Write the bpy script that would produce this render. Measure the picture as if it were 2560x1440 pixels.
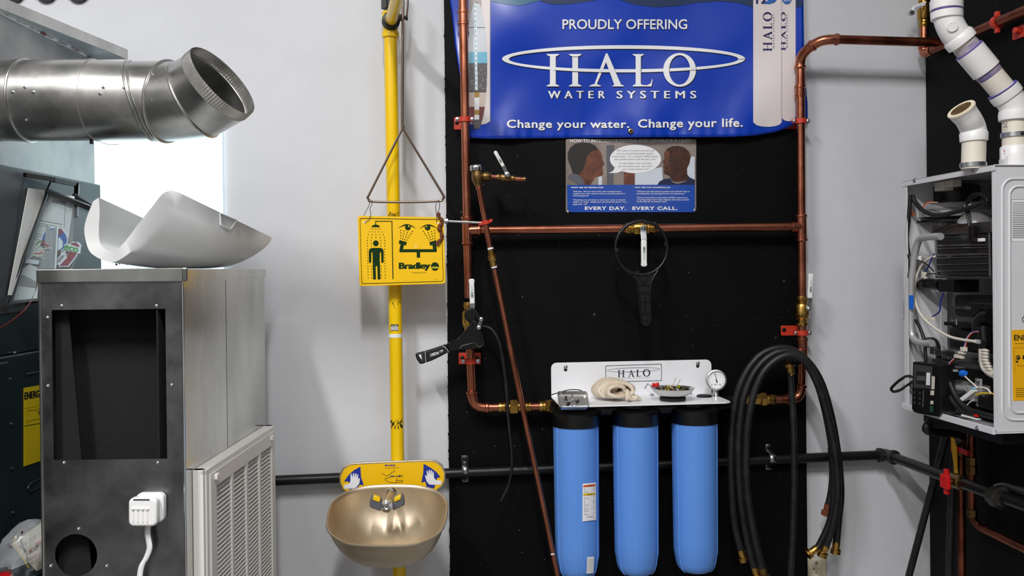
import bpy, bmesh, math, random
from mathutils import Vector, Matrix, noise
random.seed(7)
for o in list(bpy.data.objects): bpy.data.objects.remove(o)
SC = bpy.context.scene
COL = SC.collection
rad = math.radians

# ------------------------------------------------------------------ camera
F = 2250.0; PPX, PPY = 1280.0, 685.0            # focal length / principal point for a 2560x1440 frame
CAM = Vector((0, -3.0, 1.6))
YAW, PITCH, ROLL = rad(5.5), rad(-0.25), rad(-0.63)
RM = Matrix.Rotation(-YAW, 3, 'Z') @ Matrix.Rotation(math.pi/2 + PITCH, 3, 'X') @ Matrix.Rotation(ROLL, 3, 'Z')
cd = bpy.data.cameras.new('camera'); cam = bpy.data.objects.new('camera', cd); COL.objects.link(cam)
cam.matrix_world = Matrix.Translation(CAM) @ RM.to_4x4()
cd.sensor_width = 36; cd.lens = F/2560*36; cd.shift_y = (PPY-720)/2560; cd.clip_start = .02
SC.camera = cam

# ------------------------------------------------------------------ light and exposure
w = bpy.data.worlds.new('world'); SC.world = w; w.use_nodes = True
w.node_tree.nodes['Background'].inputs[0].default_value = (.8, .9, 1, 1)
w.node_tree.nodes['Background'].inputs[1].default_value = .05
SC.view_settings.view_transform = 'Standard'; SC.view_settings.look = 'None'
SC.view_settings.exposure = -.05; SC.view_settings.gamma = 1; SC.view_settings.use_curve_mapping = False
CEIL = 4.2
def lamp(x, y, sx, sy, e, col=(1, .985, .97)):
    l = bpy.data.lights.new('ceiling_tube_light', 'AREA'); l.shape = 'RECTANGLE'; l.size = sx; l.size_y = sy; l.energy = e; l.color = col
    o = bpy.data.objects.new('ceiling_tube_light', l); COL.objects.link(o); o.location = (x, y, CEIL-.07)
LAMPS = [(-1.5, -3.2, .2, 1.2, 134), (-.05, -3.2, .2, 1.2, 106), (1.1, -3.6, .2, 1.2, 8), (-1.3, -5.4, .2, 1.2, 25), (.7, -5.4, .2, 1.2, 12)]  # last two are unseen fill lamps, added behind the camera
for a in LAMPS: lamp(*a)

# ------------------------------------------------------------------ pixel helpers (frame 2560x1440 -> metres)
def ray(px, py): return RM @ Vector(((px-PPX)/F, -(py-PPY)/F, -1))
def P(px, py, y):
    d = ray(px, py); return CAM + d*((y-CAM.y)/d.y)
def PZ(px, py, z):
    d = ray(px, py); return CAM + d*((z-CAM.z)/d.z)
def PX(px, py, x):
    d = ray(px, py); return CAM + d*((x-CAM.x)/d.x)
def Q(px, py, dep): return CAM + ray(px, py)*dep
def PL(px, py, p0, n):
    d = ray(px, py); return CAM + d*((p0-CAM).dot(n)/d.dot(n))
RIGHT = Vector((math.cos(YAW), -math.sin(YAW), 0)); FWD = Vector((math.sin(YAW), math.cos(YAW), 0)); UP = Vector((0, 0, 1))
def K(xc, d, z): v = Vector((CAM.x, CAM.y, 0)) + RIGHT*xc + FWD*d; v.z = z; return v
def zm(x0, y0, k): return lambda u, v: (x0+u/k, y0+v/k)

# ------------------------------------------------------------------ mesh helpers
class B:
    def __init__(s): s.v = []; s.f = []
    def add(s, vs, fs):
        n = len(s.v); s.v += [Vector(v) for v in vs]; s.f += [tuple(i+n for i in f) for f in fs]; return s
    def obox(s, c, ax, ay, az):
        c = Vector(c); ax, ay, az = Vector(ax), Vector(ay), Vector(az)
        vs = [c+ax*i+ay*j+az*k for i in (-1, 1) for j in (-1, 1) for k in (-1, 1)]
        return s.add(vs, [(0, 1, 3, 2), (4, 6, 7, 5), (0, 4, 5, 1), (2, 3, 7, 6), (0, 2, 6, 4), (1, 5, 7, 3)])
    def box(s, a, b):
        a, b = Vector(a), Vector(b); c = (a+b)/2; h = (b-a)/2
        return s.obox(c, (h.x, 0, 0), (0, h.y, 0), (0, 0, h.z))
    def prism(s, poly, vec):
        vec = Vector(vec); n = len(poly); vs = [Vector(p) for p in poly] + [Vector(p)+vec for p in poly]
        fs = [tuple(range(n))[::-1], tuple(range(n, 2*n))] + [(i, (i+1) % n, n+(i+1) % n, n+i) for i in range(n)]
        return s.add(vs, fs)
    def face(s, poly): return s.add(poly, [tuple(range(len(poly)))])
    def tube(s, pts, r, n=14, cap=True, closed=False):
        pts = [Vector(p) for p in pts]; m = len(pts)
        rs = r if isinstance(r, (list, tuple)) else [r]*m
        tang = []
        for i in range(m):
            a = pts[(i-1) % m] if (closed or i > 0) else pts[i]; b = pts[(i+1) % m] if (closed or i < m-1) else pts[i]
            t = b-a; tang.append(t.normalized() if t.length > 1e-9 else Vector((0, 0, 1)))
        t = tang[0]; u = t.orthogonal().normalized(); vs = []
        for i in range(m):
            t2 = tang[i]; q = t.rotation_difference(t2); u = (q @ u); u = (u - t2*u.dot(t2)).normalized(); t = t2
            w_ = t.cross(u)
            for k in range(n):
                a = 2*math.pi*k/n; vs.append(pts[i] + (u*math.cos(a)+w_*math.sin(a))*rs[i])
        fs = []
        for i in range(m if closed else m-1):
            j = (i+1) % m
            for k in range(n): fs.append((i*n+k, i*n+(k+1) % n, j*n+(k+1) % n, j*n+k))
        if cap and not closed: fs += [tuple(range(n))[::-1], tuple(range((m-1)*n, m*n))]
        return s.add(vs, fs)
    def lathe(s, o, ax, prof, n=28, cap=True):
        o = Vector(o); ax = Vector(ax).normalized(); u = ax.orthogonal().normalized(); w_ = ax.cross(u); vs = []; m = len(prof)
        for r, h in prof:
            for k in range(n):
                a = 2*math.pi*k/n; vs.append(o+ax*h+(u*math.cos(a)+w_*math.sin(a))*max(r, 1e-5))
        fs = [(i*n+k, i*n+(k+1) % n, (i+1)*n+(k+1) % n, (i+1)*n+k) for i in range(m-1) for k in range(n)]
        if cap: fs += [tuple(range(n))[::-1], tuple(range((m-1)*n, m*n))]
        return s.add(vs, fs)
    def grid(s, fn, nu, nv):
        vs = [fn(i/nu, j/nv) for j in range(nv+1) for i in range(nu+1)]
        fs = [(j*(nu+1)+i, j*(nu+1)+i+1, (j+1)*(nu+1)+i+1, (j+1)*(nu+1)+i) for j in range(nv) for i in range(nu)]
        return s.add(vs, fs)
    def ball(s, c, r, n=12, m=8, sc=(1, 1, 1)):
        c = Vector(c); prof = [(math.sin(math.pi*i/m), -math.cos(math.pi*i/m)) for i in range(m+1)]
        k0 = len(s.v); s.lathe((0, 0, 0), (0, 0, 1), [(a*r, b*r) for a, b in prof], n, False)
        for i in range(k0, len(s.v)): v = s.v[i]; s.v[i] = c+Vector((v.x*sc[0], v.y*sc[1], v.z*sc[2]))
        return s

def cr(pts, k=6, closed=False):
    """Catmull-Rom through the points."""
    pts = [Vector(p) for p in pts]; n = len(pts); out = []
    for i in range(n if closed else n-1):
        g = lambda j: pts[j % n] if closed else pts[max(0, min(n-1, j))]
        p0, p1, p2, p3 = g(i-1), g(i), g(i+1), g(i+2)
        for j in range(k):
            t = j/k
            out.append(.5*((2*p1)+(p2-p0)*t+(2*p0-5*p1+4*p2-p3)*t*t+(3*p1-p0-3*p2+p3)*t**3))
    if not closed: out.append(pts[-1])
    return out

WL = {}
def mesh_of(b, smooth=True, angle=38, origin=None):
    me = bpy.data.meshes.new('m'); me.from_pydata([v-origin for v in b.v] if origin is not None else b.v, [], b.f); me.update()
    if smooth:
        me.polygons.foreach_set('use_smooth', [True]*len(me.polygons)); me.set_sharp_from_angle(angle=rad(angle))
    return me
def center_of(b, base):
    xs = [v.x for v in b.v]; ys = [v.y for v in b.v]; zs = [v.z for v in b.v]
    return Vector(((min(xs)+max(xs))/2, (min(ys)+max(ys))/2, min(zs) if base else (min(zs)+max(zs))/2))
def obj(name, b, m, parent=None, smooth=True, angle=38, bevel=0, solid=0, sub=0, label=None, solid_off=0, seg=2, fixn=True):
    o0 = center_of(b, parent is None); me = mesh_of(b, smooth, angle, o0); me.name = name
    if fixn:
        bm = bmesh.new(); bm.from_mesh(me); bmesh.ops.recalc_face_normals(bm, faces=bm.faces); bm.to_mesh(me); bm.free()
        if smooth: me.set_sharp_from_angle(angle=rad(angle))
    me.materials.append(m); o = bpy.data.objects.new(name, me); COL.objects.link(o); WL[o] = o0
    if parent is not None: o.parent = parent; o.location = o0 - WL[parent]
    else: o.location = o0
    if solid: s = o.modifiers.new('solid', 'SOLIDIFY'); s.thickness = solid; s.offset = solid_off
    if bevel: s = o.modifiers.new('bevel', 'BEVEL'); s.width = bevel; s.segments = seg; s.limit_method = 'ANGLE'; s.angle_limit = rad(40)
    if sub: s = o.modifiers.new('sub', 'SUBSURF'); s.levels = sub; s.render_levels = sub
    if label: o['label'] = label
    return o
def inst(name, me, parent, mat):
    """a copy of shared mesh data placed by a world matrix"""
    o = bpy.data.objects.new(name, me); COL.objects.link(o); loc = mat.to_translation(); WL[o] = loc
    if parent is not None: o.parent = parent; m = mat.copy(); m.translation = loc-WL[parent]; o.matrix_local = m
    else: o.matrix_world = mat
    return o
def thing(name, label, cat, loc, group=None):
    o = bpy.data.objects.new(name, None); COL.objects.link(o); o.location = loc; o.empty_display_size = .05; WL[o] = Vector(loc)
    o['label'] = label; o['category'] = cat
    if group: o['group'] = group
    return o
def tag(o, label, cat, group=None):
    o['label'] = label; o['category'] = cat
    if group: o['group'] = group
    return o
def struct(name, b, m, label=None, bevel=0):
    o = obj(name, b, m, None, smooth=False, bevel=bevel); o['kind'] = 'structure'
    if label: o['label'] = label
    return o
def basis(z, x=None):
    z = Vector(z).normalized(); x = Vector(x) if x is not None else z.orthogonal(); x = (x-z*x.dot(z)).normalized(); y = z.cross(x)
    return Matrix((x, y, z)).transposed()
def frame(p, z, x=None): return Matrix.Translation(p) @ basis(z, x).to_4x4()

def text(parent, s, quad, m, mp, bold=0.0, shear=0, name='lettering', spacing=1, lines=1, align='LEFT', cut=0, fat=0):
    """flat lettering whose ink box fills the pixel quad (tl, tr, br, bl), laid on the surface mp(px, py)"""
    c = bpy.data.curves.new('t', 'FONT'); c.body = s; c.dimensions = '2D'; c.fill_mode = 'FRONT'; c.offset = bold; c.shear = shear
    c.space_character = spacing; c.resolution_u = 3; c.align_x = align
    t = bpy.data.objects.new('t', c); me = bpy.data.meshes.new_from_object(t); bpy.data.objects.remove(t)
    if cut:
        bm = bmesh.new(); bm.from_mesh(me)
        es = [e for e in bm.edges if e.calc_length() > cut]
        bmesh.ops.subdivide_edges(bm, edges=es, cuts=2); bmesh.ops.triangulate(bm, faces=bm.faces); bm.to_mesh(me); bm.free()
    vs = [v.co.copy() for v in me.vertices]; fs = [tuple(p.vertices) for p in me.polygons]; bpy.data.meshes.remove(me); bpy.data.curves.remove(c)
    x0 = min(v.x for v in vs); x1 = max(v.x for v in vs); y0 = min(v.y for v in vs); y1 = max(v.y for v in vs)
    if len(quad) == 4 and not isinstance(quad[0], tuple):
        a, b_, c_, d_ = quad; quad = ((a, b_), (c_, b_), (c_, d_), (a, d_))
    tl, tr, br, bl = quad; b = B(); out = []; n0 = len(vs); f0 = fs
    for k in range(3 if fat else 1):
      out = []; sx = (k-1)*fat if fat else 0
      for v in vs:
        u = (v.x-x0)/(x1-x0); h = (v.y-y0)/(y1-y0)
        px = (tl[0]*(1-u)+tr[0]*u)*h + (bl[0]*(1-u)+br[0]*u)*(1-h); py = (tl[1]*(1-u)+tr[1]*u)*h + (bl[1]*(1-u)+br[1]*u)*(1-h)
        q = mp(px+sx, py); out.append(q+(CAM-q).normalized()*.00012*k)
      b.add(out, fs)
    return obj(name, b, m, parent, smooth=False, fixn=False)
def shape(parent, name, polys, m, mp, fixn=False, sub=0):
    """flat printed shapes: pixel polygons laid on the surface mp(px, py)"""
    b = B()
    for i, p in enumerate(polys):
        e = min(i, 16)*.00006; b.face([v+(CAM-v).normalized()*e for v in (mp(*q) for q in p)])
    if sub:
        me = mesh_of(b, False); bm = bmesh.new(); bm.from_mesh(me); bmesh.ops.triangulate(bm, faces=bm.faces)
        bm.to_mesh(me); bm.free()
    return obj(name, b, m, parent, smooth=False, fixn=fixn)
def line(pts, w):
    """a pixel polyline of width w as quads"""
    out = []
    for (a, b) in zip(pts, pts[1:]):
        dx, dy = b[0]-a[0], b[1]-a[1]; l = math.hypot(dx, dy) or 1; nx, ny = -dy/l*w/2, dx/l*w/2
        out.append([(a[0]+nx, a[1]+ny), (b[0]+nx, b[1]+ny), (b[0]-nx, b[1]-ny), (a[0]-nx, a[1]-ny)])
    return out
def disc(cx, cy, rx, ry=None, n=20): return [(cx+rx*math.cos(2*math.pi*i/n), cy+(ry or rx)*math.sin(2*math.pi*i/n)) for i in range(n)]
def ringp(cx, cy, rx, ry, ix, iy, n=48, icx=0, icy=0, a0=0, a1=360, rot=0):
    out = []; cs, sn = math.cos(rad(rot)), math.sin(rad(rot))
    def pt(x, y): return (cx+x*cs-y*sn, cy+x*sn+y*cs)
    for i in range(n):
        a = rad(a0+(a1-a0)*i/n); b_ = rad(a0+(a1-a0)*(i+1)/n)
        out.append([pt(rx*math.cos(a), ry*math.sin(a)), pt(rx*math.cos(b_), ry*math.sin(b_)), pt(icx+ix*math.cos(b_), icy+iy*math.sin(b_)), pt(icx+ix*math.cos(a), icy+iy*math.sin(a))])
    return out
def rrect(x0, y0, x1, y1, r, n=5):
    out = []
    for cx, cy, a in ((x1-r, y0+r, -90), (x1-r, y1-r, 0), (x0+r, y1-r, 90), (x0+r, y0+r, 180)):
        out += [(cx+r*math.cos(rad(a+90*i/n)), cy+r*math.sin(rad(a+90*i/n))) for i in range(n+1)]
    return out

# ------------------------------------------------------------------ materials
def lin(c): return tuple(((x/255)/12.92 if x/255 <= .04045 else ((x/255+.055)/1.055)**2.4) for x in c)
def mk(name, col, rough=.5, metal=0, col2=None, nscale=6, namt=.5, bump=0, bscale=60, rvar=0, coat=0, specks=None, stretch=(1, 1, 1), emit=0, spec=.5, detail=4, alpha=1, sss=0):
    m = bpy.data.materials.new(name); m.use_nodes = True; nt = m.node_tree; p = nt.nodes['Principled BSDF']; L = nt.links.new
    c = lin(col); p.inputs['Base Color'].default_value = (*c, 1); p.inputs['Roughness'].default_value = rough; p.inputs['Metallic'].default_value = metal
    p.inputs['Coat Weight'].default_value = coat; p.inputs['Coat Roughness'].default_value = .15; p.inputs['Specular IOR Level'].default_value = spec
    p.inputs['Alpha'].default_value = alpha
    if emit: p.inputs['Emission Color'].default_value = (*c, 1); p.inputs['Emission Strength'].default_value = emit
    if col2 or bump or rvar or specks:
        g = nt.nodes.new('ShaderNodeNewGeometry'); mp = nt.nodes.new('ShaderNodeVectorMath'); mp.operation = 'MULTIPLY'; mp.inputs[1].default_value = stretch
        L(g.outputs['Position'], mp.inputs[0]); n = nt.nodes.new('ShaderNodeTexNoise'); n.inputs['Scale'].default_value = nscale; n.inputs['Detail'].default_value = detail; n.inputs['Roughness'].default_value = .6
        L(mp.outputs[0], n.inputs['Vector']); out = None
        if col2:
            r = nt.nodes.new('ShaderNodeValToRGB'); r.color_ramp.elements[0].position = .5-.25*namt-.05; r.color_ramp.elements[1].position = .5+.25*namt
            r.color_ramp.elements[0].color = (*lin(col2), 1); r.color_ramp.elements[1].color = (*c, 1); L(n.outputs['Fac'], r.inputs[0]); out = r.outputs[0]
        if specks:
            scol, sscale, sth = specks
            v = nt.nodes.new('ShaderNodeTexNoise'); v.inputs['Scale'].default_value = sscale; v.inputs['Detail'].default_value = 1; L(mp.outputs[0], v.inputs['Vector'])
            r2 = nt.nodes.new('ShaderNodeValToRGB'); r2.color_ramp.elements[0].position = sth; r2.color_ramp.elements[1].position = sth+.02
            L(v.outputs['Fac'], r2.inputs[0]); mx = nt.nodes.new('ShaderNodeMix'); mx.data_type = 'RGBA'
            L(r2.outputs[0], mx.inputs[0]); mx.inputs[6].default_value = (*c, 1); mx.inputs[7].default_value = (*lin(scol), 1)
            if out: L(out, mx.inputs[6])
            out = mx.outputs[2]
        if out: L(out, p.inputs['Base Color'])
        if rvar:
            mr = nt.nodes.new('ShaderNodeMapRange'); mr.inputs[3].default_value = max(.03, rough-rvar); mr.inputs[4].default_value = rough+rvar
            mr.inputs[1].default_value = .3; mr.inputs[2].default_value = .7; L(n.outputs['Fac'], mr.inputs[0]); L(mr.outputs[0], p.inputs['Roughness'])
        if bump:
            nb = nt.nodes.new('ShaderNodeTexNoise'); nb.inputs['Scale'].default_value = bscale; nb.inputs['Detail'].default_value = 3; L(mp.outputs[0], nb.inputs['Vector'])
            bp = nt.nodes.new('ShaderNodeBump'); bp.inputs['Strength'].default_value = bump; bp.inputs['Distance'].default_value = .01
            L(nb.outputs['Fac'], bp.inputs['Height']); L(bp.outputs[0], p.inputs['Normal'])
    return m
def clear(name, tint=(235, 240, 242), amount=.82, rough=.08):
    """thin clear plastic: mostly see-through with a sheen"""
    m = bpy.data.materials.new(name); m.use_nodes = True; nt = m.node_tree; nt.nodes.clear(); L = nt.links.new
    o = nt.nodes.new('ShaderNodeOutputMaterial'); t = nt.nodes.new('ShaderNodeBsdfTransparent'); t.inputs[0].default_value = (*lin(tint), 1)
    p = nt.nodes.new('ShaderNodeBsdfPrincipled'); p.inputs['Base Color'].default_value = (*lin((200, 205, 208)), 1); p.inputs['Roughness'].default_value = rough
    fr = nt.nodes.new('ShaderNodeLayerWeight'); fr.inputs[0].default_value = .5
    pw = nt.nodes.new('ShaderNodeMath'); pw.operation = 'POWER'; pw.inputs[1].default_value = 4; L(fr.outputs['Facing'], pw.inputs[0])
    ad = nt.nodes.new('ShaderNodeMath'); ad.operation = 'MULTIPLY_ADD'; ad.use_clamp = True; ad.inputs[1].default_value = .3; ad.inputs[2].default_value = 1-amount; L(pw.outputs[0], ad.inputs[0])
    x = nt.nodes.new('ShaderNodeMixShader'); L(ad.outputs[0], x.inputs[0]); L(t.outputs[0], x.inputs[1]); L(p.outputs[0], x.inputs[2]); L(x.outputs[0], o.inputs[0])
    return m
M = {}
def dm(k, *a, **kw): M[k] = mk(k, *a, **kw)
dm('wall', (214, 216, 221), .7, bump=.05, bscale=180, col2=(208, 210, 215), nscale=3)
dm('room', (150, 150, 150), .8)
dm('room_dark', (92, 90, 88), .8)
dm('floor', (128, 126, 122), .5, col2=(112, 110, 107), nscale=2)
dm('ceiling', (200, 200, 198), .8)
dm('board', (7, 7, 8), .6, col2=(4, 4, 5), nscale=7, bump=.08, bscale=120, specks=((90, 90, 90), 95, .795), spec=.12)
dm('board_edge', (150, 138, 120), .8, col2=(40, 36, 32), nscale=60, namt=.7)
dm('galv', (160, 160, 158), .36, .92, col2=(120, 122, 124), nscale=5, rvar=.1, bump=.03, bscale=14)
dm('galv_shaded', (136, 136, 138), .3, .95, col2=(100, 100, 103), nscale=9, rvar=.1, bump=.015, bscale=12)  # box front steel; dimness of its dark reflection put into the colour
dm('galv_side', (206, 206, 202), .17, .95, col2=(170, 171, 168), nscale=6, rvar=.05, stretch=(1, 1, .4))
dm('duct', (218, 217, 213), .31, .97, col2=(186, 185, 182), nscale=9, rvar=.07)
dm('duct_in', (120, 124, 122), .35, .9)
dm('liner', (15, 15, 15), .95, bump=.2, bscale=90)
dm('teal', (30, 50, 56), .38, .15, col2=(24, 42, 47), nscale=6)
dm('dark_grey', (70, 71, 74), .5, .3)  # grey of the painted furnace reflection and of small dark parts
dm('copper', (196, 124, 98), .28, 1, col2=(166, 98, 74), nscale=10, rvar=.07, namt=.9)
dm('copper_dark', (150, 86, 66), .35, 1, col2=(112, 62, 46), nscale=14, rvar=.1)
dm('brass', (205, 165, 88), .26, 1, col2=(160, 122, 60), nscale=22, rvar=.08)
dm('brass_old', (150, 122, 76), .4, 1, col2=(110, 86, 52), nscale=26, rvar=.1)
dm('chrome', (205, 206, 208), .16, 1)
dm('zinc', (190, 192, 195), .32, 1, rvar=.08, nscale=60)
dm('stainless', (214, 200, 178), .48, 1, col2=(196, 180, 154), nscale=5, rvar=.05, specks=((228, 212, 184), 150, .73))
dm('stainless_c', (215, 214, 210), .3, 1)
dm('yellow', (247, 202, 0), .32, coat=.3)
dm('yellow_sign', (250, 198, 2), .38, coat=.2)
dm('sign_green', (12, 46, 6), .5, spec=.2)
dm('sign_blue', (28, 48, 150), .5)
dm('ink', (20, 20, 22), .6)
dm('ink_grey', (90, 90, 92), .6)
dm('print_white', (238, 239, 242), .45)
dm('white_powder', (240, 241, 245), .35, coat=.15)
dm('heater_white', (214, 214, 218), .35, coat=.1)
dm('brand_green', (14, 96, 54), .5)
dm('white_plastic', (236, 236, 236), .3, coat=.2)
dm('cover_plastic', (208, 210, 210), .3, coat=.25)
dm('grille', (226, 224, 220), .4)
dm('pvc', (228, 220, 206), .38, coat=.1)
dm('pvc_white', (236, 235, 234), .3, coat=.2)
dm('purple', (92, 80, 170), .4)
dm('blue_sump', (96, 150, 232), .42, col2=(92, 146, 228), nscale=3)
dm('black_plastic', (10, 10, 11), .33)
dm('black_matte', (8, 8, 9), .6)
dm('rubber', (13, 14, 16), .5, col2=(28, 29, 31), nscale=30, namt=.35, bump=.06, bscale=80)
dm('black_iron', (10, 10, 11), .42, .1)
dm('iron_fitting', (70, 68, 64), .4, .8)
dm('red_clamp', (196, 52, 32), .45, coat=.2)
dm('rust', (120, 60, 26), .75, col2=(80, 38, 20), nscale=90, bump=.2, bscale=200)
dm('rod_brown', (120, 104, 92), .35, .8)
dm('banner_blue', (4, 60, 182), .3, coat=.1, col2=(4, 54, 172), nscale=2)
dm('banner_navy', (34, 54, 92), .35)
dm('banner_teal', (40, 98, 130), .35)
dm('tank_white', (226, 218, 218), .4)
dm('tank_grey', (176, 170, 170), .4)
dm('tank_dark', (92, 86, 88), .4)
dm('print_sky', (118, 186, 214), .45)
dm('print_pale', (206, 212, 220), .45)
dm('print_gravel', (96, 94, 96), .6, specks=((180, 180, 180), 350, .62))
dm('print_sand', (206, 190, 180), .5)
dm('print_rose', (120, 66, 66), .5)
dm('print_brass', (176, 140, 70), .5)
dm('print_navy', (28, 30, 92), .5)
dm('poster_blue', (22, 72, 170), .22, coat=.4)
dm('poster_grey', (150, 138, 130), .25, col2=(118, 106, 100), nscale=9, coat=.4)
dm('bubble_ink', (128, 118, 114), .6)
dm('poster_light', (205, 212, 224), .25, coat=.4)
dm('skin_dark', (78, 46, 34), .35, col2=(52, 32, 26), nscale=40)
dm('skin_mid', (120, 72, 52), .35, col2=(70, 44, 36), nscale=30)
dm('hair', (40, 36, 34), .4)
dm('shirt', (28, 38, 72), .4)
dm('collar', (92, 92, 102), .4)
dm('towel', (226, 214, 196), .95, col2=(206, 186, 160), nscale=18, bump=.25, bscale=900)
dm('spray_grey', (92, 94, 100), .5)
dm('red', (200, 22, 26), .35)
dm('blue_tape', (16, 104, 214), .5)
dm('paper', (226, 224, 220), .7)
dm('paper_grey', (150, 148, 146), .7)
dm('cream', (226, 214, 188), .6)
dm('outlet', (222, 212, 184), .4)
dm('energy_yellow', (236, 206, 10), .45)
dm('energy_amber', (238, 176, 20), .45)
dm('maroon', (74, 28, 26), .45)
dm('wire_white', (226, 220, 208), .4)
dm('wire_blue', (26, 36, 130), .4)
dm('wire_red', (190, 36, 30), .4)
dm('wire_yellow', (226, 190, 20), .4)
dm('wire_lime', (150, 160, 20), .45)
dm('wire_orange', (226, 90, 30), .4)
dm('foil', (214, 214, 212), .3, .6, bump=.15, bscale=60)
dm('steel_dark', (110, 108, 108), .35, .9, rvar=.1, nscale=12)
dm('steel_inner', (190, 190, 192), .35, .45, rvar=.08, nscale=10)
dm('tube_clear', (214, 208, 196), .3)
dm('eco_green', (70, 170, 50), .5)
dm('eco_blue', (40, 100, 180), .5)
dm('eco_red', (150, 40, 56), .5)
dm('screen', (222, 245, 252), .4, emit=1.3)
dm('bezel', (20, 20, 22), .4)
dm('pcb', (24, 70, 44), .5)
dm('lcd', (34, 36, 38), .25, coat=.5)
dm('stain', (214, 168, 40), .6, col2=(190, 170, 100), nscale=8)
dm('purple_stain', (110, 100, 150), .45, col2=(190, 180, 180), nscale=12)
dm('lamp_frame', (220, 220, 218), .5)
M['clear'] = clear('clear', amount=.97); M['haze'] = clear('haze', (225, 228, 230), .6, .2)
M['bag'] = clear('bag', (226, 229, 232), .68, .15)
# ================================================================== the room
XR = P(2327, 700, 0).x; XL = -2.3; YF = -6.2
t_ = .1
struct('wall_back', B().box((XL-t_, 0, 0), (XR+t_, t_, CEIL)), M['wall'], 'white painted wall behind the equipment')
struct('wall_right', B().box((XR, YF, 0), (XR+t_, 0, CEIL)), M['wall'], 'side wall that carries the black board and the open heater')
struct('wall_left', B().box((XL-t_, YF, 0), (XL, 0, CEIL)), M['room'], 'plain side wall beyond the furnace')
struct('wall_front', B().box((XL-t_, YF-t_, 0), (XR+t_, YF, CEIL)), M['room_dark'], 'plain wall facing the equipment')
struct('floor', B().box((XL-t_, YF-t_, -t_), (XR+t_, t_, 0)), M['floor'], 'bare grey concrete floor')
struct('ceiling', B().box((XL-t_, YF-t_, CEIL), (XR+t_, t_, CEIL+t_)), M['ceiling'], 'plain white ceiling')
for i, (x, y, sx, sy, e) in enumerate(LAMPS):
    tx = ['above the furnace', 'above the eyewash', 'above the filter board', 'added as fill by the left wall', 'added as fill by the right wall'][i]
    t = thing('ceiling_light', 'long tube light fixture ' + tx, 'light', (x, y, CEIL-.06), 'ceiling tube lights')
    b = B()
    for s in (-1, 1):
        b.box((x+s*(sx/2+.012)-.012, y-sy/2-.03, CEIL-.075), (x+s*(sx/2+.012)+.012, y+sy/2+.03, CEIL)); b.box((x-sx/2, y+s*(sy/2+.015)-.015, CEIL-.075), (x+sx/2, y+s*(sy/2+.015)+.015, CEIL))
    obj('frame', b, M['lamp_frame'], t, smooth=False)

# ---- black painted boards on the back wall (two sheets with a seam) and on the side wall
YB = -.018
zs = P(1560, 800, YB).z
rb = random.Random(3)
def board(name, x0, x1, z0, z1, lab):
    t = thing(name, lab, 'board', ((x0+x1)/2, YB/2, z0))
    n = 260; le = []
    for i in range(n+1):
        z = z0+(z1-z0)*i/n; le.append((x0+rb.uniform(-1, 1)*.0006-(.0022 if rb.random() < .05 else 0), z))
    poly = [Vector((x, YB, z)) for x, z in le] + [Vector((x1, YB, z1)), Vector((x1, YB, z0))]
    obj('panel', B().prism(poly, (0, .0175, 0)), M['board'], t, smooth=False)
    return t
xb0, xb1 = P(1118, 700, YB).x, P(2014, 900, YB).x
bu = board('plywood_board', xb0, xb1, zs+.0012, 2.75, 'upper black painted plywood board behind the banner and poster')
bl_ = board('plywood_board', xb0-.001, xb1, .35, zs-.0012, 'lower black painted plywood board behind the blue filters')
t = thing('plywood_board', 'black painted board on the side wall behind the open heater', 'board', (XR-.01, -1.5, .3))
obj('panel', B().box((XR-.019, -3.2, .3), (XR-.001, -.012, 2.9)), M['board'], t, smooth=False, bevel=.001)
SCREW = None
def screw_mesh(r=.0045, m='zinc'):
    b = B().lathe((0, 0, 0), (0, 0, 1), [(r*1.5, 0), (r*1.5, .0012), (r, .0018), (r, .0042), (r*.6, .0052)], 8); me = mesh_of(b); me.materials.append(M[m]); return me
SCREW = screw_mesh(); BSCREW = screw_mesh(.005, 'black_plastic')
for px, py in ((1487, 788), (1961, 704), (1940, 846), (1180, 770)):
    p = P(px, py, YB); inst('screw', BSCREW, bu if p.z > zs else bl_, frame(p, (0, -1, 0)))

# ---- bright screen on the wall behind the plastic cover
y0 = -.014
q = [P(150, 250, y0), P(554, 250, y0), P(556, 760, y0), P(150, 760, y0)]
x0, x1, z1, z0 = q[0].x, q[1].x, P(400, 230, y0).z, P(400, 690, y0).z
t = thing('display_screen', 'glowing white wall screen showing a blank page behind the duct', 'screen', ((x0+x1)/2, y0/2, z0))
obj('housing', B().box((x0+.01, -.009, z0+.01), (x1-.01, -.001, z1-.01)), M['white_plastic'], t, smooth=False)
obj('panel', B().box((x0+.001, y0, z0+.001), (x1-.001, -.009, z1-.001)), M['screen'], t, smooth=False, label='lit white page')
mp = lambda px, py: P(px, py, y0-.0006)
shape(t, 'printed_marks', [disc(291, 661, 3), disc(299, 658, 3)]+line([(304, 655), (320, 662)], 3), M['paper_grey'], mp)
shape(t, 'ruled_line', line([(250, 355), (272, 362), (298, 361)], 1.2), M['paper_grey'], mp)

# ---- three round black wall letters cut off by the top of the picture
for i, (cx, w_) in enumerate(((36, 30), (114, 34), (194, 34))):
    b = B(); y = -.012
    n = 40
    for ring in ringp(cx, -38, w_, 43.5, w_*.45, 26, n): b.prism([P(a, c, y) for a, c in ring], (0, .012, 0))
    tag(obj('wall_letter', b, M['black_matte'], None, smooth=False), ['leftmost round black wall letter at the ceiling edge', 'middle round black wall letter of the three', 'right hand round black wall letter of the three'][i], 'letter', 'black wall letters')

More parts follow.
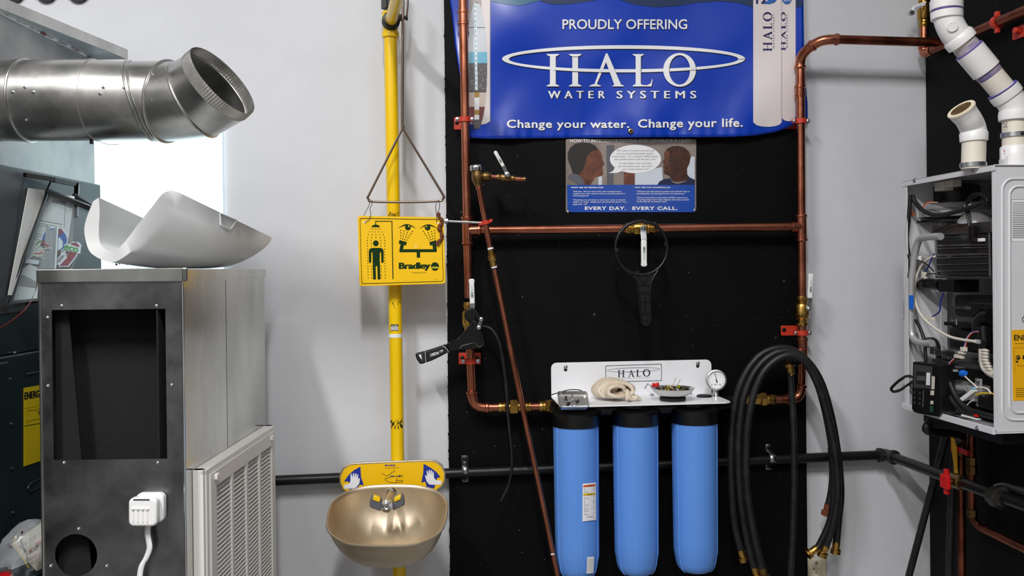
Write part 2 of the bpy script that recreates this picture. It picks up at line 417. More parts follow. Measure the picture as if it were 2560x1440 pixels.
# ---- outlet
t = thing('wall_outlet', 'cream duplex outlet plate low on the wall beside the board', 'outlet', P(2042, 1470, -.003))
zf = zm(1780, 1125, 4.571); mp = lambda px, py: P(px, py, -.0085)
b = B().prism([P(a, c, -.006) for a, c in rrect(2017.5, 1397, 2066, 1480, 4)], (0, .006, 0)); obj('plate', b, M['outlet'], t, bevel=.002)
b = B().prism([P(a, c, -.0082) for a, c in rrect(2029, 1419, 2053, 1470, 2)], (0, .003, 0)); obj('receptacle', b, M['outlet'], t, bevel=.001)
shape(t, 'slot', line([zf(1148, 1362), zf(1172, 1360)], 1.3)+line([zf(1166, 1352), zf(1166, 1370)], 1.3), M['ink'], mp)
shape(t, 'slot', line([zf(1210, 1350), zf(1210, 1372)], 1.5), M['red'], mp)
shape(t, 'slot', [disc(*zf(1190, 1400), 1.6)], M['ink'], mp)
inst('screw', SCREW, t, frame(P(2040, 1408, -.006), (0, -1, 0)))
# ================================================================== blue banner
YBN = -.041
def interp(x, pts):
    if x <= pts[0][0]: return pts[0][1]
    for (a, b), (c, d) in zip(pts, pts[1:]):
        if x <= c: return b+(d-b)*(x-a)/(c-a)
    return pts[-1][1]
def ripple(px, py):
    u, v = (px-1570)/440, (py-100)/250
    r = .006*math.sin(3.1*u+2.6*v+.5)+.005*math.sin(6.3*u-4.2*v+1.2)+.0035*math.sin(10*u+5*v)*max(0, min(1, (py+40)/200))
    r += .0022*math.sin(24*u+2*v)*max(0, min(1, (py-150)/190))**2
    r += .0012*math.sin(90*u)*max(0, min(1, (py-300)/45))
    r *= 1.35
    e = max(0, (abs(u)-.86)/.14); r += .008*e*(1 if px > 1570 else -.4)*max(0, min(1, (py-60)/240))
    return r
def bn(off=0): return lambda px, py: P(px, py, YBN-off+ripple(px, py))
LE = [(-140, 1122), (0, 1124), (40, 1130), (120, 1138), (210, 1152), (300, 1168), (345, 1176)]
RE = [(-140, 2006), (0, 2008), (150, 2010), (240, 2013), (300, 2019), (345, 2019)]
BE = [(1120, 335), (1176, 345), (1220, 347), (1555, 344), (1720, 343), (1830, 342), (1890, 339), (1945, 329), (1985, 312), (2019, 296)]
def bpt(u, v):
    py0 = -140+v*485; x0, x1 = interp(py0, LE), interp(py0, RE); px = x0+(x1-x0)*u
    yb = interp(px, BE); py = -140+v*(yb+140); return px, py
t = thing('vinyl_banner', 'blue vinyl banner with white water systems logo hung across the board', 'banner', P(1570, 345, YBN))
f0 = bn(); b = B().grid(lambda u, v: f0(*bpt(u, v)), 130, 60)
obj('sheet', b, M['banner_blue'], t, solid=.0006, angle=80)
pm = bn(.0016); pm2 = bn(.0022)
def fine(name, poly_fn, m, off, nu=24, nv=8):
    """printed area given as px = poly_fn(u, v), finely divided so it follows the cloth"""
    g = bn(off); return obj(name, B().grid(lambda u, v: g(*poly_fn(u, v)), nu, nv), m, t, fixn=False, angle=80)
def band(x0, x1, top, bot): return lambda u, v: (x0+(x1-x0)*u, (1-v)*interp(x0+(x1-x0)*u, top)+v*interp(x0+(x1-x0)*u, bot))
T0 = [(0, -138), (3000, -138)]
fine('printed_wave', band(1226, 1352, T0, [(1226, 3), (1260, 10), (1300, 14), (1352, 1)]), M['banner_teal'], .0016, 24, 12)
fine('printed_wave', band(1352, 1505, T0, [(1352, 3), (1372, 9), (1400, 12), (1440, 8), (1505, -2)]), M['banner_navy'], .0016, 24, 12)
fine('printed_wave', band(1505, 1884, T0, [(1505, -14), (1545, -2), (1590, 12), (1640, 18), (1690, 15), (1740, 7), (1800, 3), (1850, 8), (1884, 19)]), M['banner_navy'], .0016, 50, 12)
fine('printed_wave', band(1988, 2006, T0, [(1988, 19), (2006, 15)]), M['banner_navy'], .0016, 6, 12)
# left tank picture
fine('printed_tank', band(1171, 1226, T0, [(1171, 308), (1195, 313), (1215, 310), (1226, 303)]), M['tank_grey'], .0016, 14, 40)
fine('printed_tank', band(1204, 1224, T0, [(1204, 310), (1215, 309), (1224, 303)]), M['tank_white'], .0020, 8, 40)
def arch(y0, y1):
    def w_(y): k = max(-1, min(1, (y-165)/160)); return 26*math.sqrt(max(0, 1-k*k))
    return lambda u, v: (1192-(min(20, w_(y0+(y1-y0)*v)))+(min(20, w_(y0+(y1-y0)*v))+w_(y0+(y1-y0)*v))*u, y0+(y1-y0)*v)
fine('printed_cutaway', arch(6, 322), M['tank_dark'], .0022, 10, 40)
fine('printed_air', arch(8, 68), M['print_pale'], .0026, 10, 10)
fine('printed_water', arch(70, 130), M['print_pale'], .0026, 10, 10); fine('printed_water', arch(130, 158), M['print_sky'], .0026, 10, 6)
fine('printed_gravel', arch(160, 228), M['print_gravel'], .0026, 10, 10)
fine('printed_sand', arch(231, 267), M['print_sand'], .0026, 10, 6)
fine('printed_bed', arch(267, 298), M['print_rose'], .0026, 10, 6)
fine('printed_stem', lambda u, v: (1185+3*v+6*u, 8+(225-8)*v), M['print_white'], .0030, 2, 24)
for k in range(17): shape(t, 'printed_dash', [[(1186.3+k*.18, 12+k*12.4), (1189+k*.18, 12+k*12.4), (1189+k*.18, 19+k*12.4), (1186.3+k*.18, 19+k*12.4)]], M['print_sky'], bn(.0034))
for a, c, m in ((231, 243, 'print_brass'), (244, 275, 'print_white'), (275, 287, 'print_brass'), (287, 299, 'print_white')):
    fine('printed_valve', lambda u, v, a=a, c=c: (1186+12*u, a+(c-a)*v), M[m], .0034, 2, 4)
# right tanks
def tank(x0, x1, yb, m, off): return band(x0, x1, T0, [(x0+(x1-x0)*i/12, yb-12*(1-math.sqrt(max(0, 1-(i/6-1)**2)))) for i in range(13)])
fine('printed_tank', tank(1954, 1989, 303, 0, 0), M['tank_white'], .0018, 12, 50)
fine('printed_tank', tank(1883, 1955, 317, 0, 0), M['tank_white'], .0024, 20, 50)
fine('printed_edge', lambda u, v: (1953.2+1.6*u, -138+(306+138)*v), M['tank_grey'], .0028, 1, 40)

def serif(ch, thin=.055, bar=True):
    """serif capital in a unit-height box: list of convex polygons (x right, y down) and its width"""
    S = []; st = .17; sf = .34; sh = .035
    def stem(xc, y0=0, y1=1, w_=st):
        S.append([(xc-w_/2, y0), (xc+w_/2, y0), (xc+w_/2, y1), (xc-w_/2, y1)])
        for y, d in ((y0, 1), (y1, -1)):
            S.append([(xc-sf/2*1.1, y), (xc+sf/2*1.1, y), (xc+sf/2*1.1, y+d*sh*.6), (xc+w_/2, y+d*sh*2.2), (xc-w_/2, y+d*sh*2.2), (xc-sf/2*1.1, y+d*sh*.6)])
    if ch == 'H':
        stem(.19); stem(.85)
        if bar: S.append([(.19, .48), (.85, .48), (.85, .48+thin), (.19, .48+thin)])
        return S, 1.04
    if ch == 'A':
        S.append([(.47, -.02), (.53, .12), (.2, .96), (.13, .96)]); S.append([(.47, -.02), (.52, -.02), (.92, .96), (.72, .96), (.44, .14)])
        for x in (.16, .83): S.append([(x-.17, 1), (x+.17, 1), (x+.17, .98), (x+.06, .93), (x-.06, .93), (x-.17, .98)])
        if bar: S.append([(.28, .62), (.7, .62), (.72, .62+thin), (.26, .62+thin)])
        return S, 1.0
    if ch == 'L':
        stem(.19); S.append([(.19, 1), (.62, 1), (.62, .965), (.19, .955)]); S.append([(.62, 1), (.44, 1), (.5, .955), (.6, .9), (.64, .78), (.665, .78)])
        return S, .68
    if ch == 'O':
        return ringp(.5, .49, .5, .52, .32, .455, 36), 1.0
def serif_word(x0, y0, x1, y1, chars, gaps, bar=True, rot=None):
    polys = []; xs = []; cur = 0
    for ch, g in zip(chars, gaps):
        S, w_ = serif(ch, bar=bar); polys.append((S, cur)); cur += w_+g
    tot = cur-gaps[-1]; out = []
    for S, off in polys:
        for p in S:
            q = [((x+off)/tot, y) for x, y in p]
            if rot: out.append([(x0+(x1-x0)*y, y1-(y1-y0)*x) for x, y in q])
            else: out.append([(x0+(x1-x0)*x, y0+(y1-y0)*y) for x, y in q])
    return out
# centre logo
dk = M['banner_navy']
for m, dx, off in ((M['ink'], 1.3, .0018), (M['print_white'], 0, .0026)):
    g = bn(off)
    shape(t, 'logo_ring' if dx == 0 else 'logo_shadow', ringp(1559+dx, 147+dx, 304, 34, 287, 25.5, 90, icy=.5), m, g)
    for ch, xa, xb in (('H', 1366, 1454), ('A', 1474, 1560), ('L', 1581, 1633), ('O', 1658, 1740)):
        S, w_ = serif(ch, bar=False); shape(t, 'logo_letter' if dx == 0 else 'logo_shadow', [[(xa+(xb-xa)*x/w_+dx, 135+81*y+dx) for x, y in p] for p in S], m, bn(off+.0012))
    text(t, 'PROUDLY OFFERING', (1406+dx, 48+dx, 1718+dx, 73+dx), m, g, bold=.012, name='lettering' if dx == 0 else 'lettering_shadow')
    for i, (wd, xa, xb) in enumerate((('WATER', 1371, 1512), ('SYSTEMS', 1542, 1740))): text(t, wd, (xa+dx, 227+dx, xb+dx, 246+dx), m, g, fat=.9, spacing=1.75 if i == 0 else 1.6, name='lettering' if dx == 0 else 'lettering_shadow')
    text(t, 'Change your water.', ((1267+dx, 299+dx), (1573+dx, 300+dx), (1573+dx, 326+dx), (1267+dx, 326+dx)), m, g, bold=.022, spacing=1.08, name='lettering' if dx == 0 else 'lettering_shadow')
    text(t, 'Change your life.', ((1595+dx, 298+dx), (1857+dx, 295+dx), (1857+dx, 324+dx), (1595+dx, 326+dx)), m, g, bold=.022, spacing=1.08, name='lettering' if dx == 0 else 'lettering_shadow')
shape(t, 'tank_lettering', serif_word(1908, 30, 1930, 128, 'HALO', (.22, .22, .22, 0), rot=1), M['print_navy'], bn(.004))
shape(t, 'tank_lettering', serif_word(1953, 30, 1964, 126, 'HALO', (.22, .22, .22, 0), rot=1), M['print_navy'], bn(.004))
for xa, xb in ((1932.5, 1936), (1966, 1969.5)): text(t, 'WATER SYSTEMS', ((xa, 121), (xa, 36), (xb, 36), (xb, 121)), M['print_navy'], bn(.004), spacing=1.8)
text(t, '12', ((1890, -22), (1921, -22), (1921, 9), (1890, 9)), M['print_navy'], bn(.004), bold=.02)
shape(t, 'printed_drop', [[(1910, 9), (1924, 10), (1938, 5), (1946, -8), (1944, -22), (1930, -6), (1914, 5)]], M['eco_blue'], bn(.0042))
shape(t, 'printed_drop', [[(1956, 3), (1964, 10), (1973, 9), (1980, 0), (1980, -14), (1956, -14)]], M['eco_blue'], bn(.0042))
text(t, 'zero', (1959, -3, 1978, 3), M['print_white'], bn(.0046), shear=.3)
for px in (1577,):
    p = P(px, 328, YBN-.004+ripple(px, 328)); n = Vector((0, -1, 0))
    b = B().lathe(p, n, [(.0036, 0), (.0036, .0018), (.0052, .003), (.0082, .002), (.0088, 0)], 24, False); obj('grommet', b, M['brass'], t)
    obj('grommet_hole', B().lathe(p, n, [(.0037, -.0005), (.0001, -.0005)], 16, False), M['black_matte'], t)

# ================================================================== poster
YPO = -.0205
pq = (1414.5, 348, 1740.5, 530)
t = thing('poster', 'laminated photo poster with a speech bubble pinned under the banner', 'poster', P(1577, 530, YPO))
mp = lambda off: (lambda px, py: P(px, py, YPO-off))
zf = zm(1380, 330, 6.4)
b = B().prism([P(a, c, YPO+.0006) for a, c in rrect(*pq, 3)], (0, .0014, 0)); obj('laminate_sheet', b, M['poster_grey'], t, smooth=False)
def pp(name, pts, m, off, conv=True): return shape(t, name, [[zf(*p) for p in pts]], M[m], mp(off))
pp('printed_window', [(1330, 650), (1760, 560), (1780, 850), (1330, 850)], 'poster_light', .0002)
pp('printed_window', [(2170, 380), (2285, 400), (2285, 760), (2130, 700)], 'poster_light', .0002)
pp('printed_window', [(740, 720), (800, 700), (800, 850), (740, 850)], 'poster_light', .0002)
pp('printed_curtain', [(870, 210), (1000, 210), (980, 850), (880, 850)], 'collar', .0003)
pp('printed_curtain', [(1150, 640), (1320, 640), (1320, 850), (1150, 850)], 'skin_mid', .00025)
# man on the left, in profile
pp('printed_head', [(330, 660), (300, 560), (255, 440), (250, 340), (290, 250), (370, 190), (480, 165), (600, 175), (690, 215), (745, 280), (790, 340), (805, 390), (800, 430), (835, 500), (838, 530), (805, 545), (815, 590), (812, 630), (820, 670), (790, 705), (690, 720), (655, 780), (610, 845), (430, 845), (360, 760)], 'skin_mid', .0005)
pp('printed_hair', [(330, 660), (300, 560), (255, 440), (250, 340), (290, 250), (370, 190), (480, 165), (600, 175), (690, 215), (740, 275), (640, 300), (560, 380), (540, 480), (500, 600), (430, 680)], 'hair', .0007)
pp('printed_collar', [(245, 720), (310, 655), (430, 690), (500, 760), (520, 845), (420, 845), (340, 790)], 'collar', .0009)
# man on the right, facing left
pp('printed_head', [(1800, 670), (1785, 620), (1800, 600), (1780, 560), (1795, 520), (1772, 480), (1800, 420), (1795, 340), (1840, 270), (1920, 228), (2010, 222), (2110, 245), (2190, 310), (2222, 390), (2200, 500), (2160, 590), (2165, 680), (2230, 760), (2000, 800), (1920, 780), (1880, 700)], 'skin_dark', .0005)
pp('printed_shirt', [(1685, 845), (1720, 790), (1790, 755), (1890, 740), (1920, 800), (2000, 830), (2150, 790), (2180, 720), (2285, 770), (2285, 845)], 'shirt', .0007)
pp('printed_face', [(1800, 640), (1790, 560), (1800, 500), (1800, 420), (1800, 340), (1840, 290), (1880, 330), (1870, 480), (1880, 600), (1840, 660)], 'skin_mid', .0006)
shape(t, 'printed_glasses', [[zf(*p) for p in s] for s in ringp(1905, 460, 50, 34, 44, 28, 24)], M['collar'], mp(.0008))
pp('printed_panel', [(240, 848), (2284, 842), (2286, 1282), (246, 1284)], 'poster_blue', .0006)
shape(t, 'speech_bubble', [[zf(1335+410*math.cos(a), 432+228*math.sin(a)) for a in [2*math.pi*i/48 for i in range(48)]], [zf(1010, 560), zf(1130, 625), zf(1040, 655), zf(905, 658), zf(975, 625)]], M['print_white'], mp(.001))
tm = mp(.0014)
text(t, 'HOW TO INTRODUCE TESTING AND GENERATE A LEAD!', (*zf(288, 114), *zf(2220, 168)), M['print_white'], tm, bold=.012)
for s, x0_, x1_, y in (('"As a part of every service call', 1030, 1635, 300), ('we are promoting water quality', 1035, 1632, 347), ("awareness.  It's a simple FREE water", 965, 1700, 393), ('test performed at the kitchen sink.', 1000, 1660, 440), ('It only takes a few minutes', 1075, 1595, 503), ("and its pretty cool. why don't", 1055, 1612, 550), ('you come watch me?"', 1115, 1560, 597)):
    text(t, s, (*zf(x0_, y-18), *zf(x1_, y+18)), M['bubble_ink'], tm, shear=.25)
text(t, 'WHAT ARE WE TESTING FOR?', (*zf(302, 876), *zf(822, 900)), M['print_white'], tm, bold=.03)
text(t, 'WHY TEST FOR CHLORINE & pH?', (*zf(1322, 876), *zf(1890, 902)), M['print_white'], tm, bold=.03)
for s, x0_, x1_, y in (('"Chlorine.  Did you know that most municipal water', 335, 1110, 954), ('supplies have more chlorine than is recommended for a', 335, 1172, 988), ('swimming pool?', 335, 585, 1022), ('"Checking your pH levels to see if your water is neutral,', 335, 1172, 1088), ('alkaline or acidic.  Ideally your pH should be above 7 on a', 335, 1202, 1122), ('scale of 0 - 14."', 335, 570, 1155),
                       ('"Chlorine and chloramines actually cause pinhole leaks in', 1355, 2200, 954), ('plumbing lines and damage fixtures and appliances."', 1355, 2135, 988), ('"Did you know that on the inside of EVERY toilet tank is', 1355, 2170, 1052), ('a warning sticker that reads, if bleach (chlorine) is added', 1355, 2190, 1086), ('to the tank the warranty is void?', 1355, 1832, 1116)):
    text(t, s, (*zf(x0_, y-14), *zf(x1_, y+14)), M['print_white'], tm, bold=.01, shear=.1)
text(t, 'EVERY DAY.', (*zf(525, 1192), *zf(1185, 1248)), M['print_white'], tm, bold=.035, spacing=1.15)
text(t, 'EVERY CALL.', (*zf(1285, 1192), *zf(2010, 1248)), M['print_white'], tm, bold=.035, spacing=1.15)
PIN = mesh_of(B().lathe((0, 0, 0), (0, 0, 1), [(.0055, 0), (.0055, .0015), (.003, .004), (.0001, .0045)], 14)); PIN.materials.append(M['chrome'])
for px, py in ((1420, 529), (1737, 525)): inst('tack', PIN, t, frame(P(px, py, YPO-.001), (0, -1, 0)))
# ================================================================== copper loop on the board
YC = -.078; RC = .0143
def coupling(parent, p, d, L, r, m, name='coupling', bead=.0045):
    d = Vector(d).normalized(); h = L/2
    prof = [(r+.0012, -h-.008), (r+.0012, -h-.004), (r+bead, -h-.003), (r+bead, -h+.003), (r+.0018, -h+.005), (r+.0018, h-.005), (r+bead, h-.003), (r+bead, h+.003), (r+.0012, h+.004), (r+.0012, h+.008)]
    return obj(name, B().lathe(p, d, prof, 22), m, parent, angle=50)
def bead(b, p, d, r): return b.lathe(p, d, [(r, -.007), (r+.004, -.004), (r+.0045, 0), (r+.004, .004), (r, .007)], 22)
def pipe(parent, pts, r, m, name='pipe', n=20): return obj(name, B().tube(pts, r, n), m, parent)
t = CU = thing('copper_pipe_loop', 'copper pipe loop with brass valves running round the black board', 'pipework', P(1590, 1020, YC))
cm = M['copper']; yc = lambda px, py, dy=0: P(px, py, YC+dy)
pipe(t, [yc(1152, -120), yc(1157, 0), yc(1168, 560)], RC, cm)
pipe(t, [yc(1168, 590), yc(1172, 745)], RC, cm); pipe(t, [yc(1174, 835), yc(1180, 985)], RC, cm)
dv = (yc(1157, 0)-yc(1168, 560)).normalized()
coupling(t, yc(1158, 45), dv, .038, RC, cm)
# left tee
b = B().tube([yc(1167.5, 548), yc(1169, 607)], RC+.003, 20); bead(b, yc(1167.3, 545), dv, RC+.001); bead(b, yc(1169.5, 608), dv, RC+.001); b.tube([yc(1168, 576), yc(1196, 575)], RC+.003, 20); bead(b, yc(1197, 575), (1, 0, 0), RC+.001)
obj('tee', b, cm, t)
pipe(t, [yc(1194, 575), yc(1575, 571)], RC, cm); pipe(t, [yc(1630, 570), yc(1990, 567)], RC, cm)
b = B().tube([yc(2003, 541), yc(2004, 598)], RC+.003, 20); bead(b, yc(2003, 540), dv, RC+.001); bead(b, yc(2004, 600), dv, RC+.001); b.tube([yc(2003, 567), yc(1984, 567.3)], RC+.003, 20); bead(b, yc(1980, 567.4), (1, 0, 0), RC+.001)
obj('tee', b, cm, t)
pipe(t, [yc(2001, 158), yc(2003, 545)], RC, cm); pipe(t, [yc(2004, 595), yc(2005, 745)], RC, cm); pipe(t, [yc(2005, 812), yc(2005.5, 870), yc(2003, 972)], RC, cm)
coupling(t, yc(2000, 228), (0, 0, 1), .028, RC, cm); obj('tee', bead(B().tube([yc(2006, 850), yc(2005.5, 903)], RC+.0028, 20).tube([yc(2005, 882), yc(1984, 884, -.03)], RC+.001, 16), yc(2006, 848), (0, 0, 1), RC), cm, t)
# top right: two 45s and the run to the corner
pts = cr([yc(2000, 172), yc(2000.5, 158), yc(2004, 142, -.008), yc(2016, 126, -.026), yc(2034, 112, -.045), yc(2052, 103, -.06), yc(2070, 99.5, -.068), yc(2092, 98.5, -.07)], 5)
b = B().tube(pts, RC+.0022, 20); bead(b, yc(2000, 168), (0, 0, 1), RC+.001); bead(b, yc(2092, 98.7, -.07), (1, 0, 0), RC+.001); bead(b, yc(2031, 114, -.042), yc(2040, 108, -.05)-yc(2020, 122, -.03), RC+.001); obj('elbow', b, cm, t)
q_ = yc(2225, 102.5, -.07); q2_ = yc(2408, 108, -.07)
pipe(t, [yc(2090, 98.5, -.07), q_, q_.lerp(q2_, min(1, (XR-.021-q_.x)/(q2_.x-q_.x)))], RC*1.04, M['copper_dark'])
# lower left elbow
pts = cr([yc(1180, 978), yc(1181, 992), yc(1187, 1007), yc(1197, 1016), yc(1212, 1019), yc(1228, 1019)], 5)
b = B().tube(pts, RC+.002, 20); bead(b, yc(1180, 982), dv, RC+.001); bead(b, yc(1217, 1019), (1, 0, 0), RC+.001); obj('elbow', b, cm, t)
pipe(t, [yc(1222, 1019), yc(1255, 1018)], RC, cm); pipe(t, [yc(1324, 1017), yc(1392, 1015)], RC, cm)
bm_ = M['brass']
def fit(parent, px0, px1, py, r, name, hexa=False, m=None, slope=-.02):
    a, c = yc(px0, py), yc(px1, py+slope*(px1-px0)); L = (c-a).length
    if hexa: b = B().lathe(a, c-a, [(r*.9, 0), (r, L*.08), (r, L*.92), (r*.9, L)], 6)
    else: b = B().lathe(a, c-a, [(r*.94, 0), (r, L*.1), (r, L*.35), (r*.9, L*.42), (r*.9, L*.55), (r, L*.62), (r, L*.9), (r*.93, L)], 20)
    return obj(name, b, m or bm_, parent, angle=30)
fit(t, 1246, 1266, 1018, RC*1.28, 'press_fitting'); fit(t, 1266, 1276, 1018, RC*1.1, 'union_nipple'); fit(t, 1274, 1294, 1018, RC*1.75, 'union_nut', True); fit(t, 1294, 1312, 1017, RC*1.25, 'union_nipple'); fit(t, 1312, 1326, 1017, RC*1.35, 'press_fitting')
fit(t, 1348, 1364, 1016, RC*1.3, 'press_fitting'); fit(t, 1364, 1384, 1015, RC*1.5, 'adapter_nut', True)
# lower right elbow and union
pts = cr([yc(2003, 962), yc(2002, 976), yc(1997, 988), yc(1988, 995), yc(1974, 998), yc(1960, 999)], 5)
b = B().tube(pts, RC+.002, 20); bead(b, yc(2003, 966), (0, 0, 1), RC+.001); bead(b, yc(1968, 998.5), (1, 0, 0), RC+.001); obj('elbow', b, cm, t)
pipe(t, [yc(1966, 998.5), yc(1930, 999)], RC, cm)
fit(t, 1912, 1936, 999, RC*1.3, 'press_fitting'); fit(t, 1899, 1914, 999, RC*1.7, 'union_nut', True); fit(t, 1880, 1900, 999, RC*1.35, 'adapter_nut', True); fit(t, 1822, 1882, 1001, RC*1.1, 'union_nipple')
# ball valves
def valve(parent, pts, r, name='ball_valve', m=None):
    """pts: two end points of the valve body"""
    a, c = pts; L = (c-a).length; d = c-a
    prof = [(r*1.2, 0), (r*1.25, .06*L), (r*1.4, .08*L), (r*1.4, .13*L), (r*1.18, .17*L), (r*1.18, .24*L), (r*1.5, .27*L), (r*1.65, .32*L), (r*1.65, .64*L), (r*1.45, .68*L), (r*1.45, .74*L), (r*1.18, .78*L), (r*1.18, .86*L), (r*1.4, .88*L), (r*1.4, .93*L), (r*1.2, L)]
    b = B().lathe(a, d, prof, 22)
    return obj(name, b, m or bm_, parent, angle=30)
def lever(parent, pivot, bend, tip, y, w0=11, w1=13, w2=16, letter=True, flip=False, neck_m='zinc'):
    def side(p, q, wd): dx, dy = q[0]-p[0], q[1]-p[1]; l = math.hypot(dx, dy); return (-dy/l*wd/2, dx/l*wd/2)
    n0 = side(pivot, bend, w0); g0 = side(bend, tip, w1); g1 = side(bend, tip, w2); mid = (bend[0]+(tip[0]-bend[0])*.82, bend[1]+(tip[1]-bend[1])*.82); gm = side(bend, tip, w1*.98)
    ln = math.hypot(bend[0]-pivot[0], bend[1]-pivot[1]); ex = ((pivot[0]-bend[0])/ln*w0*.5, (pivot[1]-bend[1])/ln*w0*.5)
    yb = y-.012
    poly = [P(bend[0]+g0[0], bend[1]+g0[1], yb), P(pivot[0]+n0[0], pivot[1]+n0[1], y), P(pivot[0]+ex[0], pivot[1]+ex[1], y), P(pivot[0]-n0[0], pivot[1]-n0[1], y), P(bend[0]-g0[0], bend[1]-g0[1], yb)]
    lv = obj('lever', B().prism(poly, (0, .003, 0)), M[neck_m], parent, smooth=False, bevel=.0008, label='bent steel lever with a white vinyl grip')
    tx = ((tip[0]-bend[0]), (tip[1]-bend[1])); tl = math.hypot(*tx); tx = (tx[0]/tl, tx[1]/tl)
    gp = [(bend[0]+g0[0], bend[1]+g0[1]), (mid[0]+gm[0], mid[1]+gm[1]), (tip[0]+g1[0]-tx[0]*4, tip[1]+g1[1]-tx[1]*4), (tip[0]+g1[0]*.6, tip[1]+g1[1]*.6), (tip[0]-g1[0]*.6, tip[1]-g1[1]*.6), (tip[0]-g1[0]-tx[0]*4, tip[1]-g1[1]-tx[1]*4), (mid[0]-gm[0], mid[1]-gm[1]), (bend[0]-g0[0], bend[1]-g0[1])]
    obj('grip', B().prism([P(*q, yb-.004) for q in gp], (0, .011, 0)), M['white_plastic'], lv, bevel=.003, label='white vinyl grip')
    b = B().lathe(P(*pivot, y), (0, -1, 0), [(.0085, 0), (.0085, .003), (.006, .0035), (.006, .008), (.003, .009)], 6); obj('lever_nut', b, M['zinc'], lv, smooth=False)
    if letter:
        f = lambda k, s: (bend[0]+tx[0]*tl*k+g0[0]*s, bend[1]+tx[1]*tl*k+g0[1]*s)
        k0, k1, s = (.25, .48, .38) if not flip else (.48, .25, -.38)
        text(lv, 'NIBCO', (f(k0, s), f(k1, s), f(k1, -s), f(k0, -s)), M['brand_green'], lambda px, py: P(px, py, yb-.0046), fat=.4)
        text(lv, '400 WOG', (f(k1+.03*(1 if not flip else -1), s*.6), f(k1+(.25 if not flip else .2-.45), s*.6), f(k1+(.25 if not flip else .2-.45), -s*.6), f(k1+.03*(1 if not flip else -1), -s*.6)), M['paper_grey'], lambda px, py: P(px, py, yb-.0046))
v = valve(t, (yc(1172, 755), yc(1174, 838)), RC); lever(v, (1180, 792), (1181, 760), (1179, 697), YC-.05)
v = valve(t, (yc(2005, 740), yc(2005, 815)), RC); lever(v, (2021, 772), (2026, 746), (2029, 684), YC-.03, w1=12, w2=14)
v = valve(t, (yc(1562, 571.5), yc(1640, 570)), RC); lever(v, (1608, 569), (1610.5, 600), (1611, 667), YC-.052, w0=15, w1=14, w2=16, flip=False)
# ---- red split clamps
def clamp(px, py, lab, plate=None, r=RC, holes=True, m=None, ytop=None):
    p = P(px, py, YC); m = m or M['red_clamp']
    k = thing('pipe_clamp', lab, 'clamp', P(px, py+15, YC), 'red pipe clamps on the copper loop')
    b = B()
    if plate:
        x0_, y0_, x1_, y1_ = plate; b.prism([P(a, c, YB-.004) for a, c in rrect(x0_, y0_, x1_, y1_, 2, 2)], (0, .004, 0)); obj('base_plate', b, m, k, bevel=.001)
        cx, cy = (max(x0_, px-14) if False else (x0_+x1_)/2), (y0_+y1_)/2
        for hx in ((x0_+7,) if px > x1_ else (x0_+8, x1_-8)): inst('screw', BSCREW, k, frame(P(hx, cy-2, YB-.004), (0, -1, 0)))
        obj('stem', B().lathe(P(px if x0_ < px < x1_ else x1_-4, cy+4, YB), (0, -1, 0), [(.005, 0), (.005, .045)], 10), M['zinc'], k)
    n = 30; prof = []
    rr = [(r+.001, -.008), (r+.0055, -.008), (r+.0055, .008), (r+.001, .008), (r+.001, -.008)]
    obj('ring', B().lathe(p, (0, 0, 1), rr, n, False), m, k)
    for s in (-1, 1): obj('ear', B().box(p+Vector((s*(r+.002) if s > 0 else -(r+.015), -.006, -.0075)), p+Vector((r+.015 if s > 0 else -(r+.002), .006, .0075))), m, k, bevel=.0015)
    for s in (-1, 1): inst('screw', SCREW, k, frame(p+Vector((s*(r+.0095), -.006, 0)), (0, -1, 0)))
    return k
clamp(1162, 299, 'red pipe clamp at the left edge of the banner', (1135, 293, 1160, 324))
clamp(2001, 303, 'red pipe clamp at the right edge of the banner', (1962, 296, 1994, 322))
clamp(1176, 903, 'red pipe clamp under the black wrench', (1147, 882, 1202, 911))
clamp(2005, 832, 'red pipe clamp below the right hand ball valve', (1953, 814, 1997, 839))

# ================================================================== leaning pipe with vacuum breaker
YD = -.165
t = thing('vacuum_breaker_pipe', 'thin copper pipe leaning across the board from a chrome capped vacuum breaker', 'pipework', P(1395, 1440, YD))
yd = lambda px, py, dy=0: P(px, py, YD+dy); RD = .0085
b = B().lathe(yd(1191, 427), yd(1190, 412)-yd(1191, 427), [(.0195, 0), (.0205, .002), (.0205, .014), (.0185, .0175), (.012, .019)], 28); obj('cap', b, M['chrome'], t)
o_, e_ = yd(1191, 427), yd(1196, 464); L = (e_-o_).length
obj('body', B().lathe(o_, e_-o_, [(.0165, 0), (.0165, .12*L), (.018, .3*L), (.0185, .55*L), (.0165, .7*L), (.012, .9*L), (.0115, L)], 24), M['brass_old'], t)
obj('side_port', B().lathe(yd(1196, 440), (1, 0, -.06), [(.009, 0), (.009, .012), (.0135, .016), (.0145, .026), (.0125, .036), (.0095, .04)], 18), M['brass_old'], t)
pipe(t, [yd(1222, 441), yd(1246, 443)], .0075, M['copper'])
v = obj('ball_valve', B().lathe(yd(1241, 442), yd(1290, 447)-yd(1241, 442), [(.0088, 0), (.0098, .003), (.0098, .010), (.0085, .012), (.0115, .015), (.0125, .022), (.0125, .037), (.0095, .041), (.0085, .046), (.0098, .048), (.0098, .056), (.009, .06)], 18), M['brass_old'], t)
lever(v, (1268, 436), (1259, 416), (1237, 377), YD-.02, w0=9, w1=9, w2=9, letter=True)
pipe(t, [yd(1285, 446.5), yd(1310, 448.5)], .0075, M['copper']); obj('stub_cap', B().lathe(yd(1307, 448), (1, 0, -.05), [(.0082, 0), (.009, .003), (.009, .008), (.007, .009)], 14), M['brass_old'], t)
path = [yd(1196.5, 464), yd(1203, 500), yd(1226, 622)]
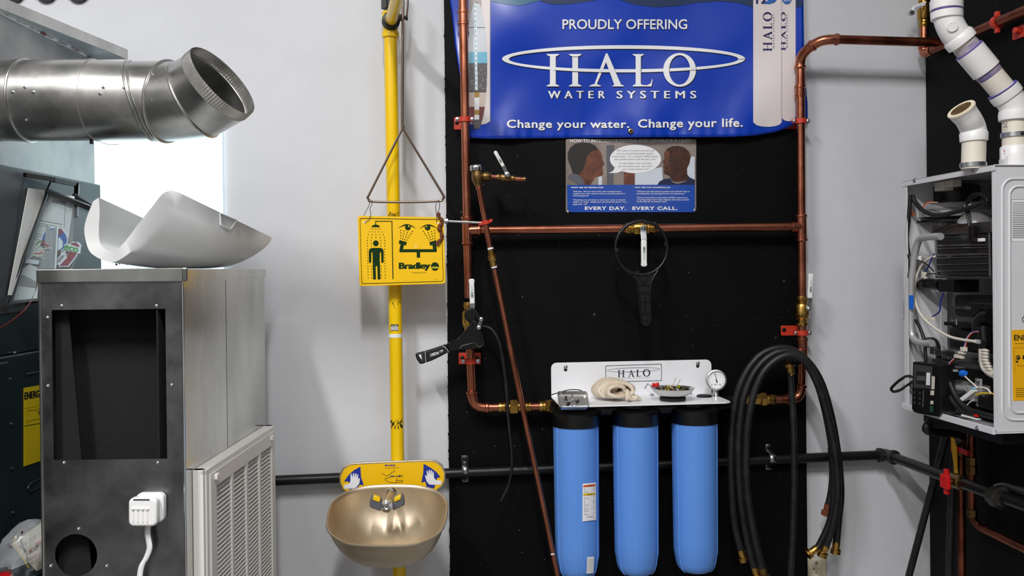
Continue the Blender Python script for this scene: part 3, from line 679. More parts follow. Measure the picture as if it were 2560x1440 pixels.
pipe(t, [yd(1196.5, 460), yd(1198, 474)], RD+.002, M['copper'], 'socket'); pipe(t, path, RD, M['copper'])
d_ = (yd(1236, 680)-yd(1226, 622)).normalized()
obj('thread_tape', B().lathe(yd(1226, 619), d_, [(RD+.001, 0), (RD+.0012, .006)], 18), M['print_white'], t)
a_ = yd(1227, 623); obj('union', B().lathe(a_, d_, [(.0098, 0), (.0102, .018), (.0135, .02), (.0138, .034), (.0105, .038), (.0102, .044), (.0098, .05), (.0098, .056)], 18), M['brass'], t, angle=30)
obj('thread_tape', B().lathe(yd(1235, 666), d_, [(RD+.0012, 0), (RD+.0012, .005)], 18), M['print_white'], t)
pipe(t, [yd(1236, 672), yd(1262, 800), yd(1303, 1000), yd(1352, 1235), yd(1400, 1470)], RD, M['copper'])
obj('burr', B().box(yd(1377, 1384, -.009), yd(1386, 1387, -.0085)), M['print_white'], t, smooth=False)
# rusty hanger + threaded rod + red split ring that stay the leaning pipe
t = thing('pipe_hanger', 'threaded rod with a red split ring holding the leaning copper pipe', 'hanger', P(1160, 560, -.17))
obj('rod', B().tube([P(1118, 553, -.165), P(1205, 557, -.165)], .0042, 12), M['zinc'], t)
obj('end_nut', B().lathe(P(1110, 552.5, -.165), (1, 0, 0), [(.006, 0), (.0085, .002), (.0085, .012), (.006, .014)], 8), M['zinc'], t)
cpt = yd(1214, 556); obj('ring', B().lathe(cpt, d_, [(RD+.0008, -.006), (RD+.0045, -.006), (RD+.0045, .006), (RD+.0008, .006), (RD+.0008, -.006)], 24, False), M['red_clamp'], t)
obj('ear', B().obox(cpt+Vector((-.015, 0, -.003)), (.007, 0, 0), (0, .004, 0), (0, 0, .006)), M['red_clamp'], t, bevel=.001); obj('ear', B().obox(cpt+Vector((.014, -.002, .004)), (.007, 0, .003), (0, .004, 0), (0, 0, .005)), M['red_clamp'], t, bevel=.001)
zf = zm(780, 520, 4.571)
t = thing('rusty_clamp', 'rusty brown split clamp dangling over the right corner of the yellow sign', 'clamp', P(1097, 613, -.185))
pts = [P(*zf(u, v_), -.186) for u, v_ in ((1445, 60), (1450, 95), (1475, 130), (1490, 165), (1465, 200), (1445, 235), (1470, 255), (1480, 300), (1485, 345), (1460, 375), (1440, 390), (1432, 420))]
obj('strap', B().tube(cr(pts, 4), [.0055+.0012*math.sin(i*.9) for i in range(len(cr(pts, 4)))], 8), M['rust'], t)
for u, v_ in ((1445, 70), (1440, 400)): obj('eye', B().lathe(P(*zf(u, v_), -.190), (0, 1, 0), [(.0025, 0), (.0062, 0), (.0062, .006), (.0025, .006), (.0025, 0)], 16, False), M['rust'], t)
obj('bolt', B().lathe(P(*zf(1455, 235), -.194), (0, 1, 0), [(.006, 0), (.006, .012)], 6), M['rust'], t)

# ================================================================== black filter strap wrench on the valve, and black plastic spanner ring
zf = zm(1000, 680, 6); YW = -.145
t = thing('strap_wrench', 'black wrench with white lettered grip hooked on the left ball valve', 'wrench', P(1120, 908, YW))
def pz(lst, y): return [P(*zf(u, v_), y) for u, v_ in lst]
obj('grip', B().prism(pz([(228, 1240), (245, 1224), (375, 1190), (540, 1140), (690, 1085), (735, 1200), (600, 1272), (480, 1330), (385, 1362), (322, 1385), (290, 1372), (250, 1310)], YW-.011), (0, .024, 0)), M['black_matte'], t, bevel=.004, seg=3)
for a, c in (((380, 1188), (388, 1362)), ((632, 1108), (728, 1205))):
    pt = cr([P(*zf(*a), YW-.0118), P(*zf((a[0]+c[0])/2+(18 if a[0] > 500 else -4), (a[1]+c[1])/2-(10 if a[0] > 500 else 0)), YW-.0118), P(*zf(*c), YW-.0118)], 5); obj('grip_line', B().tube(pt, .0007, 6), M['print_white'], t)
obj('hang_hole', B().prism(pz([(275, 1232), (340, 1222), (350, 1330), (325, 1335)], YW-.0112), (0, .001, 0)), M['dark_grey'], t, smooth=False)
obj('hang_hole_edge', B().prism(pz([(278, 1245), (315, 1238), (326, 1300), (318, 1308)], YW-.0122), (0, .0008, 0)), M['print_white'], t, smooth=False)
text(t, 'HUSKY', (zf(588, 1232), zf(455, 1270), zf(440, 1230), zf(572, 1190)), M['print_white'], lambda a, c: P(a, c, YW-.0118), bold=.03)
shape(t, 'emblem', line([zf(600, 1205), zf(600, 1180), zf(645, 1170), zf(620, 1205)], 1.3), M['print_white'], lambda a, c: P(a, c, YW-.0118))
head = obj('head', B().prism(pz([(690, 1085), (850, 1015), (980, 880), (1100, 720), (1150, 735), (1205, 800), (1228, 900), (1268, 1092), (1195, 1145), (1100, 1160), (900, 1166), (735, 1198)], YW-.008), (0, .018, 0)), M['black_plastic'], t, bevel=.003)
obj('rib', B().tube(pz([(715, 1088), (800, 1032), (870, 1018), (1000, 880), (1108, 735)], YW-.0095), .0014, 6), M['black_plastic'], head)
obj('rib', B().tube(pz([(885, 1160), (935, 1105), (1110, 1062), (1190, 1130), (1262, 1092), (1225, 905)], YW-.0095), .0014, 6), M['black_plastic'], head)
obj('rib', B().tube(pz([(1195, 940), (1225, 1085), (1255, 1085)], YW-.0095), .0012, 6), M['black_plastic'], head)
obj('strap_loop', B().prism([P(*zf(1062+95*math.cos(a), 650+110*math.sin(a)), YW+.004) for a in [2*math.pi*i/26 for i in range(26)]], (0, .012, 0)), M['black_plastic'], t, bevel=.003)
obj('jaw', B().prism(pz([(1128, 560), (1180, 620), (1240, 690), (1215, 790), (1150, 720), (1125, 640)], YW), (0, .012, 0)), M['black_plastic'], t, bevel=.002)
ln = obj('link', B().prism(pz([(1192, 690), (1215, 682), (1245, 692), (1240, 740), (1222, 800), (1218, 850), (1185, 872), (1150, 855), (1145, 825), (1175, 775), (1188, 735)], YW-.014), (0, .005, 0)), M['chrome'], t, bevel=.0012, label='bright steel link plate')
for u, v_ in ((1218, 708), (1183, 832)): inst('screw', SCREW, ln, frame(P(*zf(u, v_), YW-.014), (0, -1, 0)))

YS = -.16
t = thing('housing_spanner', 'black plastic ring spanner hung by its ring on the middle valve lever', 'spanner', P(1615, 815, YS))
pts = [P(1603.5+65*math.cos(a), 620+67*math.sin(a), YS) for a in [2*math.pi*i/56 for i in range(56)]]
obj('ring', B().tube(pts, .0052, 10, closed=True), M['black_plastic'], t)
for a in (-8, 100, 175, 280): obj('ring_tooth', B().obox(P(1603.5+62*math.cos(rad(a)), 620+64*math.sin(rad(a)), YS), (.006, 0, 0), (0, .006, 0), (0, 0, .006)), M['black_plastic'], t, bevel=.001)
hp = [(1570, 676), (1590, 700), (1597, 735), (1602, 790), (1605, 808), (1612, 815), (1622, 814), (1627, 806), (1625, 740), (1628, 705), (1645, 675), (1607, 690)]
obj('handle', B().prism([P(a, c, YS-.001) for a, c in hp], (0, .006, 0)), M['black_plastic'], t, bevel=.001)
for pr in ([(1570, 676), (1590, 700), (1597, 735), (1602, 790), (1605, 808)], [(1645, 675), (1628, 705), (1625, 740), (1627, 806)]): obj('side_rail', B().tube([P(a, c, YS-.002) for a, c in pr], .003, 8), M['black_plastic'], t)
for y in (714, 732, 755, 785): obj('rib', B().tube([P(1595 if y < 740 else 1603, y, YS-.004), P(1627, y-1, YS-.004)], .002, 6), M['black_plastic'], t)
obj('rib', B().tube([P(1613, 735, YS-.004), P(1614, 785, YS-.004)], .0016, 6), M['black_plastic'], t)
for pr in ([(1590, 685), (1610, 712), (1622, 686)],): obj('brace', B().tube([P(a, c, YS-.004) for a, c in pr], .002, 6), M['black_plastic'], t)
obj('hang_hole', B().lathe(P(1618, 803, YS-.003), (0, -1, 0), [(.004, 0), (.0075, 0), (.0075, .003), (.004, .003), (.004, 0)], 18, False), M['black_plastic'], t)
# ================================================================== black gas line low on the wall
YG = -.042; RG = .0165
g = lambda px, py: P(px, py, YG)
XG = g(2216, 1137).x
t = thing('gas_line', 'black iron gas line running low along the wall and round the corner', 'pipework', g(1400, 1200))
ga, gb = g(610, 1205), g(2203, 1137.5)
obj('pipe', B().tube([ga, gb], RG, 20), M['black_iron'], t)
e0, e1 = g(2200, 1137.6), g(2216, 1137); rr_ = [PX(2400, 1207, XG), PX(2700, 1312, XG)]
dr = (rr_[1]-rr_[0]).normalized()
el = e1+dr*.012
b = B().tube(cr([e0, e1-(e1-e0).normalized()*.006, e1+dr*.02, el+dr*.035], 6), RG+.004, 18); b.lathe(e0, e1-e0, [(RG+.004, -.008), (RG+.008, -.006), (RG+.008, .006), (RG+.004, .008)], 18); b.lathe(el+dr*.035, dr, [(RG+.004, -.008), (RG+.008, -.006), (RG+.008, .006), (RG+.004, .008)], 18)
obj('elbow', b, M['iron_fitting'], t, label='grey malleable iron elbow')
valve_at = PX(2392, 1203, XG)
obj('pipe', B().tube([el+dr*.03, valve_at], RG, 18), M['black_iron'], t)
obj('pipe', B().tube([valve_at, rr_[1]+dr*.3], RG, 18), M['black_iron'], t)
ue = PX(2494, 1243, XG); obj('union', B().lathe(ue, dr, [(RG+.003, -.03), (RG+.009, -.026), (RG+.009, -.008), (RG+.015, -.006), (RG+.015, .016), (RG+.008, .018), (RG+.005, .034)], 8), M['iron_fitting'], t, smooth=False)
v = obj('gas_cock', B().lathe(valve_at, dr, [(RG+.002, -.03), (RG+.006, -.028), (RG+.006, .028), (RG+.002, .03)], 16).lathe(valve_at, (-1, 0, 0), [(.012, 0), (.012, .03)], 14), M['brass_old'], t)
c_ = valve_at+Vector((-.032, 0, 0)); obj('tee_handle', B().obox(c_, (.006, 0, 0), (0, .008, 0), (0, 0, .038)).obox(c_+Vector((-.004, 0, 0)), (.006, 0, 0), (0, .02, 0), (0, 0, .02)), M['red'], v, bevel=.002, label='red tee handle')
txt = lambda px, py: P(px, py, YG-RG-.0004)
text(t, '40 KN 10897-UN-5', ((1180, 1176), (1330, 1170), (1330, 1175), (1180, 1181)), M['ink_grey'], txt)
def strap(px, py, lab):
    k = thing('pipe_strap', lab, 'strap', P(px, py+25, YB), 'zinc two hole pipe straps'); o = P(px, py, YG); w_ = .0105; th = .0018
    sec = [(-.044, YB-.0002), (-.021, YB-.0002)] + [((RG+.001)*math.sin(a), YG-(RG+.001)*math.cos(a)) for a in [rad(-90+180*i/14) for i in range(15)]] + [(.021, YB-.0002), (.044, YB-.0002)]
    ctr = o.z; b = B(); n = len(sec)
    vs = [Vector((o.x+s*w_, y, ctr+z)) for z, y in sec for s in (-1, 1)]; b.add(vs, [(2*i, 2*i+1, 2*i+3, 2*i+2) for i in range(n-1)])
    obj('band', b, M['zinc'], k, solid=.002, angle=50)
    for s in (-1, 1): inst('screw', BSCREW, k, frame(Vector((o.x, YB-.0015, ctr+s*.033)), (0, -1, 0)))
strap(1163, 1175.5, 'zinc pipe strap on the gas line left of the blue filters')
strap(1928, 1146, 'zinc pipe strap on the gas line right of the hoses')

# ================================================================== three blue filters under a white shelf bracket
zbk = P(1578, 988, -.024).z
x0, x1 = P(1378, 945, -.024).x, P(1779, 945, -.024).x; ztop = P(1578, 903, -.024).z; zsh = zbk
t = FS = thing('water_filter_system', 'three tall blue filter housings hung under a white steel shelf bracket', 'water filter', (0, 0, 0))
YSH = -.235
cz = P(1599, 1440, -.13); t.location = (cz.x, -.13, zsh-.62); WL[t] = Vector(t.location)
r_ = .018
back = [(x0, zsh), (x0, ztop-r_)] + [(x0+r_-r_*math.cos(rad(a)), ztop-r_+r_*math.sin(rad(a))) for a in (30, 60, 90)] + [(x1-r_+r_*math.sin(rad(a)), ztop-r_+r_*math.cos(rad(a))) for a in (0, 30, 60, 90)] + [(x1, zsh)]
obj('back_plate', B().prism([Vector((x, -.024, z)) for x, z in back], (0, .004, 0)), M['white_powder'], t, smooth=False, bevel=.0008)
sh = [(x0, -.020), (x1, -.020), (x1, -.10), (x1, -.19), (x1-.02, YSH), (x0+.02, YSH), (x0, -.2)]
sh = [(x0, -.020), (x1, -.020), (x1, YSH+.03), (x1-.004, YSH+.012), (x1-.022, YSH), (x0+.022, YSH), (x0+.004, YSH+.012), (x0, YSH+.03)]
obj('shelf_plate', B().prism([Vector((x, y, zsh)) for x, y in sh], (0, 0, -.004)), M['white_powder'], t, smooth=False, bevel=.0008)
mpb = lambda px, py: P(px, py, -.0246)
zf = zm(1370, 890, 2560/480)
shape(t, 'logo_border', line([zf(770, 132), zf(1512, 108), zf(1514, 328), zf(772, 346), zf(770, 132)], 1.3), M['ink'], mpb)
shape(t, 'logo_ring', ringp(*zf(1140, 183), 66, 5.5, 65, 4.7, 60, rot=-1.6), M['print_navy'], mpb)
hw = []
for ch, xa, xb, y0_, y1_ in (('H', 930, 1022, 188, 282), ('A', 1068, 1152, 186, 280), ('L', 1176, 1240, 182, 274), ('O', 1264, 1364, 178, 272)):
    S, w_ = serif(ch, bar=True); shape(t, 'logo_letter', [[zf(xa+(xb-xa)*x/w_, y0_+(y1_-y0_)*y) for x, y in p] for p in S], M['ink'], mpb)
pass
text(t, 'WATER SYSTEMS', (zf(930, 292), zf(1364, 282), zf(1364, 300), zf(930, 310)), M['paper_grey'], mpb, spacing=1.9)
for u, v_ in ((234, 182), (1996, 134)):
    obj('keyhole', B().lathe(P(*zf(u, v_), -.0246), (0, -1, 0), [(.0058, 0), (.0058, .0004)], 18), M['black_matte'], t); inst('screw', SCREW, t, frame(P(*zf(u, v_-38), -.0242), (0, -1, 0)))
YSU = -.135; sumps = []
heads = [(1446, 'leftmost'), (1599, 'middle'), (1749, 'right hand')]
zc0 = P(1599, 1068, YSU-.08).z
for i, (px, nm) in enumerate(heads):
    c = P(px+ (2 if i == 0 else 0), 1230, YSU-.05); cx = c.x; zt = zsh-.0045
    R_ = .074; zb = P(1750, 1438, YSU-.05).z
    hd = obj('filter_head', B().lathe((cx, YSU, zc0-.002), (0, 0, 1), [(.0765, 0), (.078, .002), (.0785, .030), (.082, .036), (.082, .044), (.078, .047), (.066, .052), (.058, .056), (.056, zt-zc0)], 44), M['black_plastic'], t, angle=50)
    if i < 2: obj('port_link', B().tube([Vector((cx+.05, YSU, zt-.024)), Vector((P(heads[i+1][0], 1230, YSU-.05).x-.05, YSU, zt-.024))], .02, 16), M['black_plastic'], hd)
    n = 44; b = B(); H = zc0-zb
    prof = [(R_, .0)] + [(R_-.003*(k/10), -H*.86*k/10) for k in range(1, 11)] + [(R_-.006-.03*(k/6)**2.2, -H*.86-H*.14*math.sin(k/6*math.pi/2)) for k in range(1, 7)] + [(.012, -H-.004)]
    s = obj('filter_sump', b.lathe((cx, YSU, zc0), (0, 0, 1), prof, n), M['blue_sump'], t, angle=60, label='%s blue filter sump' % nm)
    rib = B()
    for a in (206, 262, 276, 328, 20, 90, 150):
        cs, sn = math.cos(rad(a)), math.sin(rad(a)); w_ = .003 if a not in (262, 276) else .0009
        rib.tube([Vector((cx+cs*(rr_0-.0005), YSU+sn*(rr_0-.0005), zc0+h)) for rr_0, h in prof[:-2]], w_ if a not in (262, 276) else .0009, 8)
    obj('sump_ribs', rib, M['blue_sump'], s)
    sumps.append((cx, R_, s))
for e, xx in ((-1, P(1384, 1014, YC).x), (1, P(1826, 1003, YC).x)):
    cx = sumps[0 if e < 0 else 2][0]
    obj('port', B().tube([Vector((cx+e*.05, YSU+.02, zsh-.03)), Vector((xx, YC, P(1384, 1014, YC).z if e < 0 else P(1826, 1003, YC).z))], .021, 18), M['black_plastic'], t)
# sticker labels wrapped on the left sump
def wrap(i, off=.0012):
    cx, R_, s = sumps[i]
    def f(px, py):
        d = ray(px, py); o = CAM-Vector((cx, YSU, 0)); a = d.x**2+d.y**2; b_ = 2*(o.x*d.x+o.y*d.y); c_ = o.x**2+o.y**2-(R_+off-.001)**2; D = b_*b_-4*a*c_
        tt = (-b_-math.sqrt(max(D, 0)))/(2*a); return CAM+d*tt
    return f
zf = zm(1340, 1125, 4.571); s0 = sumps[0][2]
def wquad(name, q, m, off, n=10):
    g_ = wrap(0, off); tl, tr, br, bl = [zf(*p) for p in q]
    return obj(name, B().grid(lambda u, v: g_((tl[0]*(1-u)+tr[0]*u)*(1-v)+(bl[0]*(1-u)+br[0]*u)*v, (tl[1]*(1-u)+tr[1]*u)*(1-v)+(bl[1]*(1-u)+br[1]*u)*v), n, n), M[m], s0, fixn=False, angle=80)
wquad('warning_sticker', [(533, 385), (687, 370), (688, 800), (530, 817)], 'print_white', .0014)
wquad('sticker_bar', [(541, 404), (679, 390), (679, 412), (541, 426)], 'wire_orange', .002); wquad('sticker_bar', [(540, 500), (679, 487), (679, 511), (540, 524)], 'wire_yellow', .002)
text(s0, 'WARNING', (zf(585, 405), zf(652, 399), zf(652, 412), zf(585, 418)), M['ink'], wrap(0, .0024)); text(s0, 'CAUTION', (zf(585, 503), zf(650, 497), zf(650, 511), zf(585, 517)), M['ink'], wrap(0, .0024))
for y0_, k in ((440, 4), (538, 2), (575, 5), (645, 3), (685, 2), (722, 2)):
    for j in range(k): yy = y0_+j*13; shape(s0, 'sticker_text', line([zf(550, yy+3), zf(600 if j == k-1 else 668, yy-6 if j < k-1 else yy)], .9), M['paper_grey'], wrap(0, .0024))
text(s0, '3C HPAQUE', (zf(575, 762), zf(652, 753), zf(652, 766), zf(575, 775)), M['ink'], wrap(0, .0024))
wquad('serial_sticker', [(585, 1224), (664, 1219), (655, 1405), (577, 1412)], 'print_white', .0014)
for u in (596, 612, 628, 645): shape(s0, 'sticker_text', line([zf(u, 1240), zf(u-7, 1395)], 1), M['paper_grey'], wrap(0, .0024))
# ---- things on the shelf
def shp(px, py): return PZ(px, py, zsh)
# gauge
gp_ = P(1790.5, 950, -.115); gn = Vector((-.12, -1, .12)).normalized()
t = thing('pressure_gauge', 'round steel pressure gauge with white dial at the right end of the shelf', 'gauge', Vector((gp_.x, gp_.y, zsh)))
RG_ = 26.5*1.29e-3
obj('case', B().lathe(gp_, gn, [(RG_*.9, -.03), (RG_*.97, -.026), (RG_, -.006), (RG_*1.02, 0), (RG_*.99, .004), (RG_*.86, .005), (RG_*.8, -.001)], 40, False), M['stainless_c'], t)
obj('dial', B().lathe(gp_-gn*.003, gn, [(RG_*.84, 0), (RG_*.84, .001)], 36), M['print_white'], t, smooth=False)
gq = lambda px, py: PL(px, py, gp_+gn*.0, gn)
zf = zm(1370, 890, 2560/480)
shape(t, 'needle', line([zf(2258, 355), zf(2225, 225)], 1.2)+line([zf(2258, 355), zf(2240, 315)], 2.6), M['ink'], gq)
sc_ = []
for k in range(13):
    a = rad(140+k*260/12); cx, cy = zf(2243, 330); sc_ += line([(cx+15.5*math.cos(a), cy+15.5*math.sin(a)), (cx+19*math.cos(a), cy+19*math.sin(a))], .7)
shape(t, 'scale_marks', sc_, M['ink_grey'], gq); text(t, '0   60  100', (*zf(2180, 370), *zf(2310, 388)), M['ink_grey'], gq)
obj('stem', B().tube([gp_-gn*.02+Vector((0, 0, -.02)), Vector((gp_.x+.003, gp_.y+.01, zsh-.002))], .009, 12), M['stainless_c'], t)
# towel: a loosely rolled cloth
t_c = shp(1530, 990); t_c.y = -.115; rn = random.Random(5)
b = B()
def cloth(u, v):
    # u along the roll, v spiral
    th = v*2*math.pi*2.45+1.2; rr = .006+.040*v
    ax = (u-.5)*.12*(1-.12*math.sin(v*9))
    wob = .009*noise.noise(Vector((u*3.2, v*9, 1.3)))*(.4+v)+.003*noise.noise(Vector((u*9, v*22, 4.3)))
    r2 = rr+wob; taper = 1-.22*abs(u-.45)
    x = math.cos(th)*r2*1.5*taper; z = math.sin(th)*r2*.72*taper
    yy = ax+.012*math.sin(v*7+1)+.006*noise.noise(Vector((v*14, u*3, 8)))
    z = max(z, -.031+.0015*noise.noise(Vector((u*9, v*9, 0))))
    return Vector((t_c.x-.010+x, t_c.y+yy*.85, zsh+.0352+z))
b.grid(cloth, 26, 150)
TW = tag(obj('towel', b, M['towel'], None, solid=.0115, sub=1, angle=90), 'beige cotton rag rolled up on the white shelf', 'towel')
def tail(u, v):
    p0 = shp(1532, 985); p1 = shp(1606, 1004); p0.y = -.16; p1.y = -.155
    c = p0.lerp(p1, u); wd = .028*(1-.65*u); return Vector((c.x, c.y+(v-.5)*wd*2, zsh+.006+.030*(1-u)*math.sin(v*math.pi)**.7+.007*noise.noise(Vector((u*6, v*5, 7)))+.004*math.sin(u*11)))
obj('loose_corner', B().grid(tail, 22, 14), M['towel'], TW, solid=.006, sub=1, angle=90)
# parts bowl
bc = shp(1676, 998); bc.y = -.165; bc.z = zsh
t = thing('parts_bowl', 'round steel magnetic bowl of small parts on the white shelf', 'bowl', bc)
z0 = zsh+.002
obj('magnet_base', B().lathe((bc.x, bc.y, zsh+.0005), (0, 0, 1), [(.040, 0), (.042, .003), (.042, .010), (.036, .013)], 32), M['black_matte'], t)
obj('dish', B().lathe((bc.x, bc.y, zsh+.013), (0, 0, 1), [(.004, 0), (.034, 0), (.05, .006), (.062, .016), (.0675, .026), (.0705, .0275), (.0705, .0285), (.0665, .0275), (.060, .018), (.049, .0085), (.033, .0025), (.004, .0025)], 48, False), M['stainless_c'], t)
rn = random.Random(11); CN = {'black_plastic': 'black', 'zinc': 'silver', 'brass': 'bright brass', 'wire_lime': 'lime green', 'brass_old': 'dull brass'}
for k in range(64):
    a, r = rn.uniform(0, 6.28), .052*math.sqrt(rn.random()); p = Vector((bc.x+r*math.cos(a), bc.y+r*math.sin(a), zsh+.024+.008*rn.random()+.012*(1-r/.052)*rn.random()+ (.006 if r > .035 else 0)))
    ax = Vector((rn.uniform(-1, 1), rn.uniform(-1, 1), rn.uniform(-.3, .5))).normalized(); mm = rn.choice(['black_plastic', 'black_plastic', 'zinc', 'brass', 'zinc', 'wire_lime', 'brass_old'])
    ty = rn.random()
    if ty < .5: tag(obj('screw', B().lathe(p-ax*.008, ax, [(.0045, 0), (.0045, .002), (.002, .0025), (.002, .016)], 8), M[mm], None), 'small %s screw heaped in the steel bowl' % CN[mm], 'screw', 'loose bits in the steel bowl')
    elif ty < .8: tag(obj('nut', B().lathe(p, ax, [(.0028, -.002), (.0055, -.002), (.0055, .002), (.0028, .002), (.0028, -.002)], 6, False), M[mm], None, smooth=False), 'small %s nut heaped in the steel bowl' % CN[mm], 'nut', 'loose bits in the steel bowl')
    else: tag(obj('plug', B().lathe(p-ax*.005, ax, [(.003, 0), (.006, .003), (.006, .007), (.003, .010)], 10), M[mm], None), 'small round %s plug heaped in the steel bowl' % CN[mm], 'plug', 'loose bits in the steel bowl')
for k, (px, py) in enumerate(((1633, 963), (1640, 963), (1644, 962))):
    p = PL(px, py, Vector((bc.x, bc.y-.01, 0)), Vector((0, 1, 0))); tag(obj('wire_connector', B().lathe(p-Vector((0, 0, .005)), (.1, 0, 1), [(.0055, 0), (.0055, .006), (.003, .013)], 8), M['red'], None), ['left red wire connector in the steel bowl', 'middle red wire connector in the steel bowl', 'right red wire connector in the steel bowl'][k], 'connector', 'red wire connectors in the bowl')
for k, (a, c) in enumerate((((1682, 962), (1690, 944)), ((1693, 964), (1700, 948)))):
    tag(obj('probe_pin', B().tube([PL(*a, Vector((bc.x, bc.y+.015, 0)), Vector((0, 1, 0))), PL(*c, Vector((bc.x, bc.y+.02, 0)), Vector((0, 1, 0)))], .0016, 8), M['steel_dark'], None), ['left thin steel pin poking out of the bowl', 'right thin steel pin poking out of the bowl'][k], 'pin')
pp_ = [PL(1612, 972, Vector((0, bc.y-.03, 0)), Vector((0, 1, 0))), PL(1619, 959.5, Vector((0, bc.y-.03, 0)), Vector((0, 1, 0))), PL(1636, 972, Vector((0, bc.y-.03, 0)), Vector((0, 1, 0)))]
tag(obj('hex_key', B().tube(pp_, .0022, 6), M['chrome'], None), 'bent chrome hex key hooked over the rim of the bowl', 'hex key')
pk = shp(1735, 980); tag(obj('rubber_pad', B().lathe((pk.x, -.1, zsh), (0, 0, 1), [(.026, 0), (.026, .003), (.022, .006)], 22), M['black_matte'], None), 'flat black rubber pad behind the steel bowl', 'pad')
for k, (px, py) in enumerate(((1618, 979), (1630, 988), (1725, 985), (1765, 976), (1785, 985))):
    p = shp(px, py); tag(obj('shelf_bolt', B().lathe((p.x, p.y, zsh), (0, 0, 1), [(.010, 0), (.010, .0012), (.0062, .0014), (.0062, .005), (.003, .006)], 12), M['zinc'], None, smooth=False), ['shelf bolt left of the bowl near the rag', 'shelf bolt just left of the bowl foot', 'shelf bolt just right of the bowl foot', 'shelf bolt left of the gauge stem', 'shelf bolt in front of the gauge stem'][k], 'bolt', 'bolts in the white shelf')
# square parts tray leaning on the shelf edge
zf = zm(1370, 890, 2560/480)
tc = P(*zf(330, 600), -.215); tn = Vector((.02, -.72, .69)).normalized(); tx_ = (Vector((1, 0, -.02))-tn*Vector((1, 0, -.02)).dot(tn)).normalized(); ty_ = tn.cross(tx_)
t = thing('magnetic_tray', 'small square steel tray of bits tilted on the left end of the shelf', 'tray', tc)
hw_, hh_ = .048, .031
def rr3(w_, h_, r, d): return [tc+tx_*x+ty_*y+tn*d for x, y in rrect(-w_, -h_, w_, h_, r, 4)]
lv = [rr3(hw_, hh_, .009, .010), rr3(hw_*.97, hh_*.95, .009, .010), rr3(hw_*.92, hh_*.88, .008, -.004), rr3(hw_*.5, hh_*.5, .004, -.0045), rr3(hw_*.02, hh_*.02, .0002, -.0045)]
b = B(); n = len(lv[0])
outer = [rr3(hw_, hh_, .009, .0085), rr3(hw_*.94, hh_*.92, .008, -.007), rr3(hw_*.02, hh_*.02, .0002, -.007)]
seq = outer[::-1]+lv
vs = [p for l in seq for p in l]; b.add(vs, [(i*n+k, i*n+(k+1) % n, (i+1)*n+(k+1) % n, (i+1)*n+k) for i in range(len(seq)-1) for k in range(n)])
obj('pan', b, M['stainless_c'], t)
obj('magnet_foot', B().lathe(tc-tn*.0072, -tn, [(.018, 0), (.018, .006)], 24), M['black_matte'], t)
rn = random.Random(4)
for k, (u, v_, l, mm, lab) in enumerate(((240, 565, .014, 'black_plastic', 'black screw at the upper left in the square tray'), (300, 600, .012, 'chrome', 'bright bolt in the middle of the square tray'), (330, 575, .01, 'chrome', 'bright cap beside the post in the square tray'), (270, 640, .014, 'black_plastic', 'black bit at the lower left in the square tray'), (390, 600, .012, 'black_plastic', 'black bit at the right in the square tray'), (350, 655, .012, 'chrome', 'bright nut at the bottom of the square tray'), (310, 670, .01, 'zinc', 'zinc bit lowest in the square tray'), (250, 615, .012, 'zinc', 'zinc screw at the left in the square tray'))):
    px, py = zf(u, v_); p = PL(px, py, tc+tn*.001, tn); a = rn.uniform(0, 6.28); ax = (tx_*math.cos(a)+ty_*math.sin(a)); tag(obj('loose_bit', B().lathe(p-ax*l/2, ax, [(.004, 0), (.0045, .002), (.0025, .003), (.0025, l*.7), (.004, l)], 10), M[mm], None), lab, 'screw', 'bits in the square tray')
obj('post', B().tube([PL(*zf(318, 565), tc, tn), PL(*zf(318, 565), tc, tn)+tn*.012+ty_*.008], .0025, 8), M['chrome'], t)
# thin black cable behind the tray
pts = [P(1345, 1003, -.10), P(1362, 993, -.12), P(1385, 985, -.14), P(1420, 975, -.15), P(1448, 975, -.16), P(1458, 981, -.18)]
tag(obj('thin_cable', B().tube(cr(pts, 5), .0016, 8), M['black_plastic'], None), 'thin black cable curling behind the square tray', 'cable')
pts = [P(1206, 815, -.10), P(1232, 826, -.105), P(1252, 870, -.11), P(1264, 960, -.108), P(1272, 1060, -.11), P(1280, 1150, -.11), P(1272, 1210, -.10), P(1252, 1252, -.095)]
tag(obj('thin_hose', B().tube(cr(pts, 6), .0048, 10), M['rubber'], None), 'thin black tube hanging from the wrench behind the leaning pipe', 'tube')
# ================================================================== hoses over the spigot
def hose(pts, lab, r=.0118, ends=(True, True), m0='brass', m1='brass'):
    p3 = cr([P(a, c, y) for a, c, y in pts], 8)
    k = thing('washing_machine_hose', lab, 'hose', p3[0], 'black rubber hoses looped over the spigot')
    obj('hose', B().tube(p3, r, 14), M['rubber'], k)
    for e, i, j, mm in ((ends[0], 0, 2, m0), (ends[1], -1, -3, m1)):
        if e:
            d = (p3[i]-p3[j]).normalized(); obj('ferrule', B().lathe(p3[i]-d*.003, d, [(.0128, 0), (.0132, .003), (.012, .02), (.0115, .024)], 16), M[mm], k); obj('hex_nut', B().lathe(p3[i]+d*.02, d, [(.013, 0), (.0172, .003), (.0172, .007), (.016, .009), (.0168, .012), (.0168, .017), (.014, .018)], 18), M[mm], k, angle=30)
hose([(1852, 1376, -.11), (1836, 1310, -.11), (1828, 1200, -.12), (1829, 1100, -.125), (1836, 1020, -.13), (1858, 945, -.135), (1898, 890, -.14), (1948, 870, -.145), (1998, 885, -.145), (2040, 950, -.14), (2066, 1040, -.13), (2082, 1140, -.12), (2085, 1230, -.11), (2076, 1300, -.10), (2050, 1360, -.09), (2040, 1372, -.09)], 'outermost black hose on the left with a bright brass end', )
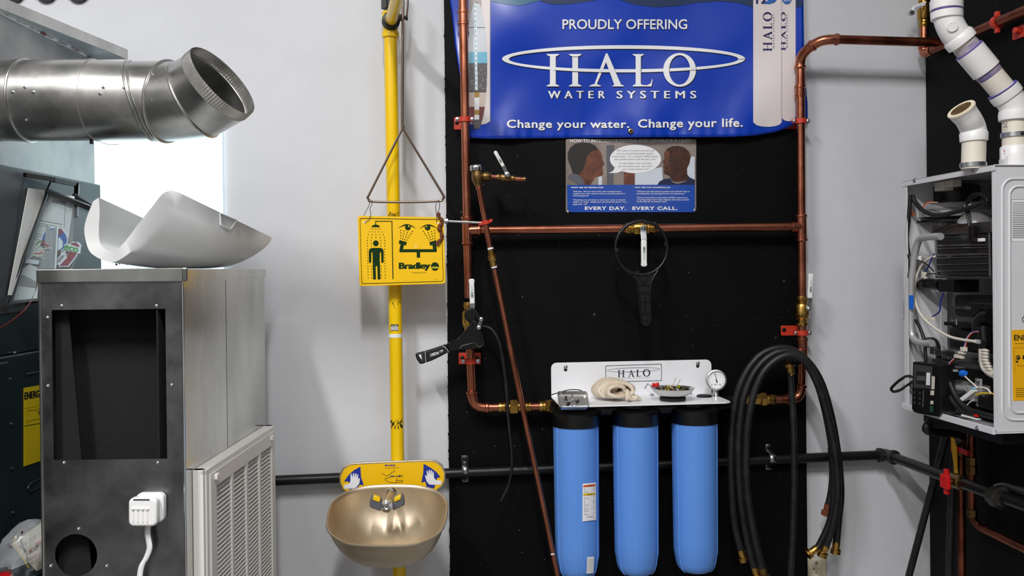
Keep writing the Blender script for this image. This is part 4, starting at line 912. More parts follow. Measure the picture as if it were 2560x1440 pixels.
hose([(1886, 1420, -.13), (1866, 1340, -.13), (1850, 1230, -.14), (1846, 1110, -.15), (1854, 1020, -.155), (1878, 945, -.16), (1915, 897, -.165), (1960, 878, -.17), (2008, 893, -.17), (2050, 950, -.165), (2078, 1040, -.155), (2095, 1140, -.145), (2102, 1230, -.135), (2096, 1300, -.125), (2091, 1356, -.12)], 'middle black hose of the looped bundle hanging furthest right')
hose([(1906, 1422, -.15), (1886, 1340, -.155), (1868, 1230, -.165), (1866, 1110, -.175), (1876, 1020, -.185), (1900, 945, -.19), (1935, 903, -.195), (1975, 888, -.2), (2015, 908, -.2), (2050, 975, -.195), (2074, 1060, -.185), (2090, 1150, -.175), (2094, 1240, -.165), (2080, 1320, -.15), (2064, 1366, -.14)], 'front black hose of the looped bundle', m1='brass', m0='brass_old')
hose([(2078, 1120, -.088), (2082, 1180, -.086), (2078, 1230, -.08), (2071, 1262, -.075)], 'short black hose with a rusty orange end', ends=(False, True), m1='rust')
# spigot with its own hose
sp = P(1980, 893, YC-.04)
t = thing('hose_spigot', 'brass spigot with black wheel handle on the right copper riser', 'spigot', sp)
obj('body', B().tube([P(1998, 882, YC), sp], .011, 16).tube([sp, P(1973, 908, YC-.05)], .0115, 16).ball(sp, .016), M['brass'], t)
hc = P(1990, 896, YC-.085); hn = Vector((.15, -1, .1)).normalized(); hb = basis(hn)
obj('bonnet', B().tube([sp, hc], .007, 12), M['brass'], t)
wh = obj('wheel_handle', B().tube([hc+hb@Vector((.019*math.cos(a), .019*math.sin(a), 0)) for a in [2*math.pi*i/32 for i in range(32)]], .0042, 8, closed=True), M['black_plastic'], t)
for i in range(7):
    a = 2*math.pi*i/7; v = hb@Vector((math.cos(a), math.sin(a), 0)); obj('wheel_knob', B().ball(hc+v*.023, .005, 10, 6), M['black_plastic'], wh); obj('spoke', B().tube([hc, hc+v*.018], .0028, 6), M['black_plastic'], wh)
inst('screw', SCREW, wh, frame(hc+hn*.003, hn))
obj('outlet_nut', B().lathe(P(1973, 908, YC-.05), P(1978, 935, YC-.05)-P(1973, 908, YC-.05), [(.0145, 0), (.0165, .003), (.0165, .012), (.012, .015), (.011, .034), (.0125, .038)], 16), M['brass'], t, angle=30)
tag(obj('garden_hose', B().tube(cr([P(1976, 932, YC-.05), P(1979, 980, YC-.05), P(1984, 1080, YC-.055), P(1985, 1200, YC-.05), P(1982, 1330, YC-.045), P(1974, 1470, YC-.04)], 8), .0108, 14), M['rubber'], None), 'single black hose dropping straight from the spigot', 'hose')
# leaning black rod
tag(obj('leaning_rod', B().tube([P(2368, 1076, -.27), P(2262, 1478, -.1)], .0115, 14), M['rubber'], None), 'black rod leaning against the wall under the open heater', 'rod')
# ================================================================== yellow emergency shower / eyewash column
YY = -.105; RY = .0212
yy = lambda px, py, dy=0: P(px, py, YY+dy)
t = thing('emergency_shower_column', 'yellow standpipe of the emergency shower with pull rod and eyewash bowl', 'eyewash station', (0, 0, 0))
bp_ = yy(999, 1480); t.location = bp_; WL[t] = Vector(bp_)
obj('standpipe', B().tube([yy(976, 70), yy(982, 450), yy(989, 830), yy(999, 1480)], RY, 26), M['yellow'], t)
pm_ = lambda off: (lambda px, py: None)
def ywrap(off=.0006):
    def f(px, py):
        # front surface of the standpipe at this pixel
        c = yy(976+(py-70)*23/1410, py); d = ray(px, py); o = CAM-Vector((c.x, YY, 0)); a = d.x**2+d.y**2; b_ = 2*(o.x*d.x+o.y*d.y); c_ = o.x**2+o.y**2-(RY+off)**2; D = max(0, b_*b_-4*a*c_)
        return CAM+d*((-b_-math.sqrt(D))/(2*a))
    return f
yw = ywrap(); yw2 = ywrap(.0012)
def yband(name, y0_, y1_, m, x0_=None, x1_=None, off=.0006):
    f = ywrap(off); cx = lambda py: 976+(py-70)*23/1410
    return obj(name, B().grid(lambda u, v: f(((cx(y0_)-16) if x0_ is None else x0_)*(1-u)+((cx(y0_)+16) if x1_ is None else x1_)*u, y0_+(y1_-y0_)*v), 16, 2), M[m], t, fixn=False, angle=80)
c1, c2 = yy(988.4, 834), yy(988.6, 843.5); obj('white_band', B().tube([c1, c2], RY+.0008, 26), M['print_white'], t, label='white ring of tape')
yband('number_sticker', 811, 827, 'ink', 977, 996); yband('number_sticker', 816.5, 825.5, 'print_white', 978, 995, .0009)
text(t, '095', (980, 817.5, 993, 825), M['ink'], yw2, bold=.0); text(t, 'ID NUMBER', (979, 812.6, 994, 815.4), M['print_white'], yw2)
rs = random.Random(8)
for y0_, y1_, n_ in ((529, 540, 12), (748, 775, 6), (1048, 1066, 34)):
    ps = []
    for k in range(n_):
        cx = 976+(y0_-70)*23/1410+rs.uniform(-15, 15); cy = rs.uniform(y0_, y1_); ps += line([(cx, cy), (cx+rs.uniform(-1.5, 1.5), cy+rs.uniform(3, 9))], rs.uniform(.8, 2.2))
    shape(t, 'worn_print', ps, M['ink'], yw)
# tee, arm, black rings at the top
tp = yy(976, 70)
b = B().lathe(yy(976.5, 96), yy(976, 25)-yy(976.5, 96), [(RY+.001, 0), (RY+.006, .002), (RY+.0065, .018), (RY+.003, .022), (RY+.003, .062), (RY+.0065, .066), (RY+.0065, .082), (RY+.001, .084)], 26)
tee = obj('tee', b, M['yellow'], t)
obj('tee_bumps', B().tube([yy(960, 85), yy(961, 35)], .004, 8), M['yellow'], tee)
ad = (P(992, 0, YY-.24)-P(977, 52, YY-.03)).normalized(); a0 = P(977, 54, YY-.018)
obj('arm_socket', B().lathe(a0-ad*.01, ad, [(.024, 0), (.0285, .004), (.0285, .02), (.026, .022), (.0275, .026), (.0275, .034), (.023, .036)], 26), M['black_iron'], t)
obj('shower_arm', B().tube([a0, a0+ad*.5], .019, 22), M['yellow'], t)
obj('riser', B().tube([yy(975.5, 24), yy(974.5, -60)], RY*.9, 20), M['black_iron'], t); obj('riser_nut', B().lathe(yy(965, 22), (0, 0, 1), [(.016, 0), (.016, .03)], 6), M['black_iron'], t, smooth=False)
# valve lever bolt and pull rod with triangle
YT = -.175
obj('valve_bolt', B().lathe(P(998, 44, -.15), (1, 0, 0), [(.011, 0), (.011, .012), (.006, .013), (.006, .02), (.009, .021), (.009, .027)], 6), M['iron_fitting'], t, smooth=False)
obj('lever_link', B().tube([P(1016, 44, -.165), P(1019, 20, -.17), P(1022, -40, -.172)], .0028, 8), M['rod_brown'], t)
hd = obj('pull_rod', B().tube([P(1009, -60, YT), P(1007, 60, YT), P(1005.5, 322, YT)], .0042, 10), M['rod_brown'], t)
tri = [(1006.5, 321), (1003, 327), (925, 482), (920, 492), (922, 500), (930, 504), (1010, 505.5), (1096, 503), (1106, 499), (1108, 491), (1104, 481), (1014, 333), (1009, 323)]
obj('triangle_handle', B().tube(cr([P(a, c, YT) for a, c in tri], 3, True), .0036, 8, closed=True), M['rod_brown'], t, label='triangular brown steel pull handle')
# oval backplate with hands
zf = zm(780, 1125, 4.571); YO = -.136
ov_l = [(480, 150), (350, 200), (308, 300), (320, 400), (390, 500)]
outline = [(420, 500), (345, 450), (310, 370), (308, 290), (350, 205), (420, 160), (480, 148), (900, 128), (1330, 112), (1420, 124), (1490, 175), (1528, 260), (1525, 350), (1490, 420), (1420, 470)]
pl = obj('hand_plate', B().prism([P(*zf(*p), YO) for p in outline], (0, .012, 0)), M['stainless'], t, bevel=.002, label='oval steel plate with a yellow hand print label')
inner = [(430, 490), (362, 450), (328, 370), (327, 300), (365, 222), (425, 180), (485, 168), (900, 148), (1330, 133), (1412, 144), (1472, 190), (1508, 262), (1506, 345), (1475, 408), (1410, 460)]
mo = lambda off: (lambda px, py: P(px, py, YO-off))
shape(pl, 'yellow_label', [[zf(*p) for p in inner]], M['yellow_sign'], mo(.0006))
shape(pl, 'blue_fan', [[zf(*p) for p in [(553, 190), (480, 230), (420, 285), (365, 360), (410, 360), (440, 395), (420, 450), (500, 455), (545, 398), (592, 402), (560, 310)]], [zf(*p) for p in [(1275, 157), (1360, 205), (1420, 250), (1470, 310), (1428, 320), (1425, 345), (1395, 440), (1310, 420), (1295, 362), (1250, 372), (1272, 250)]]], M['sign_blue'], mo(.001))
lh = [(360, 400), (425, 385), (440, 350), (440, 280), (452, 270), (462, 320), (470, 266), (482, 266), (488, 315), (498, 264), (508, 268), (510, 318), (520, 275), (528, 280), (526, 340), (535, 322), (548, 325), (542, 380), (510, 425), (470, 440), (370, 444)]
rh = [(1290, 290), (1303, 290), (1315, 310), (1310, 240), (1322, 236), (1332, 285), (1335, 228), (1347, 228), (1352, 285), (1358, 230), (1370, 232), (1372, 290), (1380, 245), (1390, 248), (1395, 320), (1420, 345), (1478, 350), (1476, 396), (1400, 398), (1340, 395), (1310, 360)]
shape(pl, 'white_hand', [[zf(*p) for p in lh]], M['print_white'], mo(.0014)); shape(pl, 'white_hand', [[zf(*p) for p in rh]], M['print_white'], mo(.0014))
text(pl, 'Bradley', (zf(834, 165), zf(955, 162), zf(955, 190), zf(834, 192)), M['sign_blue'], mo(.0012), bold=.03)
shape(pl, 'diagram', line([zf(795, 265), zf(830, 285), zf(850, 298), zf(890, 280), zf(905, 260), zf(940, 245), zf(940, 220)], 1)+line([zf(832, 330), zf(850, 355), zf(900, 370), zf(960, 375), zf(975, 295), zf(900, 305), zf(832, 330)], .9)+line([zf(960, 348), zf(1036, 345), zf(1036, 365), zf(960, 370)], .8)+line([zf(835, 208), zf(995, 200)], .6)+line([zf(985, 292), zf(1040, 290)], .8)+line([zf(985, 306), zf(1040, 303)], .8), M['ink'], mo(.0012))
shape(pl, 'diagram', [[zf(985, 292), zf(1010, 291), zf(1005, 305), zf(985, 306)], [zf(900, 292), zf(940, 296), zf(940, 306), zf(900, 306)]], M['sign_blue'], mo(.0013))
text(pl, 'PUSH', (zf(880, 390), zf(965, 388), zf(965, 402), zf(880, 404)), M['sign_blue'], mo(.0012))
# bowl: rim outline on a forward-tilted plane
b0, b1 = P(965, 1216, -.176), P(970, 1364, -.485)
rimx = Vector((1, 0, 0)); rn_ = rimx.cross(b1-b0).normalized()
if rn_.z < 0: rn_ = -rn_
rim = [(640, 418), (760, 408), (900, 403), (1060, 404), (1200, 412), (1330, 440), (1430, 480), (1500, 535), (1538, 600), (1542, 680), (1530, 780), (1505, 870), (1460, 940), (1390, 995), (1290, 1040), (1180, 1075), (1040, 1090), (860, 1095), (680, 1093), (500, 1082), (380, 1060), (280, 1010), (210, 950), (172, 880), (178, 800), (195, 700), (225, 620), (290, 550), (380, 490), (500, 445)]
rim3 = [PL(*zf(*p), b0, rn_) for p in rim]; rim3 = cr(rim3, 3, True); nR = len(rim3)
cen = sum(rim3, Vector())/nR; bot = cen-rn_*.145+(b0-b1).normalized()*.012
def lay(s, h, o=0): return [bot.lerp(cen, h)+(p-cen)*s+rn_*o for p in rim3]
prof = [(1.015, 1, -.003), (1.02, 1, 0), (1.012, 1, .0025), (.985, 1, .0015), (.965, .93, 0), (.93, .78, 0), (.86, .58, 0), (.75, .38, 0), (.58, .2, 0), (.4, .1, 0), (.22, .06, 0), (.06, .045, 0)]
seq = [lay(*p) for p in prof]; b = B(); b.add([p for l in seq for p in l], [(i*nR+k, i*nR+(k+1) % nR, (i+1)*nR+(k+1) % nR, (i+1)*nR+k) for i in range(len(seq)-1) for k in range(nR)]); b.f.append(tuple(range((len(seq)-1)*nR, len(seq)*nR)))
po = [(1.015, 1, -.003), (.98, .9, 0), (.94, .74, 0), (.87, .54, 0), (.76, .34, 0), (.59, .15, 0), (.42, .045, 0), (.22, .0, 0), (.06, -.01, 0)]
seq = [lay(*p) for p in po]; n0 = len(b.v); b.add([p for l in seq for p in l], [(i*nR+k, (i+1)*nR+k, (i+1)*nR+(k+1) % nR, i*nR+(k+1) % nR) for i in range(len(seq)-1) for k in range(nR)])
bw = obj('bowl', b, M['stainless'], t, angle=70, fixn=False, label='stainless steel eyewash bowl with a rolled rim')
obj('drain_cap', B().lathe(bot.lerp(cen, .05), rn_, [(.034, 0), (.034, .004), (.026, .008), (.006, .009)], 28), M['stainless'], bw)
obj('support_flange', B().lathe(bot-rn_*.004+Vector((0, .01, 0)), (0, 0, -1), [(.05, 0), (.055, .004), (.055, .012), (.045, .016)], 28), M['yellow'], t)
obj('support_arm', B().tube([bot-Vector((0, 0, .012)), Vector((bp_.x, YY, bot.z-.012))], .016, 16), M['yellow'], t)
# eyewash heads
s0_ = P(*zf(910, 480), -.205); s1_ = P(*zf(855, 640), -.32)
obj('spray_stem', B().tube([s0_, s0_.lerp(s1_, .5), s1_], .0105, 16), M['stainless'], t); obj('stem_collar', B().lathe(s0_, s1_-s0_, [(.016, -.002), (.016, .006), (.013, .01)], 20), M['chrome'], t)
obj('stem_cap', B().lathe(s1_-(s1_-s0_).normalized()*.004, Vector((-.05, -1, .1)), [(.019, 0), (.0195, .012), (.018, .017), (.008, .02), (.004, .018), (.001, .018)], 28), M['chrome'], t, label='polished round push cap')
for lst, lab in (([(660, 590), (690, 525), (790, 570), (800, 690), (770, 700), (660, 655)], 'left'), ([(940, 600), (1015, 520), (1045, 525), (1062, 630), (930, 695), (900, 650)], 'right')):
    h = obj('spray_head', B().prism([P(*zf(*p), -.315) for p in lst], (0, .036, 0)), M['spray_grey'], t, bevel=.006, seg=3, label='grey rubber %s spray head' % lab)
    q = [(705, 520), (782, 555), (768, 600), (690, 572)] if lab == 'left' else [(940, 555), (1015, 515), (1015, 565), (940, 598)]
    obj('dust_cap', B().prism([P(*zf(*p), -.318) for p in q], (0, .02, 0)), M['yellow'], h, bevel=.002)

# ================================================================== hanging yellow sign
YSG = -.182
t = thing('safety_sign', 'yellow safety sign with green shower and eyewash pictograms hung on wires', 'sign', P(1005, 714, YSG))
zf = zm(880, 530, 7.58); ms = lambda off: (lambda px, py: P(px, py, YSG-off))
def quadmap(u, v):
    tl, tr, br, bl = (107, 72), (1738, 100), (1772, 1355), (142, 1405)
    return ((tl[0]*(1-u)+tr[0]*u)*(1-v)+(bl[0]*(1-u)+br[0]*u)*v, (tl[1]*(1-u)+tr[1]*u)*(1-v)+(bl[1]*(1-u)+br[1]*u)*v)
def rq(d, r): return [zf(*quadmap(x, y*1.0)) for x, y in [(a, c) for a, c in rrect(d, d*1.3, 1-d, 1-d*1.3, r, 5)]]
obj('plate', B().prism([P(a, c, YSG) for a, c in rq(0, .035)], (0, .002, 0)), M['yellow_sign'], t, smooth=False)
o_, i_ = rq(.0235, .03), rq(.029, .027); shape(t, 'border', [[o_[k], o_[(k+1) % len(o_)], i_[(k+1) % len(o_)], i_[k]] for k in range(len(o_))], M['sign_green'], ms(.0004))
G = M['sign_green']
def sg(name, polys, m=None, off=.0004): return shape(t, name, [[zf(*p) for p in q] for q in polys], m or G, ms(off))
sg('pictogram', [[(440, 168), (765, 170), (765, 185), (440, 184)], [(440, 168), (455, 168), (455, 240), (440, 240)], [(748, 170), (764, 170), (786, 1268), (778, 1275), (768, 1268)], [(370, 288)]+[(450-80*math.cos(a), 288-50*math.sin(a)) for a in [math.pi*i/12 for i in range(13)]]])
sg('pictogram', [disc(452, 593, 54, 56, 24)])
sg('pictogram', [[(318, 760), (322, 720), (350, 690), (400, 680), (530, 680), (575, 692), (597, 725), (600, 760), (600, 950), (592, 962), (560, 962), (555, 950), (550, 765), (528, 765), (526, 900), (540, 1270), (530, 1280), (495, 1280), (485, 1270), (480, 1060), (478, 1030), (462, 1020), (448, 1035), (455, 1270), (445, 1280), (410, 1280), (400, 1270), (390, 900), (388, 765), (368, 765), (364, 950), (355, 965), (330, 965), (320, 950)]])
dots = []
for y, xs in ((322, (370, 410, 450, 490, 530)), (375, (333, 392, 450, 510, 570)), (430, (310, 382, 452, 524, 595)), (482, (295, 372, 453, 532, 610)), (537, (290, 363, 542, 618)), (590, (289, 365, 545, 620)), (643, (290, 367, 543, 621)), (699, (293, 621)), (753, (294, 622)), (807, (295, 620)), (860, (296, 620)), (915, (297, 621)), (970, (299, 622)), (1026, (300, 370, 550, 623)), (1078, (302, 371, 552, 625)), (1132, (303, 372, 553, 627)), (1190, (304, 373, 555, 628)), (1246, (306, 374, 557, 629))):
    dots += [disc(x, y, 9, None, 8) for x in xs]
dots += [disc(x, y, 10, None, 8) for x, y in ((924, 345), (985, 365), (1048, 385), (1142, 365), (923, 395), (979, 412), (1033, 430), (1117, 405), (923, 444), (969, 458), (1018, 473), (1089, 445), (924, 495), (962, 508), (998, 518), (1037, 530), (1064, 488), (1352, 365), (1443, 386), (1506, 367), (1565, 348), (1378, 405), (1461, 431), (1512, 414), (1566, 398), (1407, 446), (1478, 474), (1523, 461), (1568, 446), (1433, 489), (1462, 530), (1497, 520), (1533, 508), (1568, 497))]
sg('pictogram_dots', dots)
def eye(cx, cy, hl):
    up = [(cx-175+350*i/16, cy+20-83*math.sin(math.pi*i/16)) for i in range(17)]; lo = [(cx-175+350*i/16, cy+20-83*math.sin(math.pi*i/16)+2+26*math.sin(math.pi*i/16)) for i in range(17)]
    return [[up[i], up[i+1], lo[i+1], lo[i]] for i in range(16)]
sg('pictogram', eye(1040, 292, 0)); sg('pictogram', eye(1447, 296, 0)); sg('pictogram', [disc(1058, 290, 54, 54, 24), disc(1432, 292, 54, 54, 24)], None, .0014)
sg('pictogram_glint', [disc(1078, 268, 16), disc(1410, 272, 15)], M['yellow_sign'], .0018)
sg('pictogram', [[(900, 530), (1040, 570), (1022, 637), (885, 598)], [(1465, 572), (1598, 530), (1598, 610), (1482, 637)], [(920, 605), (985, 625), (968, 705), (895, 740)], [(1525, 625), (1590, 605), (1610, 735), (1535, 705)], [(895, 735), (920, 705), (1590, 705), (1610, 735), (1600, 758), (905, 762)], [(1225, 755), (1290, 755), (1290, 865), (1228, 865)]])
text(t, 'Bradley', (zf(895, 960), zf(1478, 955), zf(1478, 1110), zf(895, 1118)), G, ms(.0004), bold=.018, spacing=.97, fat=1.1)
sg('emblem', [disc(1572, 1033, 77, 80, 30)]); sg('emblem_band', [[(1498, 1045), (1540, 1030), (1600, 1030), (1646, 1045), (1640, 1072), (1505, 1072)]], M['wire_lime'], .0008); sg('emblem_band', [[(1510, 985), (1540, 968), (1605, 968), (1634, 985), (1644, 1030), (1500, 1030)]], M['sign_green'], .0009)
text(t, 'Bradley', (zf(1512, 1048), zf(1636, 1046), zf(1636, 1072), zf(1512, 1074)), M['yellow_sign'], ms(.0012), bold=.03, shear=.2)
text(t, 'bradleycorp.com', (zf(1138, 1135), zf(1410, 1132), zf(1410, 1165), zf(1138, 1168)), G, ms(.0004)); text(t, '114-052', (zf(1580, 1276), zf(1625, 1275), zf(1625, 1287), zf(1580, 1288)), G, ms(.0004))
sg('hole', [disc(232, 198, 20), disc(1632, 208, 18), disc(1212, 650, 16)], M['print_white'], .0005)
for k, pts in enumerate(([(926, 499), (922, 515), (913, 532), (909, 540)], [(930, 500), (930, 510), (925, 522), (927, 535), (922, 548), (911, 556)])):
    obj('wire', B().tube(cr([P(a, c, YSG-.004 if k else YSG+.004) for a, c in pts], 5), .0011, 6), M['steel_dark'], t)
obj('wire', B().tube(cr([P(a, c, YSG-.002) for a, c in ((1092, 556), (1091, 535), (1089, 518), (1092, 504), (1096, 500), (1099, 510), (1098, 522), (1094, 532))], 5), .0011, 6), M['steel_dark'], t)
# ================================================================== furnace, plenum and round duct on the left
def kbox(b, x0, x1, d0, d1, z0, z1):
    c = K((x0+x1)/2, (d0+d1)/2, (z0+z1)/2); return b.obox(c, RIGHT*((x1-x0)/2), FWD*((d1-d0)/2), UP*((z1-z0)/2))
XF = -1.276; ZF = 1.879
TSCREW = screw_mesh(.0026)
t = FU = thing('furnace', 'dark teal steel furnace cabinet with a yellow energy label', 'furnace', K(-1.6, 2.2, 0))
obj('upper_cabinet', kbox(B(), -1.9, XF, 1.5, 2.8, 1.40, ZF), M['teal'], t, smooth=False, bevel=.004)
obj('lower_cabinet', kbox(B(), -1.9, XF+.008, 1.5, 2.8, 0, 1.398), M['teal'], t, smooth=False, bevel=.004)
obj('grey_reflection', kbox(B(), XF-.001, XF+.003, 1.55, 2.36, 1.505, ZF-.01), M['dark_grey'], t, smooth=False, bevel=.001)  # added panel; a reflection on the teal side painted in grey
obj('corner_post', kbox(B(), XF+.007, XF+.016, 1.5, 2.25, 0, 1.385), M['teal'], t, smooth=False, bevel=.003)
fp = K(XF+.0085, 2.3, 1.2); sd = lambda off: (lambda px, py: PL(px, py, fp+RIGHT*off, RIGHT))
for px, py in ((35, 882), (22.5, 948), (26, 1060), (28.5, 1171), (31, 1281)): inst('screw', TSCREW, t, frame(sd(0 if py > 900 else -.006)(px, py), RIGHT))
st = obj('energy_label', B().prism([sd(.001)(*p) for p in ((60, 970), (112, 961), (112, 1149), (60, 1166))], -RIGHT*.001), M['energy_yellow'], t, smooth=False)
text(st, 'ENERG', ((61.5, 981), (99, 975), (99, 992), (61.5, 999)), M['ink'], sd(.0016), fat=.9)
shape(st, 'printed_rule', line([(61, 1065), (112, 1056)], 1.2)+line([(66, 1084-30), (112, 1047-3)], .8)+line([(61, 1021), (112, 1012)], .5), M['ink'], sd(.0016)); text(st, 'Efficiency Rating (AFUE)', ((70, 1025), (130, 1016), (130, 1021), (70, 1030)), M['ink'], sd(.0016)); text(st, '95.0', ((95, 1028), (120, 1024), (120, 1033), (95, 1038)), M['ink'], sd(.0016))
obj('embossed_slot', B().tube([sd(0)(*p) for p in ((66, 936), (105, 929), (140, 922))], .003, 8), M['teal'], t)
obj('embossed_slot', B().tube(cr([sd(0)(*p) for p in ((105, 1195), (76, 1210), (70, 1224), (78, 1229), (105, 1214), (140, 1196))], 4), .003, 8), M['teal'], t)
obj('filter_rack', kbox(B(), XF, XF+.2, 1.95, 2.75, 0, .86), M['teal'], t, smooth=False, bevel=.003)
# plenum
XP = -1.294
t = thing('supply_plenum', 'galvanized sheet metal plenum on top of the furnace with a flared lid', 'plenum', K(-1.6, 2.2, ZF))
obj('body', kbox(B(), -1.9, XP, 1.5, 2.8, ZF+.0005, 2.27), M['galv'], t, smooth=False, bevel=.001)
o = [K(-1.92, 1.55, 2.271), K(-1.392, 1.55, 2.271), K(-1.282, 2.253, 2.271), K(-1.196, 2.81, 2.271), K(-1.92, 2.81, 2.271)]
obj('lid', B().prism(o, UP*.002), M['galv'], t, smooth=False)
obj('lid_lip', B().prism([K(-1.392, 1.55, 2.271), K(-1.196, 2.81, 2.271), K(-1.192, 2.81, 2.271), K(-1.388, 1.55, 2.271)], UP*.030), M['galv_side'], t, smooth=False)
obj('lid_lip', B().prism([K(-1.92, 2.81, 2.271), K(-1.192, 2.81, 2.271), K(-1.192, 2.814, 2.271), K(-1.92, 2.814, 2.271)], UP*.030), M['galv_side'], t, smooth=False)
pp0 = K(XP+.0008, 2.3, 2.2); pl_ = lambda px, py: PL(px, py, pp0, RIGHT)
tp_ = obj('foil_tape', B().prism([pl_(*p) for p in ((-10, 8), (222, 134), (214, 142), (-10, 30))], RIGHT*.0006), M['foil'], t, smooth=False, label='foil tape with red print')
pl2 = lambda px, py: PL(px, py, pp0+RIGHT*.0025, RIGHT)
for k, s in enumerate(('NASHUA', '324A UL', 'LISTED', 'NASHUA', '324A', 'UL')):
    f = lambda u, h: (6+u*206, 21+u*112+h*(.9-.4*u)); u0, u1 = .02+k*.165, .13+k*.165
    text(tp_, s, (f(u0, 1), f(u1, 1), f(u1, 11), f(u0, 13)), M['eco_red'], pl2, bold=.01)
shape(tp_, 'red_block', [[(24, 32), (40, 41), (40, 48), (27, 40)]], M['eco_red'], pl2); shape(tp_, 'red_block', [[(104, 78), (116, 85), (114, 90), (104, 84)]], M['eco_red'], pl2)
# round duct
D0 = .1016
ax_ = [(10, 252, 2.288), (70, 252, 2.288), (240, 251, 2.288), (325, 252, 2.287), (388, 254, 2.285), (462, 252, 2.268), (558, 201, 2.195)]
ap = [Q(*p) for p in ax_]
t = thing('round_duct', 'shiny galvanized round duct with a crimped open elbow end', 'duct', ap[2]-Vector((0, 0, .1)))
def seg(name, i, j, m='duct', r=D0): return obj(name, B().tube(SUB[i:j+1] if False else ap[i:j+1], r, 64, cap=False), M[m], t, solid=.0012)
tang = [(ap[min(i+1, len(ap)-1)]-ap[max(i-1, 0)]).normalized() for i in range(len(ap))]
def ringat(p, d, R):
    bs = basis(d); return [p+bs@Vector((R*math.cos(2*math.pi*k/64), R*math.sin(2*math.pi*k/64), 0)) for k in range(64)]
def loft(name, a, b_, ra=D0, rb=D0, m='duct'):
    (p, d), (q, e) = a, b_
    u = basis(d)@Vector((1, 0, 0)); A = []; C = []
    x = (UP-d*UP.dot(d)).normalized(); y = d.cross(x); x2 = (UP-e*UP.dot(e)).normalized(); y2 = e.cross(x2)
    for k in range(64): c, s = math.cos(2*math.pi*k/64), math.sin(2*math.pi*k/64); A.append(p+(x*c+y*s)*ra); C.append(q+(x2*c+y2*s)*rb)
    return obj(name, B().add(A+C, [(k, (k+1) % 64, 64+(k+1) % 64, 64+k) for k in range(64)]), M[m], t, angle=60)
dx_ = (ap[1]-ap[0]).normalized(); end_n = (RIGHT*.79+UP*.57-FWD*.24).normalized()
def mitre(e): return e.normalized()
m3 = (dx_+Vector((0, 0, -.22))).normalized(); m4 = (dx_*1+Vector((0, 0, .10))).normalized(); m5 = (dx_*.9+end_n*.5).normalized()
J = [(ap[0]-dx_*.002, dx_), (ap[1], dx_), (ap[2], dx_), (Q(350, 253, 2.288), (dx_+UP*.28+FWD*.1).normalized()), (Q(420, 254, 2.286), (dx_-UP*.13-FWD*.22).normalized()), (Q(484, 250, 2.272), (dx_+UP*.47-FWD*.15).normalized()), (Q(558, 201, 2.21)-end_n*.03, end_n), (Q(558, 201, 2.21), end_n)]
loft('takeoff_collar', J[0], J[1], D0*1.0, D0*1.02); loft('pipe_section', J[1], J[2]); loft('pipe_section', J[2], J[3]); loft('elbow_gore', J[3], J[4]); loft('elbow_gore', J[4], J[5], D0, D0*1.01); loft('elbow_gore', J[5], J[6], D0*1.01, D0)
for (p, d), rr, nm in ((J[1], .004, 'collar_bead'), (J[2], .0014, 'seam'), (J[3], .003, 'bead'), ((J[3][0]+dx_*.010, J[3][1]), .003, 'bead'), (J[4], .0034, 'bead'), (J[5], .0036, 'bead')):
    obj(nm, B().tube(ringat(p, d, D0+.001), rr, 8, closed=True), M['duct'], t)
obj('inner_seam', B().tube(ringat(J[6][0]+end_n*.001, end_n, D0-.004), .002, 8, closed=True), M['duct'], t)
bs = basis(end_n); n = 180; b = B(); rows = [(0, 0), (.004, 1), (.02, 1), (.028, .9), (.03, .2)]
for h, am in rows: b.v += [J[6][0]+end_n*h+bs@Vector(((D0-.001*h/.03+am*(.0016 if k % 2 else -.0012))*math.cos(2*math.pi*k/n), (D0-.001*h/.03+am*(.0016 if k % 2 else -.0012))*math.sin(2*math.pi*k/n), 0)) for k in range(n)]
b.f += [(i*n+k, i*n+(k+1) % n, (i+1)*n+(k+1) % n, (i+1)*n+k) for i in range(len(rows)-1) for k in range(n)]
obj('crimped_end', b, M['duct'], t, angle=20)
dc = Q(150, 252, 2.288)
def dsurf(px, py):
    d = ray(px, py); u = dx_; oc = CAM-dc; dd = d-u*d.dot(u); oo = oc-u*oc.dot(u); a = dd.dot(dd); b_ = 2*dd.dot(oo); c_ = oo.dot(oo)-D0**2; D = max(0, b_*b_-4*a*c_); return CAM+d*((-b_-math.sqrt(D))/(2*a))
for px, py in ((83, 230), (62, 218), (66, 300), (250, 234), (258, 218), (310, 219), (381, 186), (381, 250), (425, 247), (32, 230)):
    p = dsurf(px, py); n_ = (p-dc); n_ = (n_-dx_*n_.dot(dx_)).normalized(); inst('screw', TSCREW, t, frame(p, n_))
obj('clip', B().box(Q(229, 352, 2.27)-Vector((.004, .004, .008)), Q(229, 352, 2.27)+Vector((.004, .004, .005))), M['black_plastic'], t, bevel=.001)
